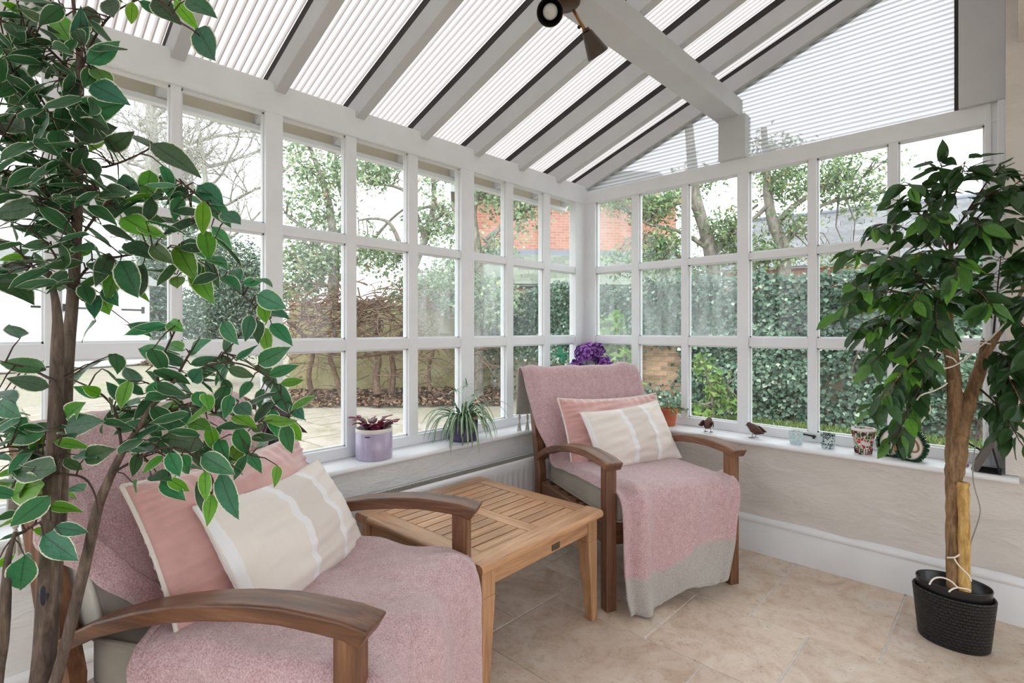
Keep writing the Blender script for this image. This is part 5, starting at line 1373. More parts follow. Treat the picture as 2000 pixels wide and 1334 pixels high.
tumbler(1.428, -0.118, 0.029, 0.033, 0.068, 'mosaic_ice', 'small pale ice-blue mosaic tea-light glass on the sill')
tumbler(1.572, -0.112, 0.028, 0.033, 0.074, 'mosaic_leopard', 'small tea-light glass with dark spotted mosaic on the sill')
t = tumbler(1.724, -0.122, 0.033, 0.048, 0.122, 'mosaic_colour', 'taller white mosaic cup with red and green pieces and dark lines')
M['dark_line'] = simple('dark_red_brown_lines', (58, 34, 34), 0.4)
MB().lathe([(0.0475, 0.112), (0.0492, 0.114), (0.0492, 0.124), (0.0468, 0.126), (0.0455, 0.122), (0.0455, 0.112)], 40).build('rim', M['rim_white'], t, True)
for k in range(22):
    a = 2 * PI * k / 22
    for (z0, z1) in ((0.078, 0.112), (0.004, 0.03)):
        p0 = Vector((math.cos(a), math.sin(a), 0)); f = lambda z: 0.033 + 0.015 * z / 0.122 + 0.0006
        MB().tube([p0 * f(z0) + Vector((0, 0, z0)), p0 * f(z1) + Vector((0, 0, z1))], 0.0016, 5).build('inlay_line', M['dark_line'], t, True)
# fringed ornament: two white and green lobes with a cord loop
t = empty('fringed_ornament', (1.875, -0.118, SZ), math.radians(-8)); tag(t, 'white ornament with dark green tufted fringe, stripes and a brown cord loop', 'ornament')
M['white_felt'] = fabric('white_felt', (226, 216, 206)); M['green_tuft'] = simple('dark_green_tufts', (22, 72, 40), 0.8, 0.35, 90); M['cord_brown'] = simple('brown_cord', (150, 104, 74), 0.8, 0.2, 120, 0.4, 200)
for (cx, cy, rx, rz_, th) in ((-0.048, 0.022, 0.046, 0.064, 0.048), (0.036, -0.006, 0.052, 0.070, 0.054)):
    def out_(a): # pear outline, narrow at the top
        s = math.sin(a); return (cx + rx * math.cos(a) * (1 - 0.28 * max(0, s)), rz_ + 0.004 + rz_ * s)
    vs = []; seg = 28; rings = 6
    for i in range(rings + 1):
        u = i / rings
        for k in range(seg):
            x, z = out_(2 * PI * k / seg); vs.append((cx + (x - cx) * math.sin(u * PI / 2 + 0.0001), cy - th * math.cos(u * PI / 2), rz_ + 0.004 + (z - rz_ - 0.004) * math.sin(u * PI / 2 + 0.0001)))
    for k in range(seg):
        x, z = out_(2 * PI * k / seg); vs.append((x * 0.98 + cx * 0.02, cy + th, z))
    fs = [(i * seg + k, i * seg + (k + 1) % seg, (i + 1) * seg + (k + 1) % seg, (i + 1) * seg + k) for i in range(rings + 1) for k in range(seg)] + [tuple(range((rings + 1) * seg, (rings + 2) * seg))]
    MB().add(vs, fs).build('felt_lobe', M['white_felt'], t, True)
    tf = MB()
    for k in range(64):
        a = 2 * PI * k / 64; x, z = out_(a); dx, dz = x - cx, z - rz_ - 0.004; l = math.hypot(dx, dz) or 1
        for s in (-2, -1, 0, 1, 2):
            q = Vector((x, cy + 0.008 * s - 0.004, max(z, 0.004))); d = Vector((dx / l, 0.5 * s, dz / l)) + Vector((rs.gauss(0, .25), rs.gauss(0, .25), rs.gauss(0, .25)))
            e = q + d.normalized() * 0.016; e.z = max(e.z, 0.001)
            tf.tube([q, e], [0.0036, 0.0012], 5)
    stuff(tf.build('fringe', M['green_tuft'], t, True))
    for off in ((0.006,) if cx < 0 else (0.004,)):
        st = MB()
        for k in range(12):
            z = 0.022 + 0.092 * k / 11; x = cx + off * (1 - 0.3 * k / 11)
            yy = cy - th * math.sqrt(max(0.05, 1 - ((x - cx) / rx) ** 2 - ((z - rz_) / (rz_ * 1.05)) ** 2 * 0.9))
            for s in range(3): st.ball((x + rs.uniform(-.004, .004), yy - 0.002, z + rs.uniform(-.003, .003)), 0.0046, 6, 4)
        stuff(st.build('tufted_stripe', M['green_tuft'], t, True))
lp_ = [Vector((0.052 + 0.020 * math.cos(a) - 0.010 * math.sin(a), -0.058 + 0.010 * math.cos(a), 0.082 + 0.032 * math.sin(a))) for a in [2 * PI * k / 18 for k in range(19)]]
MB().tube(lp_, 0.0036, 7).tube([(0.0, -0.040, 0.150), (-0.010, -0.056, 0.115), (-0.014, -0.056, 0.07), (-0.010, -0.052, 0.045)], 0.005, 7).ball((0.0, -0.034, 0.153), 0.009, 8, 5).build('cord_loop', M['cord_brown'], t, True)
MB().ball((-0.055, 0.02, 0.142), 0.007, 8, 5).build('knot', M['cord_brown'], t, True)
# leaning picture frame and shells
t = empty('picture_frame', (2.125, -0.105, SZ), 0.0); tag(t, 'dark grey picture frame leaning back at the end of the sill', 'picture frame')
M['frame_grey'] = simple('dark_grey_stained_wood', (92, 86, 82), 0.6, 0.15, 30); M['backing'] = simple('black_card_backing', (24, 24, 26), 0.8); M['print'] = simple('pale_print', (196, 192, 184), 0.4, 0.2, 12)
mt = Matrix.Rotation(math.radians(23), 4, 'Y')
fr = MB()
for lo, hi in (((-0.012, -0.075, 0.0), (0.012, -0.055, 0.155)), ((-0.012, 0.055, 0.0), (0.012, 0.075, 0.155)), ((-0.012, -0.055, 0.0), (0.012, 0.055, 0.02)), ((-0.012, -0.055, 0.135), (0.012, 0.055, 0.155))): fr.box(lo, hi, mt @ Matrix.Translation((0, 0, 0.004)), 0.002)
fr.build('frame', M['frame_grey'], t)
MB().box((-0.006, -0.056, 0.018), (-0.004, 0.056, 0.140), mt).build('picture', M['print'], t)
MB().box((0.004, -0.056, 0.018), (0.007, 0.056, 0.140), mt).build('backing', M['backing'], t)
MB().add(*hexa([Vector((0.052, -0.066, 0.12)), Vector((0.058, -0.066, 0.12)), Vector((0.058, -0.060, 0.12)), Vector((0.052, -0.060, 0.12))], [Vector((0.078, -0.066, 0.001)), Vector((0.086, -0.066, 0.001)), Vector((0.086, -0.060, 0.001)), Vector((0.078, -0.060, 0.001))])).box((0.010, -0.07, 0.0), (0.084, 0.05, 0.004)).build('stand', M['backing'], t)
M['shell_y'] = simple('yellow_shell', (220, 194, 140), 0.4, 0.2, 40); M['shell_p'] = simple('pinkish_shell', (214, 168, 150), 0.4, 0.3, 40)
for (x, y, mt_, lb, s) in ((2.035, -0.105, 'shell_y', 'yellowish sea shell next to the fig trunk on the sill', 0.012), (2.073, -0.075, 'shell_p', 'pale pink snail shell in front of the picture frame', 0.015), (2.088, -0.100, 'shell_p', 'brownish snail shell close against the picture frame foot', 0.013)):
    mb = MB()
    pts = []; rr = []
    for k in range(26):
        a = k * 0.5; q = 0.12 ** (k / 26.0)
        pts.append(Vector((s * 0.9 * q * math.cos(a), s * 0.9 * q * math.sin(a), s * (0.62 + 0.75 * (1 - q))))); rr.append(s * 0.62 * q)
    mb.tube(pts, rr, 9); o = mb.build('sea_shell', M[mt_], None, True); o.location = (x, y, SZ); tag(o, lb, 'shell')
# dark-leaved plant on the long sill behind the near armchair
t = empty('planter', (0.085, -2.30, SZ)); tag(t, 'dark purple-leaved pot plant behind the near armchair', 'potted plant')
auto_smooth(MB().lathe([(0, 0), (0.055, 0), (0.06, 0.006), (0.072, 0.105), (0.075, 0.11), (0.07, 0.11), (0.067, 0.095), (0, 0.095)], 32).build('pot', M['rim_grey'], t), 40)
M['dark_leaf'] = leaf_mat('dark_purple_leaf', False, 0.3, 0.05, 0.1)
LD = [leaf_mesh('dark_leaf', 'dark_leaf', 0.19, 0.2, 0.3, 0.15, 8), leaf_mesh('dark_leaf', 'dark_leaf', 0.16, 0.3, 0.35, -0.2, 8)]
loc = Vector((0.085, -2.30, SZ))
for k, (b0, b1, dt, c) in enumerate((((512, 850), (534, 912), -.05, (58, 56, 58)), ((505, 830), (566, 890), -.03, (62, 58, 62)), ((508, 792), (568, 822), 0, (50, 40, 46)), ((530, 800), (598, 808), .03, (74, 56, 70)), ((505, 815), (590, 828), -.04, (52, 44, 50)), ((500, 840), (455, 800), -.05, (56, 50, 56)), ((512, 800), (535, 775), .02, (46, 36, 44)), ((505, 835), (545, 850), -.06, (60, 56, 60)), ((500, 800), (470, 770), .0, (56, 48, 54)))):
    p0, p1 = P(*b0, 2.12) - loc, P(*b1, 2.12 + dt) - loc
    MB().tube([(0, 0, 0.09), (p0.x * .4, p0.y * .4, p0.z * .7), tuple(p0)], [0.004, 0.0035, 0.003], 6).build('stem', simple('pinkish_stem', (128, 74, 84), 0.6), t, True)
    o = bpy.data.objects.new('leaf', LD[k % 2]); COL.objects.link(o); o.parent = t; o.matrix_basis = leaf_frame(p0, p1, Vector((0.6, -0.4, 0.7)))[0]; o.color = (*s2l(c), 1)
# ---- radiator below the long window
rad = empty('radiator', (0.150, -1.42, 0.12)); tag(rad, 'white panel radiator with a slotted top grille under the long window', 'radiator')
M['rad'] = simple('white_radiator_enamel', (232, 233, 236), 0.35); M['grille'] = simple('grey_beige_grille', (150, 148, 140), 0.5)
Y0, Y1, H, Xf = -0.83, 0.83, 0.343, 0.098
vs = []; n = int((Y1 - Y0 - 0.10) / 0.042); cols = [(Y0, 0.0)]
y = Y0 + 0.05
for k in range(n):
    cols += [(y, 0), (y + 0.010, -0.009), (y + 0.022, -0.009), (y + 0.032, 0)]; y += 0.042
cols.append((Y1, 0))
rows = [(0.0, 0), (0.045, 0), (0.06, 1), (H - 0.075, 1), (H - 0.06, 0), (H - 0.012, 0), (H - 0.003, -0.4), (H, -1)]
for (yy, d) in cols:
    for (z, k) in rows:
        x = Xf + (d * k if k > 0 else 0) + (k * 0.006 if k < 0 else 0); vs.append((x, yy, z))
nr = len(rows)
fs = [(i * nr + j, (i + 1) * nr + j, (i + 1) * nr + j + 1, i * nr + j + 1) for i in range(len(cols) - 1) for j in range(nr - 1)]
auto_smooth(MB().add(vs, fs).build('front_panel', M['rad'], rad), 50)
MB().box((0.03, Y0, 0.005), (0.075, Y1, H - 0.02)).build('rear_panel', M['rad'], rad)
for s in (Y0, Y1 - 0.003): MB().box((0.02, s, 0.0), (Xf, s + 0.003, H), bev=0.001).build('side_panel', M['rad'], rad)
MB().box((0.016, Y0, H - 0.006), (0.022, Y1, H)).box((Xf - 0.012, Y0, H - 0.004), (Xf - 0.006, Y1, H)).build('top_edge', M['rad'], rad)
gr = MB()
yy = Y0 + 0.004
while yy < Y1:
    gr.box((0.020, yy, H - 0.008), (Xf - 0.010, yy + 0.006, H - 0.002)); yy += 0.0135
stuff(gr.build('top_grille', M['grille'], rad))
for yy in (-0.6, 0.6): MB().box((0.004, yy - 0.02, 0.05), (0.032, yy + 0.02, H - 0.06)).build('bracket', M['rad'], rad)
MB().tube([(0.05, Y1 + 0.02, 0.03), (0.05, Y1 + 0.02, -0.13)], 0.0075, 10).tube([(0.05, Y1 - 0.01, 0.03), (0.05, Y1 + 0.028, 0.03)], 0.012, 10).build('pipe', M['rad'], rad, True)
# ---- ceiling spotlight on the purlin
M['brass_dark'] = simple('aged_dark_brass', (84, 66, 50), 0.4, 0.25, 30, metal=0.6); M['brass'] = simple('aged_brass', (150, 110, 64), 0.35, 0.25, 30, metal=0.7)
M['lamp_in'] = simple('black_shade_inside', (14, 13, 13), 0.45); M['bulb'] = simple('frosted_bulb', (205, 208, 206), 0.25); M['shade'] = simple('dark_bronze_shade', (70, 58, 50), 0.45, 0.12, 20, metal=0.3)
bp = P(1118, -6, 1.925); bp.z = 2.435; bp.x = 1.035
sp_ = empty('spotlight', bp); tag(sp_, 'brass ceiling spotlight with dark cone shades under the sloping roof beam', 'ceiling light')
MB().lathe([(0, 0), (0.056, 0), (0.058, -0.004), (0.055, -0.018), (0.045, -0.028), (0.020, -0.033), (0, -0.034)], 40, mat=None).build('base_plate', M['brass_dark'], sp_, True)
def cone_lamp(arm_pts, tail, mouth, r0, r1, name):
    a = MB().tube(arm_pts, [0.0062] * len(arm_pts), 10); o = a.build('arm', M['brass'], sp_, True)
    d = (mouth - tail); l = d.length; q = d.to_track_quat('Z', 'Y').to_matrix().to_4x4(); q.translation = tail
    sh = MB().lathe([(0.0, 0.0), (r0 * 0.9, 0.0), (r0, 0.004), (r1, l), (r1 * 0.96, l)], 40, mat=q, cap=False)
    so = auto_smooth(sh.build('shade', M['shade'], sp_), 50)
    MB().lathe([(r1 * 0.965, l), (r1 * 0.93, l - 0.004), (r0 * 0.9, 0.012), (0, 0.010)], 40, mat=q, cap=False).build('shade_lining', M['lamp_in'], so, True)
    MB().lathe([(0, l * 0.45), (r1 * 0.28, l * 0.5), (r1 * 0.56, l * 0.78), (r1 * 0.56, l * 0.83), (r1 * 0.4, l * 0.87), (0.0, l * 0.885)], 28, mat=q).build('bulb', M['bulb'], so, True)
    MB().tube([q @ Vector((-0.012, 0, -0.006)), q @ Vector((0.012, 0, -0.006))], 0.0065, 10).build('swivel', M['brass_dark'], sp_, True)
    return so
def sl(x, y, t): return P(x, y, t) - bp
m1 = sl(1074, 24, 1.80); t1 = m1 + (sl(1074, 24, 1.88) - m1) * 1.0 + Vector((0.004, 0.006, 0.012))
cone_lamp([Vector((-0.01, -0.015, -0.028)), Vector((-0.02, -0.03, -0.045)), t1 + (t1 - m1).normalized() * 0.004], t1, m1, 0.020, 0.046, 'a')
t2 = sl(1146, 62, 1.885)
def rayv(x, y): return FWD + (x - 1000) / 1018 * RGT - (y - 643) / 1018 * Vector((0, 0, 1))
r_ = rayv(1168, 107); m2 = CAM + r_ * ((t2 + bp - CAM).dot(r_) / r_.dot(r_) + 0.008) - bp
cone_lamp([sl(1120, 20, 1.90), sl(1131, 40, 1.89), sl(1143, 60, 1.886)], t2, m2, 0.019, 0.041, 'b')
t3 = sl(1165, -62, 1.95); m3 = sl(1195, -95, 1.90)
cone_lamp([sl(1130, -20, 1.93), sl(1150, -45, 1.94), t3], t3, m3, 0.014, 0.044, 'c')
MB().ball(sl(1131, 53, 1.885), 0.0065, 10, 6).build('thumbscrew', M['lamp_in'], sp_, True)
# ================================================================ THE GARDEN
GZ = -0.10
def foliage_mat(name, stops, transl=0.3, rough=0.5):
    m = bpy.data.materials.new(name); m.use_nodes = True; nt = m.node_tree; b = nt.nodes['Principled BSDF']; out = nt.nodes['Material Output']
    at = N(nt, 'ShaderNodeAttribute'); at.attribute_name = 'rnd'
    r = ramp(nt, at.outputs['Fac'], [(p, s2l(c)) for p, c in stops])
    L(nt, r.outputs[0], b.inputs['Base Color']); b.inputs['Roughness'].default_value = rough
    tl = N(nt, 'ShaderNodeBsdfTranslucent'); L(nt, r.outputs[0], tl.inputs[0]); mx = N(nt, 'ShaderNodeMixShader'); mx.inputs[0].default_value = transl
    L(nt, b.outputs[0], mx.inputs[1]); L(nt, tl.outputs[0], mx.inputs[2]); L(nt, mx.outputs[0], out.inputs[0])
    return m
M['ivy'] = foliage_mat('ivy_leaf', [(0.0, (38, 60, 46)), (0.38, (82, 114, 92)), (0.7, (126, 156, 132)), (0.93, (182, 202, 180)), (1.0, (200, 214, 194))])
M['evergreen'] = foliage_mat('evergreen_leaf', [(0.0, (104, 128, 100)), (0.5, (148, 172, 136)), (0.85, (186, 202, 164)), (0.99, (212, 222, 190)), (1.0, (216, 130, 90))], 0.45)
M['laurel'] = foliage_mat('laurel_leaf', [(0.0, (84, 112, 78)), (0.5, (126, 156, 108)), (0.85, (168, 190, 140)), (0.985, (196, 210, 166)), (1.0, (226, 170, 80))], 0.45)
M['conifer'] = foliage_mat('dark_shrub_leaf', [(0.0, (64, 86, 72)), (0.5, (104, 130, 112)), (1.0, (160, 182, 158))], 0.2)
M['lime_leaf'] = foliage_mat('lime_shrub_leaf', [(0.0, (92, 132, 58)), (0.6, (136, 174, 86)), (1.0, (184, 208, 124))], 0.45)
M['grass'] = foliage_mat('grass_blade', [(0.0, (96, 122, 62)), (0.6, (132, 160, 86)), (1.0, (182, 196, 126))], 0.3, 0.8)
M['litter'] = foliage_mat('dead_leaf', [(0.0, (84, 64, 52)), (0.6, (130, 104, 86)), (1.0, (176, 148, 124))], 0.05, 0.9)
M['bark_garden'] = bark('garden_tree_bark', (92, 86, 78), (132, 126, 116), (170, 166, 156), (8, 8, 3))
M['bare_bark'] = bark('pale_bare_branch', (120, 118, 112), (158, 156, 148), (190, 190, 182), (6, 6, 2))
M['vine_bark'] = bark('brown_vine', (66, 50, 40), (108, 86, 70), (144, 120, 100), (14, 14, 5))
def leaf_cloud(name, pos, nrm, size, mat, parent, aspect=0.42, seed=1, droop=None, rnd=None):
    """many small folded leaves as one 'stuff' mesh"""
    g = np.random.default_rng(seed); n = len(pos); pos = np.asarray(pos); nrm = np.asarray(nrm, dtype=float)
    nrm /= np.maximum(np.linalg.norm(nrm, axis=1), 1e-6)[:, None]
    d = g.normal(0, 1, (n, 3)); 
    if droop is not None: d += np.asarray(droop)
    d -= nrm * (d * nrm).sum(1)[:, None]; d /= np.maximum(np.linalg.norm(d, axis=1), 1e-6)[:, None]
    s = np.cross(nrm, d); L_ = size * (0.65 + 0.7 * g.random(n))[:, None]
    fold = 0.18 * L_ * nrm
    V = np.empty((n * 4, 3)); V[0::4] = pos; V[1::4] = pos + d * L_ * 0.48 + s * L_ * aspect + fold; V[2::4] = pos + d * L_; V[3::4] = pos + d * L_ * 0.48 - s * L_ * aspect + fold
    F = np.empty((n * 2, 3), dtype=np.int32); k = np.arange(n, dtype=np.int32) * 4
    F[0::2] = np.stack([k, k + 1, k + 2], 1); F[1::2] = np.stack([k, k + 2, k + 3], 1)
    me = bpy.data.meshes.new(name); me.vertices.add(n * 4); me.vertices.foreach_set('co', V.ravel())
    me.loops.add(n * 6); me.loops.foreach_set('vertex_index', F.ravel())
    me.polygons.add(n * 2); me.polygons.foreach_set('loop_start', np.arange(0, n * 6, 3, dtype=np.int32)); me.polygons.foreach_set('loop_total', np.full(n * 2, 3, dtype=np.int32))
    r = g.random(n) if rnd is None else rnd
    at = me.attributes.new('rnd', 'FLOAT', 'POINT'); at.data.foreach_set('value', np.repeat(r, 4).astype(np.float32))
    me.materials.append(M[mat]); me.update(); me.validate()
    o = bpy.data.objects.new(name, me); COL.objects.link(o)
    if parent is not None: o.parent = parent
    return stuff(o)
def V3(v): return np.array([v.x, v.y, v.z])
def crown_points(blobs, seed, sig=0.16):
    """blobs: (centre Vector, (rx, ry, rz), clusters, leaves per cluster) -> positions, normals, cluster centres"""
    g = np.random.default_rng(seed); pos = []; nrm = []; cc = []
    Rr = np.array([V3(RGT), V3(FWD), [0, 0, 1.0]])
    for c, r, K, n in blobs:
        u = g.normal(0, 1, (K, 3)); u /= np.linalg.norm(u, axis=1)[:, None]; rad = g.random(K) ** (1 / 2.2)
        cen = V3(c) + (u * rad[:, None] * np.array(r)) @ Rr
        cc += list(cen)
        for q in cen:
            p = q + g.normal(0, sig, (n, 3)) * np.array([1, 1, 0.7]); pos.append(p)
            nn = g.normal(0, 0.7, (n, 3)) + np.array([0, 0, 0.7]); nrm.append(nn)
    return np.concatenate(pos), np.concatenate(nrm), cc
def tree(name, label, cat, trunk, limbs, blobs, leaf, size, seed, group=None, bark_='bark_garden', sig=0.16, aspect=0.3, droop=(0, 0, -0.6), conn=0.6):
    root = empty(name, trunk[0][0]); tag(root, label, cat, group); inv = Matrix.Translation(-root.location)
    limb('trunk', trunk, root, inv, bark_, 9, 0.06)
    sk = [p for p, r in poly_smooth3(trunk)]
    for l in limbs:
        limb('branch', l, root, inv, bark_, 7, 0.06); sk += [p for p, r in poly_smooth3(l)]
    if blobs:
        pos, nrm, cc = crown_points(blobs, seed, sig)
        o = leaf_cloud('foliage', pos - V3(root.location), nrm, size, leaf, root, aspect, seed, droop)
        tw = MB(); rr = random.Random(seed)
        for q in cc:
            if rr.random() > conn: continue
            q = Vector(q); b_ = min(sk, key=lambda p: (p - q).length)
            mid = b_.lerp(q, 0.5) + Vector((rr.gauss(0, .06), rr.gauss(0, .06), 0.08))
            tw.tube([inv @ b_, inv @ mid, inv @ q], [0.016, 0.010, 0.004], 5)
        stuff(tw.build('twigs', M[bark_], root, True))
    return root
def pxr(pts, t, dts=None):   # (px, py, radius m)
    return [(P(x, y, t + (dts[i] if dts else 0)), r) for i, (x, y, r) in enumerate(pts)]

# ---- ground, terrace, beds
def ground_mat():
    m, nt, b, out = newmat('mossy_ground'); v = coords(nt, 'Object')
    a = noise(nt, v, 1.3, 6, 0.65); c = noise(nt, v, 14, 5, 0.7)
    col = ramp(nt, a, [(0.3, s2l((138, 130, 118))), (0.5, s2l((152, 146, 132))), (0.68, s2l((130, 136, 94)))]).outputs[0]
    L(nt, mixc(nt, 0.5, col, ramp(nt, c, [(0.3, (0.5, 0.45, 0.38)), (0.6, (1, 1, 1))]).outputs[0], 'MULTIPLY'), b.inputs['Base Color']); b.inputs['Roughness'].default_value = 0.95
    L(nt, bump(nt, c, 0.6, 0.02), b.inputs['Normal'])
    return m
M['ground'] = ground_mat()
go = MB().box((-70, -50, GZ - 0.25), (40, 70, GZ - 0.03)).build('ground', M['ground']); struct(go)
def flag_mat():
    m, nt, b, out = newmat('mossy_flagstone'); oi = N(nt, 'ShaderNodeObjectInfo')
    tc = N(nt, 'ShaderNodeTexCoord'); ad = N(nt, 'ShaderNodeVectorMath', operation='ADD'); cb_ = N(nt, 'ShaderNodeCombineXYZ'); mu = N(nt, 'ShaderNodeMath', operation='MULTIPLY'); mu.inputs[1].default_value = 50
    L(nt, oi.outputs['Random'], mu.inputs[0]); L(nt, mu.outputs[0], cb_.inputs[0]); L(nt, mu.outputs[0], cb_.inputs[1]); L(nt, tc.outputs['Object'], ad.inputs[0]); L(nt, cb_.outputs[0], ad.inputs[1])
    a = noise(nt, ad.outputs[0], 2.2, 6, 0.65, 0.6); c = noise(nt, ad.outputs[0], 24, 5, 0.7)
    col = ramp(nt, a, [(0.28, s2l((112, 116, 72))), (0.40, s2l((144, 136, 120))), (0.62, s2l((162, 155, 145))), (0.8, s2l((140, 130, 118)))]).outputs[0]
    L(nt, mixc(nt, 0.4, col, ramp(nt, c, [(0.32, (0.55, 0.5, 0.42)), (0.58, (1, 1, 1))]).outputs[0], 'MULTIPLY'), b.inputs['Base Color']); b.inputs['Roughness'].default_value = 0.9
    L(nt, bump(nt, c, 0.4, 0.01), b.inputs['Normal'])
    return m
M['flag'] = flag_mat()
terr = MB().box((-10.2, -7.2, GZ - 0.06), (-0.17, 1.6, GZ - 0.025)).build('terrace', M['ground']); struct(terr)
rt = random.Random(2)
y = -7.0
while y < 1.5:
    h_ = rt.choice((0.6, 0.75, 0.6)); x = -0.2
    while x > -10.0:
        w = rt.choice((0.6, 0.75, 0.9, 0.6))
        if x - w < -10.1: break
        o = MB().box((-w / 2 + 0.012, -h_ / 2 + 0.012, -0.03), (w / 2 - 0.012, h_ / 2 - 0.012, 0), bev=0.006).build('flagstone', M['flag'], terr)
        o.location = (x - w / 2, y + h_ / 2, GZ + rt.uniform(-0.006, 0.004)); o.rotation_euler = (rt.uniform(-.006, .006), rt.uniform(-.006, .006), rt.uniform(-.008, .008)); x -= w
    y += h_
# ---- garden walls
def render_mat():
    m, nt, b, out = newmat('yellowish_lime_render'); v = coords(nt, 'Object'); a = noise(nt, v, 2.5, 6, 0.65); c = noise(nt, v, 26, 5, 0.7)
    col = ramp(nt, a, [(0.3, s2l((118, 112, 80))), (0.5, s2l((152, 144, 106))), (0.7, s2l((168, 162, 128)))]).outputs[0]
    L(nt, mixc(nt, 0.55, col, ramp(nt, c, [(0.34, (0.5, 0.46, 0.36)), (0.56, (1, 1, 1))]).outputs[0], 'MULTIPLY'), b.inputs['Base Color']); b.inputs['Roughness'].default_value = 0.95
    L(nt, bump(nt, c, 0.5, 0.02), b.inputs['Normal']); return m
M['lime'] = render_mat(); M['brick_y'] = simple('weathered_yellow_brick', (150, 122, 98), 0.9, 0.35, 14, 0.4, 60, rand=0.35); M['brick_core'] = simple('lime_mortar', (158, 150, 132), 0.95, 0.2, 25, 0.4, 60)
W0, W1, W2 = Vector((-7.75, 1.15, 0)), Vector((-5.3, 4.15, 0)), Vector((4.2, 4.95, 0))
def wall_seg(name, a, b_, z1, th, mat, label):
    d = (b_ - a); l = d.length; rz = math.atan2(d.y, d.x)
    root = empty(name, (a.x, a.y, GZ), rz); tag(root, label, 'wall')
    MB().box((0, 0, -0.1), (l, th, z1)).build('wall_body', mat, root)
    n = int(l / 0.45)
    for k in range(n):
        MB().box((k * l / n + 0.004, -0.03, z1), ((k + 1) * l / n - 0.004, th + 0.03, z1 + 0.06), bev=0.01).build('coping_stone', M['brick_y'], root)
    return root, l
gwA, lA = wall_seg('garden_wall', W0, W1, 1.75, 0.25, M['lime'], 'yellowish rendered garden wall behind the tangled bare vine')
gwB, lB = wall_seg('garden_wall', W1, W2, 1.78, 0.25, M['brick_core'], 'old brick garden wall mostly covered in ivy, beyond the end windows')
# individual bricks where the ivy leaves the wall bare
def wx(px, py):   # where a photo pixel's ray meets the ivy wall face, in wall coordinates
    r = FWD + (px - 1000) / 1018 * RGT - (py - 643) / 1018 * Vector((0, 0, 1)); d = (W2 - W1).normalized(); n = Vector((-d.y, d.x, 0))
    t = (W1 - CAM).dot(n) / r.dot(n); p = CAM + r * t; return (p - W1).dot(d), p.z - GZ
bx0, _ = wx(1215, 740); bx1, _ = wx(1365, 740)
BRK = [MB().box((-0.105, -0.012, -0.031), (0.105, 0.03, 0.031), bev=0.004) for _ in range(1)][0]
proto = BRK.build('brick', M['brick_y'], gwB)
k = 0; first = True
z = 0.30
row = 0
while z < 1.25:
    x = bx0 + (0.11 if row % 2 else 0)
    while x < bx1:
        o = proto if first else dup(proto, parent=gwB); first = False
        o.location = (x, 0.004 + rt.uniform(-0.006, 0.006), z); x += 0.222
    z += 0.075; row += 1
# hidden top/bottom stays mortar-coloured under the ivy
dB = (W2 - W1).normalized(); nB = Vector((dB.y, -dB.x, 0))
def ivy_on_wall():
    g = np.random.default_rng(31); n = 52000
    s = g.random(n) * (lB + 0.5) - 0.5; z = g.random(n) ** 0.9 * 2.15
    lump_ = np.array([mnoise.noise(Vector((a * 0.9, b_ * 1.1, 2.0))) + 0.5 * mnoise.noise(Vector((a * 2.6, b_ * 2.8, 5.0))) for a, b_ in zip(s, z)])
    top = np.array([2.06 + 0.16 * mnoise.noise(Vector((a * 0.8, 0, 9))) + 0.08 * mnoise.noise(Vector((a * 2.5, 0, 3))) for a in s])
    keep = (z < top)
    bare = np.exp(-(((s - (bx0 + bx1) / 2) / ((bx1 - bx0) * 0.42)) ** 4)) * np.exp(-(((z - 0.72) / 0.52) ** 4))
    keep &= (g.random(n) > bare * 1.02)
    thin = (z < 0.75) & (lump_ < -0.1) & (s > bx1 + 0.9)
    keep &= ~(thin & (g.random(n) < 0.75))
    keep &= ~((s < 2.4) & (z < 0.9 - 0.1 * s) & (g.random(n) < 0.92))
    s, z, lump_ = s[keep], z[keep], lump_[keep]; n = len(s)
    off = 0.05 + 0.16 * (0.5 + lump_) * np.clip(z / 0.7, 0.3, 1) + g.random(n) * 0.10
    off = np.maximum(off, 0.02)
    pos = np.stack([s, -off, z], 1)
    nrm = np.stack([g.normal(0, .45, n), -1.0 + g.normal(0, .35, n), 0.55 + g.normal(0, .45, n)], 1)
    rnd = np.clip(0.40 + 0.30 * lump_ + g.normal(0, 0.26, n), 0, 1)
    root = empty('ivy', (W1.x, W1.y, GZ), math.atan2(dB.y, dB.x)); tag(root, 'dense dark green ivy covering the old brick garden wall', 'ivy')
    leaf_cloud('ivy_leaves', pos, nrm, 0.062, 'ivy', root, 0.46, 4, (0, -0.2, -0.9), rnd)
    st = MB(); rr = random.Random(6)
    for k in range(26):
        x = bx1 + 0.6 + rr.random() * 3.2 if k < 20 else rr.random() * lB
        p = Vector((x, -0.10, 0.02)); pts = [p.copy()]; dx = rr.gauss(0, .25)
        for i in range(rr.randint(5, 9)):
            p = p + Vector((dx * 0.12 + rr.gauss(0, .05), rr.gauss(0, .03), rr.uniform(0.10, 0.17))); p.y = min(-0.05, max(-0.24, p.y)); pts.append(p.copy())
        q = poly_smooth3([(a, 0.013 - 0.008 * i / len(pts)) for i, a in enumerate(pts)], 1)
        st.tube([a for a, r in q], [r for a, r in q], 6)
    stuff(st.build('ivy_stems', M['vine_bark'], root, True))
ivy_on_wall()
# grass verge at the foot of the ivy
g = np.random.default_rng(8); n = 9000
s = g.random(n) * (lB - 3.0) + 3.0; pos = np.stack([s, -0.05 - g.random(n) ** 1.2 * 0.55, np.zeros(n)], 1)
root = empty('grass_verge', (W1.x, W1.y, GZ - 0.03), math.atan2(dB.y, dB.x)); tag(root, 'strip of green grass along the foot of the ivy wall', 'grass')
leaf_cloud('grass_blades', pos, np.stack([g.normal(0, 1, n), g.normal(0, 1, n), np.full(n, .2)], 1), 0.11, 'grass', root, 0.10, 9, (0, 0, 4))
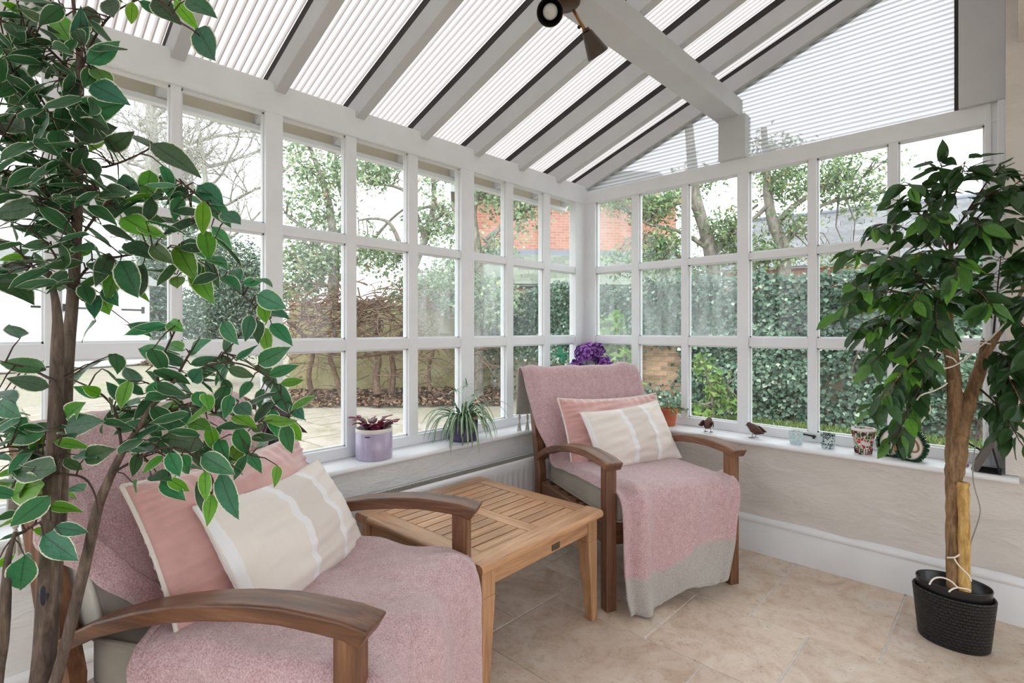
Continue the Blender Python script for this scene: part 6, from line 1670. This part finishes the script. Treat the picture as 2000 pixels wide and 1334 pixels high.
# dark bed with dead leaves at the foot of the yellow wall
dA = (W1 - W0).normalized()
bed = empty('flower_bed', (W0.x, W0.y, GZ - 0.03), math.atan2(dA.y, dA.x)); tag(bed, 'bare earth bed littered with dead leaves below the yellowish wall', 'flower bed')
M['earth'] = simple('dark_garden_earth', (90, 78, 66), 1.0, 0.35, 9, 0.7, 30)
MB().grid(lambda u, v: Vector((lA * u * 1.05, -1.1 * v, 0.015 + 0.10 * (1 - v) + 0.05 * mnoise.noise(Vector((u * 14, v * 4, 1))))), 60, 10).build('earth', M['earth'], bed, True)
n = 5000; s = g.random(n) * lA * 1.04; w = g.random(n) * 1.5
pos = np.stack([s, -w, 0.05 + 0.10 * np.clip(1 - w / 1.1, 0, 1) + g.random(n) * 0.03], 1)
leaf_cloud('dead_leaves', pos, np.stack([g.normal(0, .5, n), g.normal(0, .5, n), np.ones(n)], 1), 0.07, 'litter', bed, 0.4, 10)
# ---- tangled bare vine on the yellow wall
def vine():
    rr = random.Random(14)
    root = empty('vine', W0.lerp(W1, 0.55)); root.location.z = GZ; tag(root, 'tangled brown bare vine sprawling over the yellowish garden wall', 'climbing plant'); inv = Matrix.Translation(-root.location)
    T = 9.4
    trunks = [[(738, 772, .07), (733, 735, .065), (742, 700, .06), (728, 668, .05), (745, 630, .04), (720, 590, .03)], [(765, 770, .05), (770, 720, .05), (762, 690, .045), (785, 660, .04), (800, 620, .03)], [(612, 778, .05), (600, 730, .045), (615, 690, .04), (590, 650, .035), (560, 625, .03)],
              [(668, 778, .05), (655, 730, .045), (640, 690, .04), (660, 650, .035), (630, 610, .03), (600, 590, .02)], [(840, 765, .035), (836, 715, .03), (850, 680, .03), (838, 650, .025)], [(905, 765, .03), (915, 720, .028), (900, 690, .025), (925, 665, .02)], [(790, 690, .03), (740, 690, .03), (700, 700, .028), (650, 690, .02)]]
    sk = []
    for tr_ in trunks:
        w = pxr(tr_, T, [rr.uniform(-.15, .1) for _ in tr_]); limb('trunk', w, root, inv, 'vine_bark', 8, 0.1); sk += [p for p, r in poly_smooth3(w)]
    st = MB()
    for k in range(460):
        if k < 330: x, y = rr.gauss(685, 80), rr.gauss(610, 30)
        else: x, y = rr.uniform(560, 960), rr.gauss(690, 45)
        if y > 775: continue
        a = rr.gauss(0, 0.7) + (PI if rr.random() < .5 else 0); p = P(x, y, T - 0.25 + rr.gauss(0, .2)); pts = [p.copy()]
        d = RGT * math.cos(a) + Vector((0, 0, 1)) * math.sin(a) * 0.6
        for i in range(6):
            d = (d + RGT * rr.gauss(0, .25) + FWD * rr.gauss(0, .2) + Vector((0, 0, rr.gauss(-.05, .25)))).normalized(); p = p + d * rr.uniform(.07, .14); pts.append(p.copy())
        r0 = rr.uniform(.006, .019); st.tube([inv @ q for q in pts], [r0 * (1 - .12 * i) for i in range(7)], 5)
    stuff(st.build('tangled_stems', M['vine_bark'], root, True))
vine()
# ---- trees and shrubs: each blob is (photo x, photo y, half-width px, half-height px, distance)
def B(px_, py_, rx, ry, t, K, n, dz=0.5): return (P(px_, py_, t), (rx * t / 1018, dz, ry * t / 1018), K, n)
G = lambda px_, t: P(px_, 643 + (1.2 - GZ) / t * 1018, t)
t = 11.0
tree('holly_tree', 'airy evergreen tree with small mottled leaves rising above the tangled vine', 'tree', [(G(640, t), .14)] + pxr([(640, 690, .13), (648, 600, .12), (655, 520, .11), (650, 450, .09), (640, 380, .07), (610, 300, .04), (590, 240, .02)], t),
     [pxr([(652, 480, .06), (680, 420, .05), (660, 360, .04), (655, 300, .03)], t, [0, .2, .3, .3]), pxr([(655, 520, .06), (600, 450, .04), (560, 420, .03)], t), pxr([(648, 560, .06), (720, 480, .04), (760, 430, .03), (800, 400, .02)], t)],
     [B(610, 300, 80, 80, t, 42, 26), B(625, 420, 90, 75, t, 44, 26), B(620, 510, 90, 55, t, 48, 34), B(700, 330, 60, 60, t, 18, 24), B(590, 565, 70, 35, t, 26, 34)], 'evergreen', 0.095, 41, 'garden trees', aspect=0.32)
t = 10.6
tree('holly_tree', 'evergreen tree with arching grey branches seen through the middle of the long window', 'tree', [(G(800, t), .12)] + pxr([(800, 700, .11), (790, 620, .10), (800, 540, .09), (830, 470, .07), (850, 400, .06), (845, 345, .04)], t),
     [pxr([(800, 540, .05), (770, 440, .045), (740, 425, .03), (700, 430, .02)], t), pxr([(830, 470, .05), (800, 375, .04), (760, 360, .03), (730, 362, .02)], t), pxr([(840, 440, .05), (880, 400, .04), (820, 405, .03), (780, 425, .02)], t), pxr([(850, 400, .05), (900, 440, .04), (930, 465, .03)], t)],
     [B(735, 345, 45, 40, t, 22, 24), B(770, 300, 60, 35, t, 16, 22), B(860, 430, 50, 55, t, 30, 26), B(740, 500, 60, 45, t, 34, 34), B(850, 360, 40, 40, t, 12, 22), B(840, 570, 70, 40, t, 46, 44), B(780, 590, 40, 30, t, 20, 34)], 'evergreen', 0.09, 42, 'garden trees', aspect=0.32)
t = 9.6
tree('holly_tree', 'evergreen tree before the orange brick house near the corner of the glazing', 'tree', [(G(935, t), .10)] + pxr([(935, 690, .09), (938, 600, .08), (936, 520, .08), (932, 470, .07), (922, 410, .05), (945, 360, .03)], t),
     [pxr([(936, 500, .05), (965, 460, .04), (990, 430, .03)], t), pxr([(932, 470, .05), (905, 430, .04), (880, 400, .03)], t), pxr([(945, 470, .05), (1010, 420, .035), (1070, 390, .02)], t)],
     [B(955, 375, 45, 32, t, 28, 26), B(975, 475, 26, 26, t, 12, 26), B(1025, 385, 45, 22, t, 14, 24), B(1018, 430, 25, 36, t, 12, 26), B(1095, 390, 35, 14, t, 10, 22), B(890, 560, 40, 50, t, 40, 44), B(955, 590, 55, 45, t, 50, 46)], 'evergreen', 0.085, 43, 'garden trees', aspect=0.34)
t = 8.2
tree('laurel_tree', 'laurel with long hanging leaves and a pale forked trunk behind the third end window', 'tree', [(G(1398, t), .11)] + pxr([(1400, 640, .11), (1396, 560, .11), (1390, 500, .105), (1378, 450, .10), (1364, 410, .09), (1356, 370, .085), (1352, 320, .08), (1345, 240, .06)], t),
     [pxr([(1388, 490, .04), (1330, 450, .03), (1270, 440, .025), (1250, 430, .015)], t), pxr([(1364, 410, .04), (1320, 390, .03), (1260, 435, .02)], t), pxr([(1390, 500, .05), (1420, 470, .04), (1440, 430, .03), (1480, 400, .02)], t), pxr([(1396, 530, .03), (1320, 500, .025), (1255, 455, .012)], t)],
     [B(1290, 400, 42, 30, t, 40, 26), B(1290, 480, 45, 24, t, 32, 26), B(1375, 345, 35, 25, t, 12, 24), B(1410, 450, 35, 36, t, 32, 24), B(1330, 525, 90, 12, t, 36, 26), B(1205, 395, 30, 14, t, 8, 22), B(1215, 510, 40, 25, t, 12, 24), B(1450, 492, 40, 18, t, 22, 24)], 'laurel', 0.082, 44, 'garden trees', aspect=0.22, sig=0.13)
t = 7.8
tree('laurel_tree', 'dark-stemmed laurel with open sky between its leaves behind the right-hand end windows', 'tree', [(G(1528, t), .11)] + pxr([(1530, 620, .11), (1530, 540, .11), (1530, 480, .10), (1510, 440, .08), (1500, 390, .07), (1497, 330, .06), (1492, 250, .04)], t),
     [pxr([(1530, 480, .05), (1560, 440, .04), (1600, 400, .03), (1660, 385, .02), (1720, 378, .012)], t), pxr([(1515, 440, .05), (1550, 400, .04), (1620, 360, .03), (1690, 345, .015)], t), pxr([(1500, 400, .04), (1470, 430, .03), (1440, 440, .02)], t), pxr([(1500, 360, .04), (1540, 330, .03), (1580, 310, .02)], t)],
     [B(1525, 350, 50, 40, t, 34, 26), B(1500, 300, 60, 30, t, 18, 26), B(1630, 360, 50, 40, t, 34, 26), B(1690, 385, 45, 25, t, 18, 24), B(1640, 320, 50, 26, t, 18, 24), B(1540, 440, 40, 30, t, 18, 24), B(1500, 502, 70, 14, t, 26, 26), B(1720, 330, 35, 18, t, 6, 22), B(1640, 502, 60, 8, t, 14, 24)], 'laurel', 0.072, 45, 'garden trees', aspect=0.24, sig=0.13)
t = 12.5
tree('dark_shrub', 'dense dark green shrub between the white garage and the vine', 'shrub', [(G(435, t), .08)] + pxr([(435, 700, .07), (440, 640, .06), (435, 560, .04)], t), [], [B(440, 610, 80, 50, t, 120, 70), B(430, 520, 70, 55, t, 60, 60), B(500, 560, 55, 60, t, 60, 60), B(390, 640, 50, 30, t, 50, 60), B(480, 660, 60, 25, t, 50, 60)], 'conifer', 0.10, 46, aspect=0.2, sig=0.2)
t = 23.0
tree('dark_shrub', 'far dark evergreen at the side of the white garage', 'shrub', [(G(312, t), .12)] + pxr([(312, 680, .10), (312, 600, .08), (310, 540, .04)], t), [], [B(315, 610, 26, 60, t, 90, 70, .8), B(310, 500, 30, 50, t, 50, 60, .8), B(330, 440, 60, 50, t, 60, 50, .8)], 'conifer', 0.17, 47, aspect=0.25, sig=0.28)
t = 6.9
tree('young_shrub', 'young bright green shrub against the bare bricks below the ivy', 'shrub', [(G(1392, t), .02)] + pxr([(1392, 790, .018), (1388, 750, .014), (1372, 715, .008)], t), [pxr([(1390, 780, .012), (1420, 750, .009), (1440, 735, .006)], t)], [B(1392, 755, 26, 30, t, 14, 7, .15), B(1370, 715, 12, 16, t, 6, 6, .1), B(1420, 785, 32, 16, t, 10, 7, .15), B(1370, 800, 30, 12, t, 7, 7, .15)], 'lime_leaf', 0.11, 48, aspect=0.27, sig=0.06)
t = 5.2
tree('young_shrub', 'lime green shrub close outside the first end window behind the flowers', 'shrub', [(G(1205, t), .015)] + pxr([(1205, 790, .014), (1205, 740, .012), (1200, 700, .008)], t), [pxr([(1205, 750, .01), (1225, 712, .006)], t)], [B(1205, 700, 24, 26, t, 20, 12, .12), B(1190, 640, 22, 25, t, 12, 10, .12), B(1215, 760, 25, 20, t, 12, 10, .12)], 'lime_leaf', 0.10, 49, aspect=0.3, sig=0.05)
# bare winter trees against the sky
def bare(label, trunk, t, seed, n1, spread):
    rr = random.Random(seed); root = empty('bare_tree', G(trunk[0][0], t)); tag(root, label, 'tree', 'bare trees'); inv = Matrix.Translation(-root.location)
    w = [(G(trunk[0][0], t), trunk[0][2] * 1.1)] + pxr(trunk, t); limb('trunk', w, root, inv, 'bare_bark', 9, .05); sk = [(p, r) for p, r in poly_smooth3(w)]
    tw = MB()
    def grow(p, d, ln, r, lev):
        pts = [p.copy()]; n = 5
        for i in range(n):
            d = (d + RGT * rr.gauss(0, .16) + FWD * rr.gauss(0, .16) + Vector((0, 0, rr.gauss(.03, .14)))).normalized(); p = p + d * ln / n; pts.append(p.copy())
        rad = [r * (1 - .7 * i / n) for i in range(n + 1)]
        if lev == 0: limb('branch', list(zip(pts, rad)), root, inv, 'bare_bark', 7)
        else: tw.tube([inv @ q for q in pts], rad, 5)
        if lev < 3:
            for i in range(1, n + 1):
                for _ in range(2 if lev < 2 else 1):
                    if rr.random() < .75:
                        a = rr.gauss(0, .8); dd = (d + RGT * math.sin(a) * 1.1 + FWD * rr.gauss(0, .5) + Vector((0, 0, rr.gauss(.1, .45)))).normalized(); grow(pts[i], dd, ln * rr.uniform(.4, .62), rad[i] * .6 + .003, lev + 1)
    for k in range(n1):
        i = int(len(sk) * (0.45 + 0.5 * k / n1)); p, r = sk[min(i, len(sk) - 1)]; s = 1 if k % 2 else -1
        grow(p, (RGT * s * rr.uniform(.5, 1.2) + Vector((0, 0, rr.uniform(.2, 1.1))) + FWD * rr.gauss(0, .4)).normalized(), spread * rr.uniform(.7, 1.1), max(.03, r * .55), 0)
    stuff(tw.build('twigs', M['bare_bark'], root, True))
bare('pale bare winter tree standing beyond the garage', [(285, 640, .42), (282, 560, .38), (292, 440, .33), (300, 320, .28), (296, 220, .22), (285, 120, .15)], 25.0, 51, 11, 5.0)
bare('slender bare winter tree with drooping twigs above the dark shrub', [(425, 640, .16), (430, 560, .15), (420, 470, .13), (405, 380, .10), (395, 290, .07), (380, 200, .04)], 19.0, 52, 12, 3.6)
# ---- white garage, far off on the left
M['white_board'] = simple('white_painted_boards', (240, 241, 243), 0.6, 0.03, 6)
M['roof_far'] = simple('grey_slates', (128, 130, 128), 0.8, 0.15, 12)
A0, A1 = P(-330, 757, 12.4), G(293, 19.5); A0.z = GZ
d = (A1 - A0); d.z = 0; l = d.length; rz = math.atan2(d.y, d.x)
gar = empty('garage', (A0.x, A0.y, GZ), rz); tag(gar, 'white boarded garage with strap-hinged doors at the far end of the terrace', 'building')
Hh = 2.95
for k in range(int(l / 0.16)):
    MB().box((k * 0.16, 0.0, 0.0), (k * 0.16 + 0.152, 0.03, Hh), bev=0.006).build('board', M['white_board'], gar)
MB().box((0, 0.03, 0), (l, 4.0, Hh)).build('body', M['white_board'], gar)
MB().prism([(-0.35, Hh - 0.05), (2.0, Hh + 1.2), (4.35, Hh - 0.05)], 'x', -0.3, l + 0.3).build('roof', M['roof_far'], gar)
xs = [l - 1.55, l - 4.2, l - 6.85]
for x in xs:
    df = MB()
    df.box((x - 1.25, -0.05, 0.04), (x + 1.25, -0.004, 2.35), bev=0.01)
    dr = df.build('door', M['white_board'], gar)
    for s in (-1, 1):
        for z in (0.55, 2.0):
            hg = MB().box((x + s * 1.25 - (0.75 if s > 0 else 0), -0.075, z - 0.03), (x + s * 1.25 + (0.75 if s < 0 else 0), -0.05, z + 0.03)).box((x + s * 1.25 - 0.05, -0.08, z - 0.12), (x + s * 1.25 + 0.05, -0.05, z + 0.12))
            hg.build('strap_hinge', M['black'], dr)
lp2 = empty('leaf_pile', G(308, 20.0)); tag(lp2, 'heap of brown dead leaves in the corner by the white garage', 'leaf heap')
n = 1500; g = np.random.default_rng(12); a = g.random(n) * 6.28; r = g.random(n) ** .5
pos = np.stack([r * np.cos(a) * 1.2, r * np.sin(a) * 0.8, 0.45 * (1 - r) * g.random(n) ** .5], 1)
leaf_cloud('dead_leaves', pos, g.normal(0, .6, (n, 3)) + np.array([0, 0, 1]), 0.16, 'litter', lp2, 0.4, 13)
# ---- brick house and slate roofs beyond the wall
def wallbrick():
    m, nt, b, out = newmat('orange_brickwork'); v = coords(nt, 'Object')
    mp = N(nt, 'ShaderNodeMapping'); mp.inputs['Rotation'].default_value = (PI / 2, 0, 0); L(nt, v, mp.inputs[0])
    br = N(nt, 'ShaderNodeTexBrick'); br.inputs['Color1'].default_value = (*s2l((188, 134, 114)), 1); br.inputs['Color2'].default_value = (*s2l((172, 112, 94)), 1); br.inputs['Mortar'].default_value = (*s2l((186, 160, 144)), 1)
    br.inputs['Scale'].default_value = 1; br.inputs['Brick Width'].default_value = 0.225; br.inputs['Row Height'].default_value = 0.075; br.inputs['Mortar Size'].default_value = 0.006
    L(nt, mp.outputs[0], br.inputs['Vector']); n_ = noise(nt, v, 1.2, 4)
    L(nt, mixc(nt, 0.5, br.outputs['Color'], ramp(nt, n_, [(0.3, (0.75, 0.7, 0.68)), (0.6, (1, 1, 1))]).outputs[0], 'MULTIPLY'), b.inputs['Base Color']); b.inputs['Roughness'].default_value = 0.9
    return m
M['brickwork'] = wallbrick(); M['slate_green'] = simple('mossy_slate', (112, 120, 106), 0.8, 0.15, 10, rand=0.2); M['slate_grey'] = simple('pale_grey_slate', (116, 117, 120), 0.8, 0.2, 10, rand=0.22); M['lead'] = simple('lead_flashing', (122, 128, 140), 0.5)
def slates(parent, x0, x1, y0, z0, y1, z1, mat, w=0.30, n=None):
    """courses of overlapping slates on a slope, each slate a piece"""
    sl_ = math.hypot(y1 - y0, z1 - z0); rows = n or int(sl_ / 0.20); a = math.atan2(z1 - z0, y1 - y0)
    MB().add(*hexa([Vector((x0, y0, z0 - .05)), Vector((x1, y0, z0 - .05)), Vector((x1, y0, z0 - .01)), Vector((x0, y0, z0 - .01))], [Vector((x0, y1, z1 - .05)), Vector((x1, y1, z1 - .05)), Vector((x1, y1, z1 - .01)), Vector((x0, y1, z1 - .01))])).build('roof_deck', mat, parent)
    proto = MB().box((-w / 2 + .004, -0.02, 0), (w / 2 - .004, sl_ / rows + 0.03, 0.014)).build('slate', mat, parent); first = True
    for r in range(rows):
        x = x0 + (w / 2 if r % 2 else w)
        while x < x1:
            o = proto if first else dup(proto, parent=parent); first = False
            u = r / rows; o.location = (x, y0 + (y1 - y0) * u, z0 + (z1 - z0) * u + 0.004); o.rotation_euler = (a + 0.085, 0, 0); x += w
O = G(1100, 12.2); hs_ = empty('house', O, ANG + 0.10); tag(hs_, 'orange brick house with a mossy slate lean-to roof behind the trees', 'building')
MB().box((-2.35, 2.0, 0), (3.6, 6.0, 5.0)).build('brick_wall', M['brickwork'], hs_)
slates(hs_, -2.2, 3.6, 0.0, 2.35, 2.0, 3.30, M['slate_green'], 0.42, 8)
MB().box((-2.2, 0.15, 0), (3.6, 2.0, 2.25)).build('lean_to_wall', M['brickwork'], hs_)
MB().prism([(1.9, 3.28), (2.02, 3.42), (2.0, 3.28)], 'x', -2.2, 3.6).box((-2.25, 1.93, 3.27), (3.62, 2.0, 3.45)).build('flashing', M['lead'], hs_)
MB().prism([(1.7, 4.9), (4.0, 6.3), (6.3, 4.9)], 'x', -2.65, 3.9).build('roof', M['roof_far'], hs_)
O = G(1670, 10.5); ob = empty('outbuilding', O, ANG - 0.62); tag(ob, 'long low outbuilding with a pale grey slate roof beyond the ivy wall', 'building')
MB().box((-2.6, 0.2, 0), (4.5, 3.5, 2.75)).build('wall', M['brickwork'], ob)
slates(ob, -2.8, 4.7, 0.0, 2.65, 1.8, 4.02, M['slate_grey'], 0.45, 9)
slates(ob, -2.8, 4.7, 3.6, 2.65, 1.8, 4.02, M['slate_grey'], 0.9, 4)
MB().tube([(-2.8, 1.8, 4.05), (4.7, 1.8, 4.05)], 0.07, 10).build('ridge', M['lead'], ob, True)
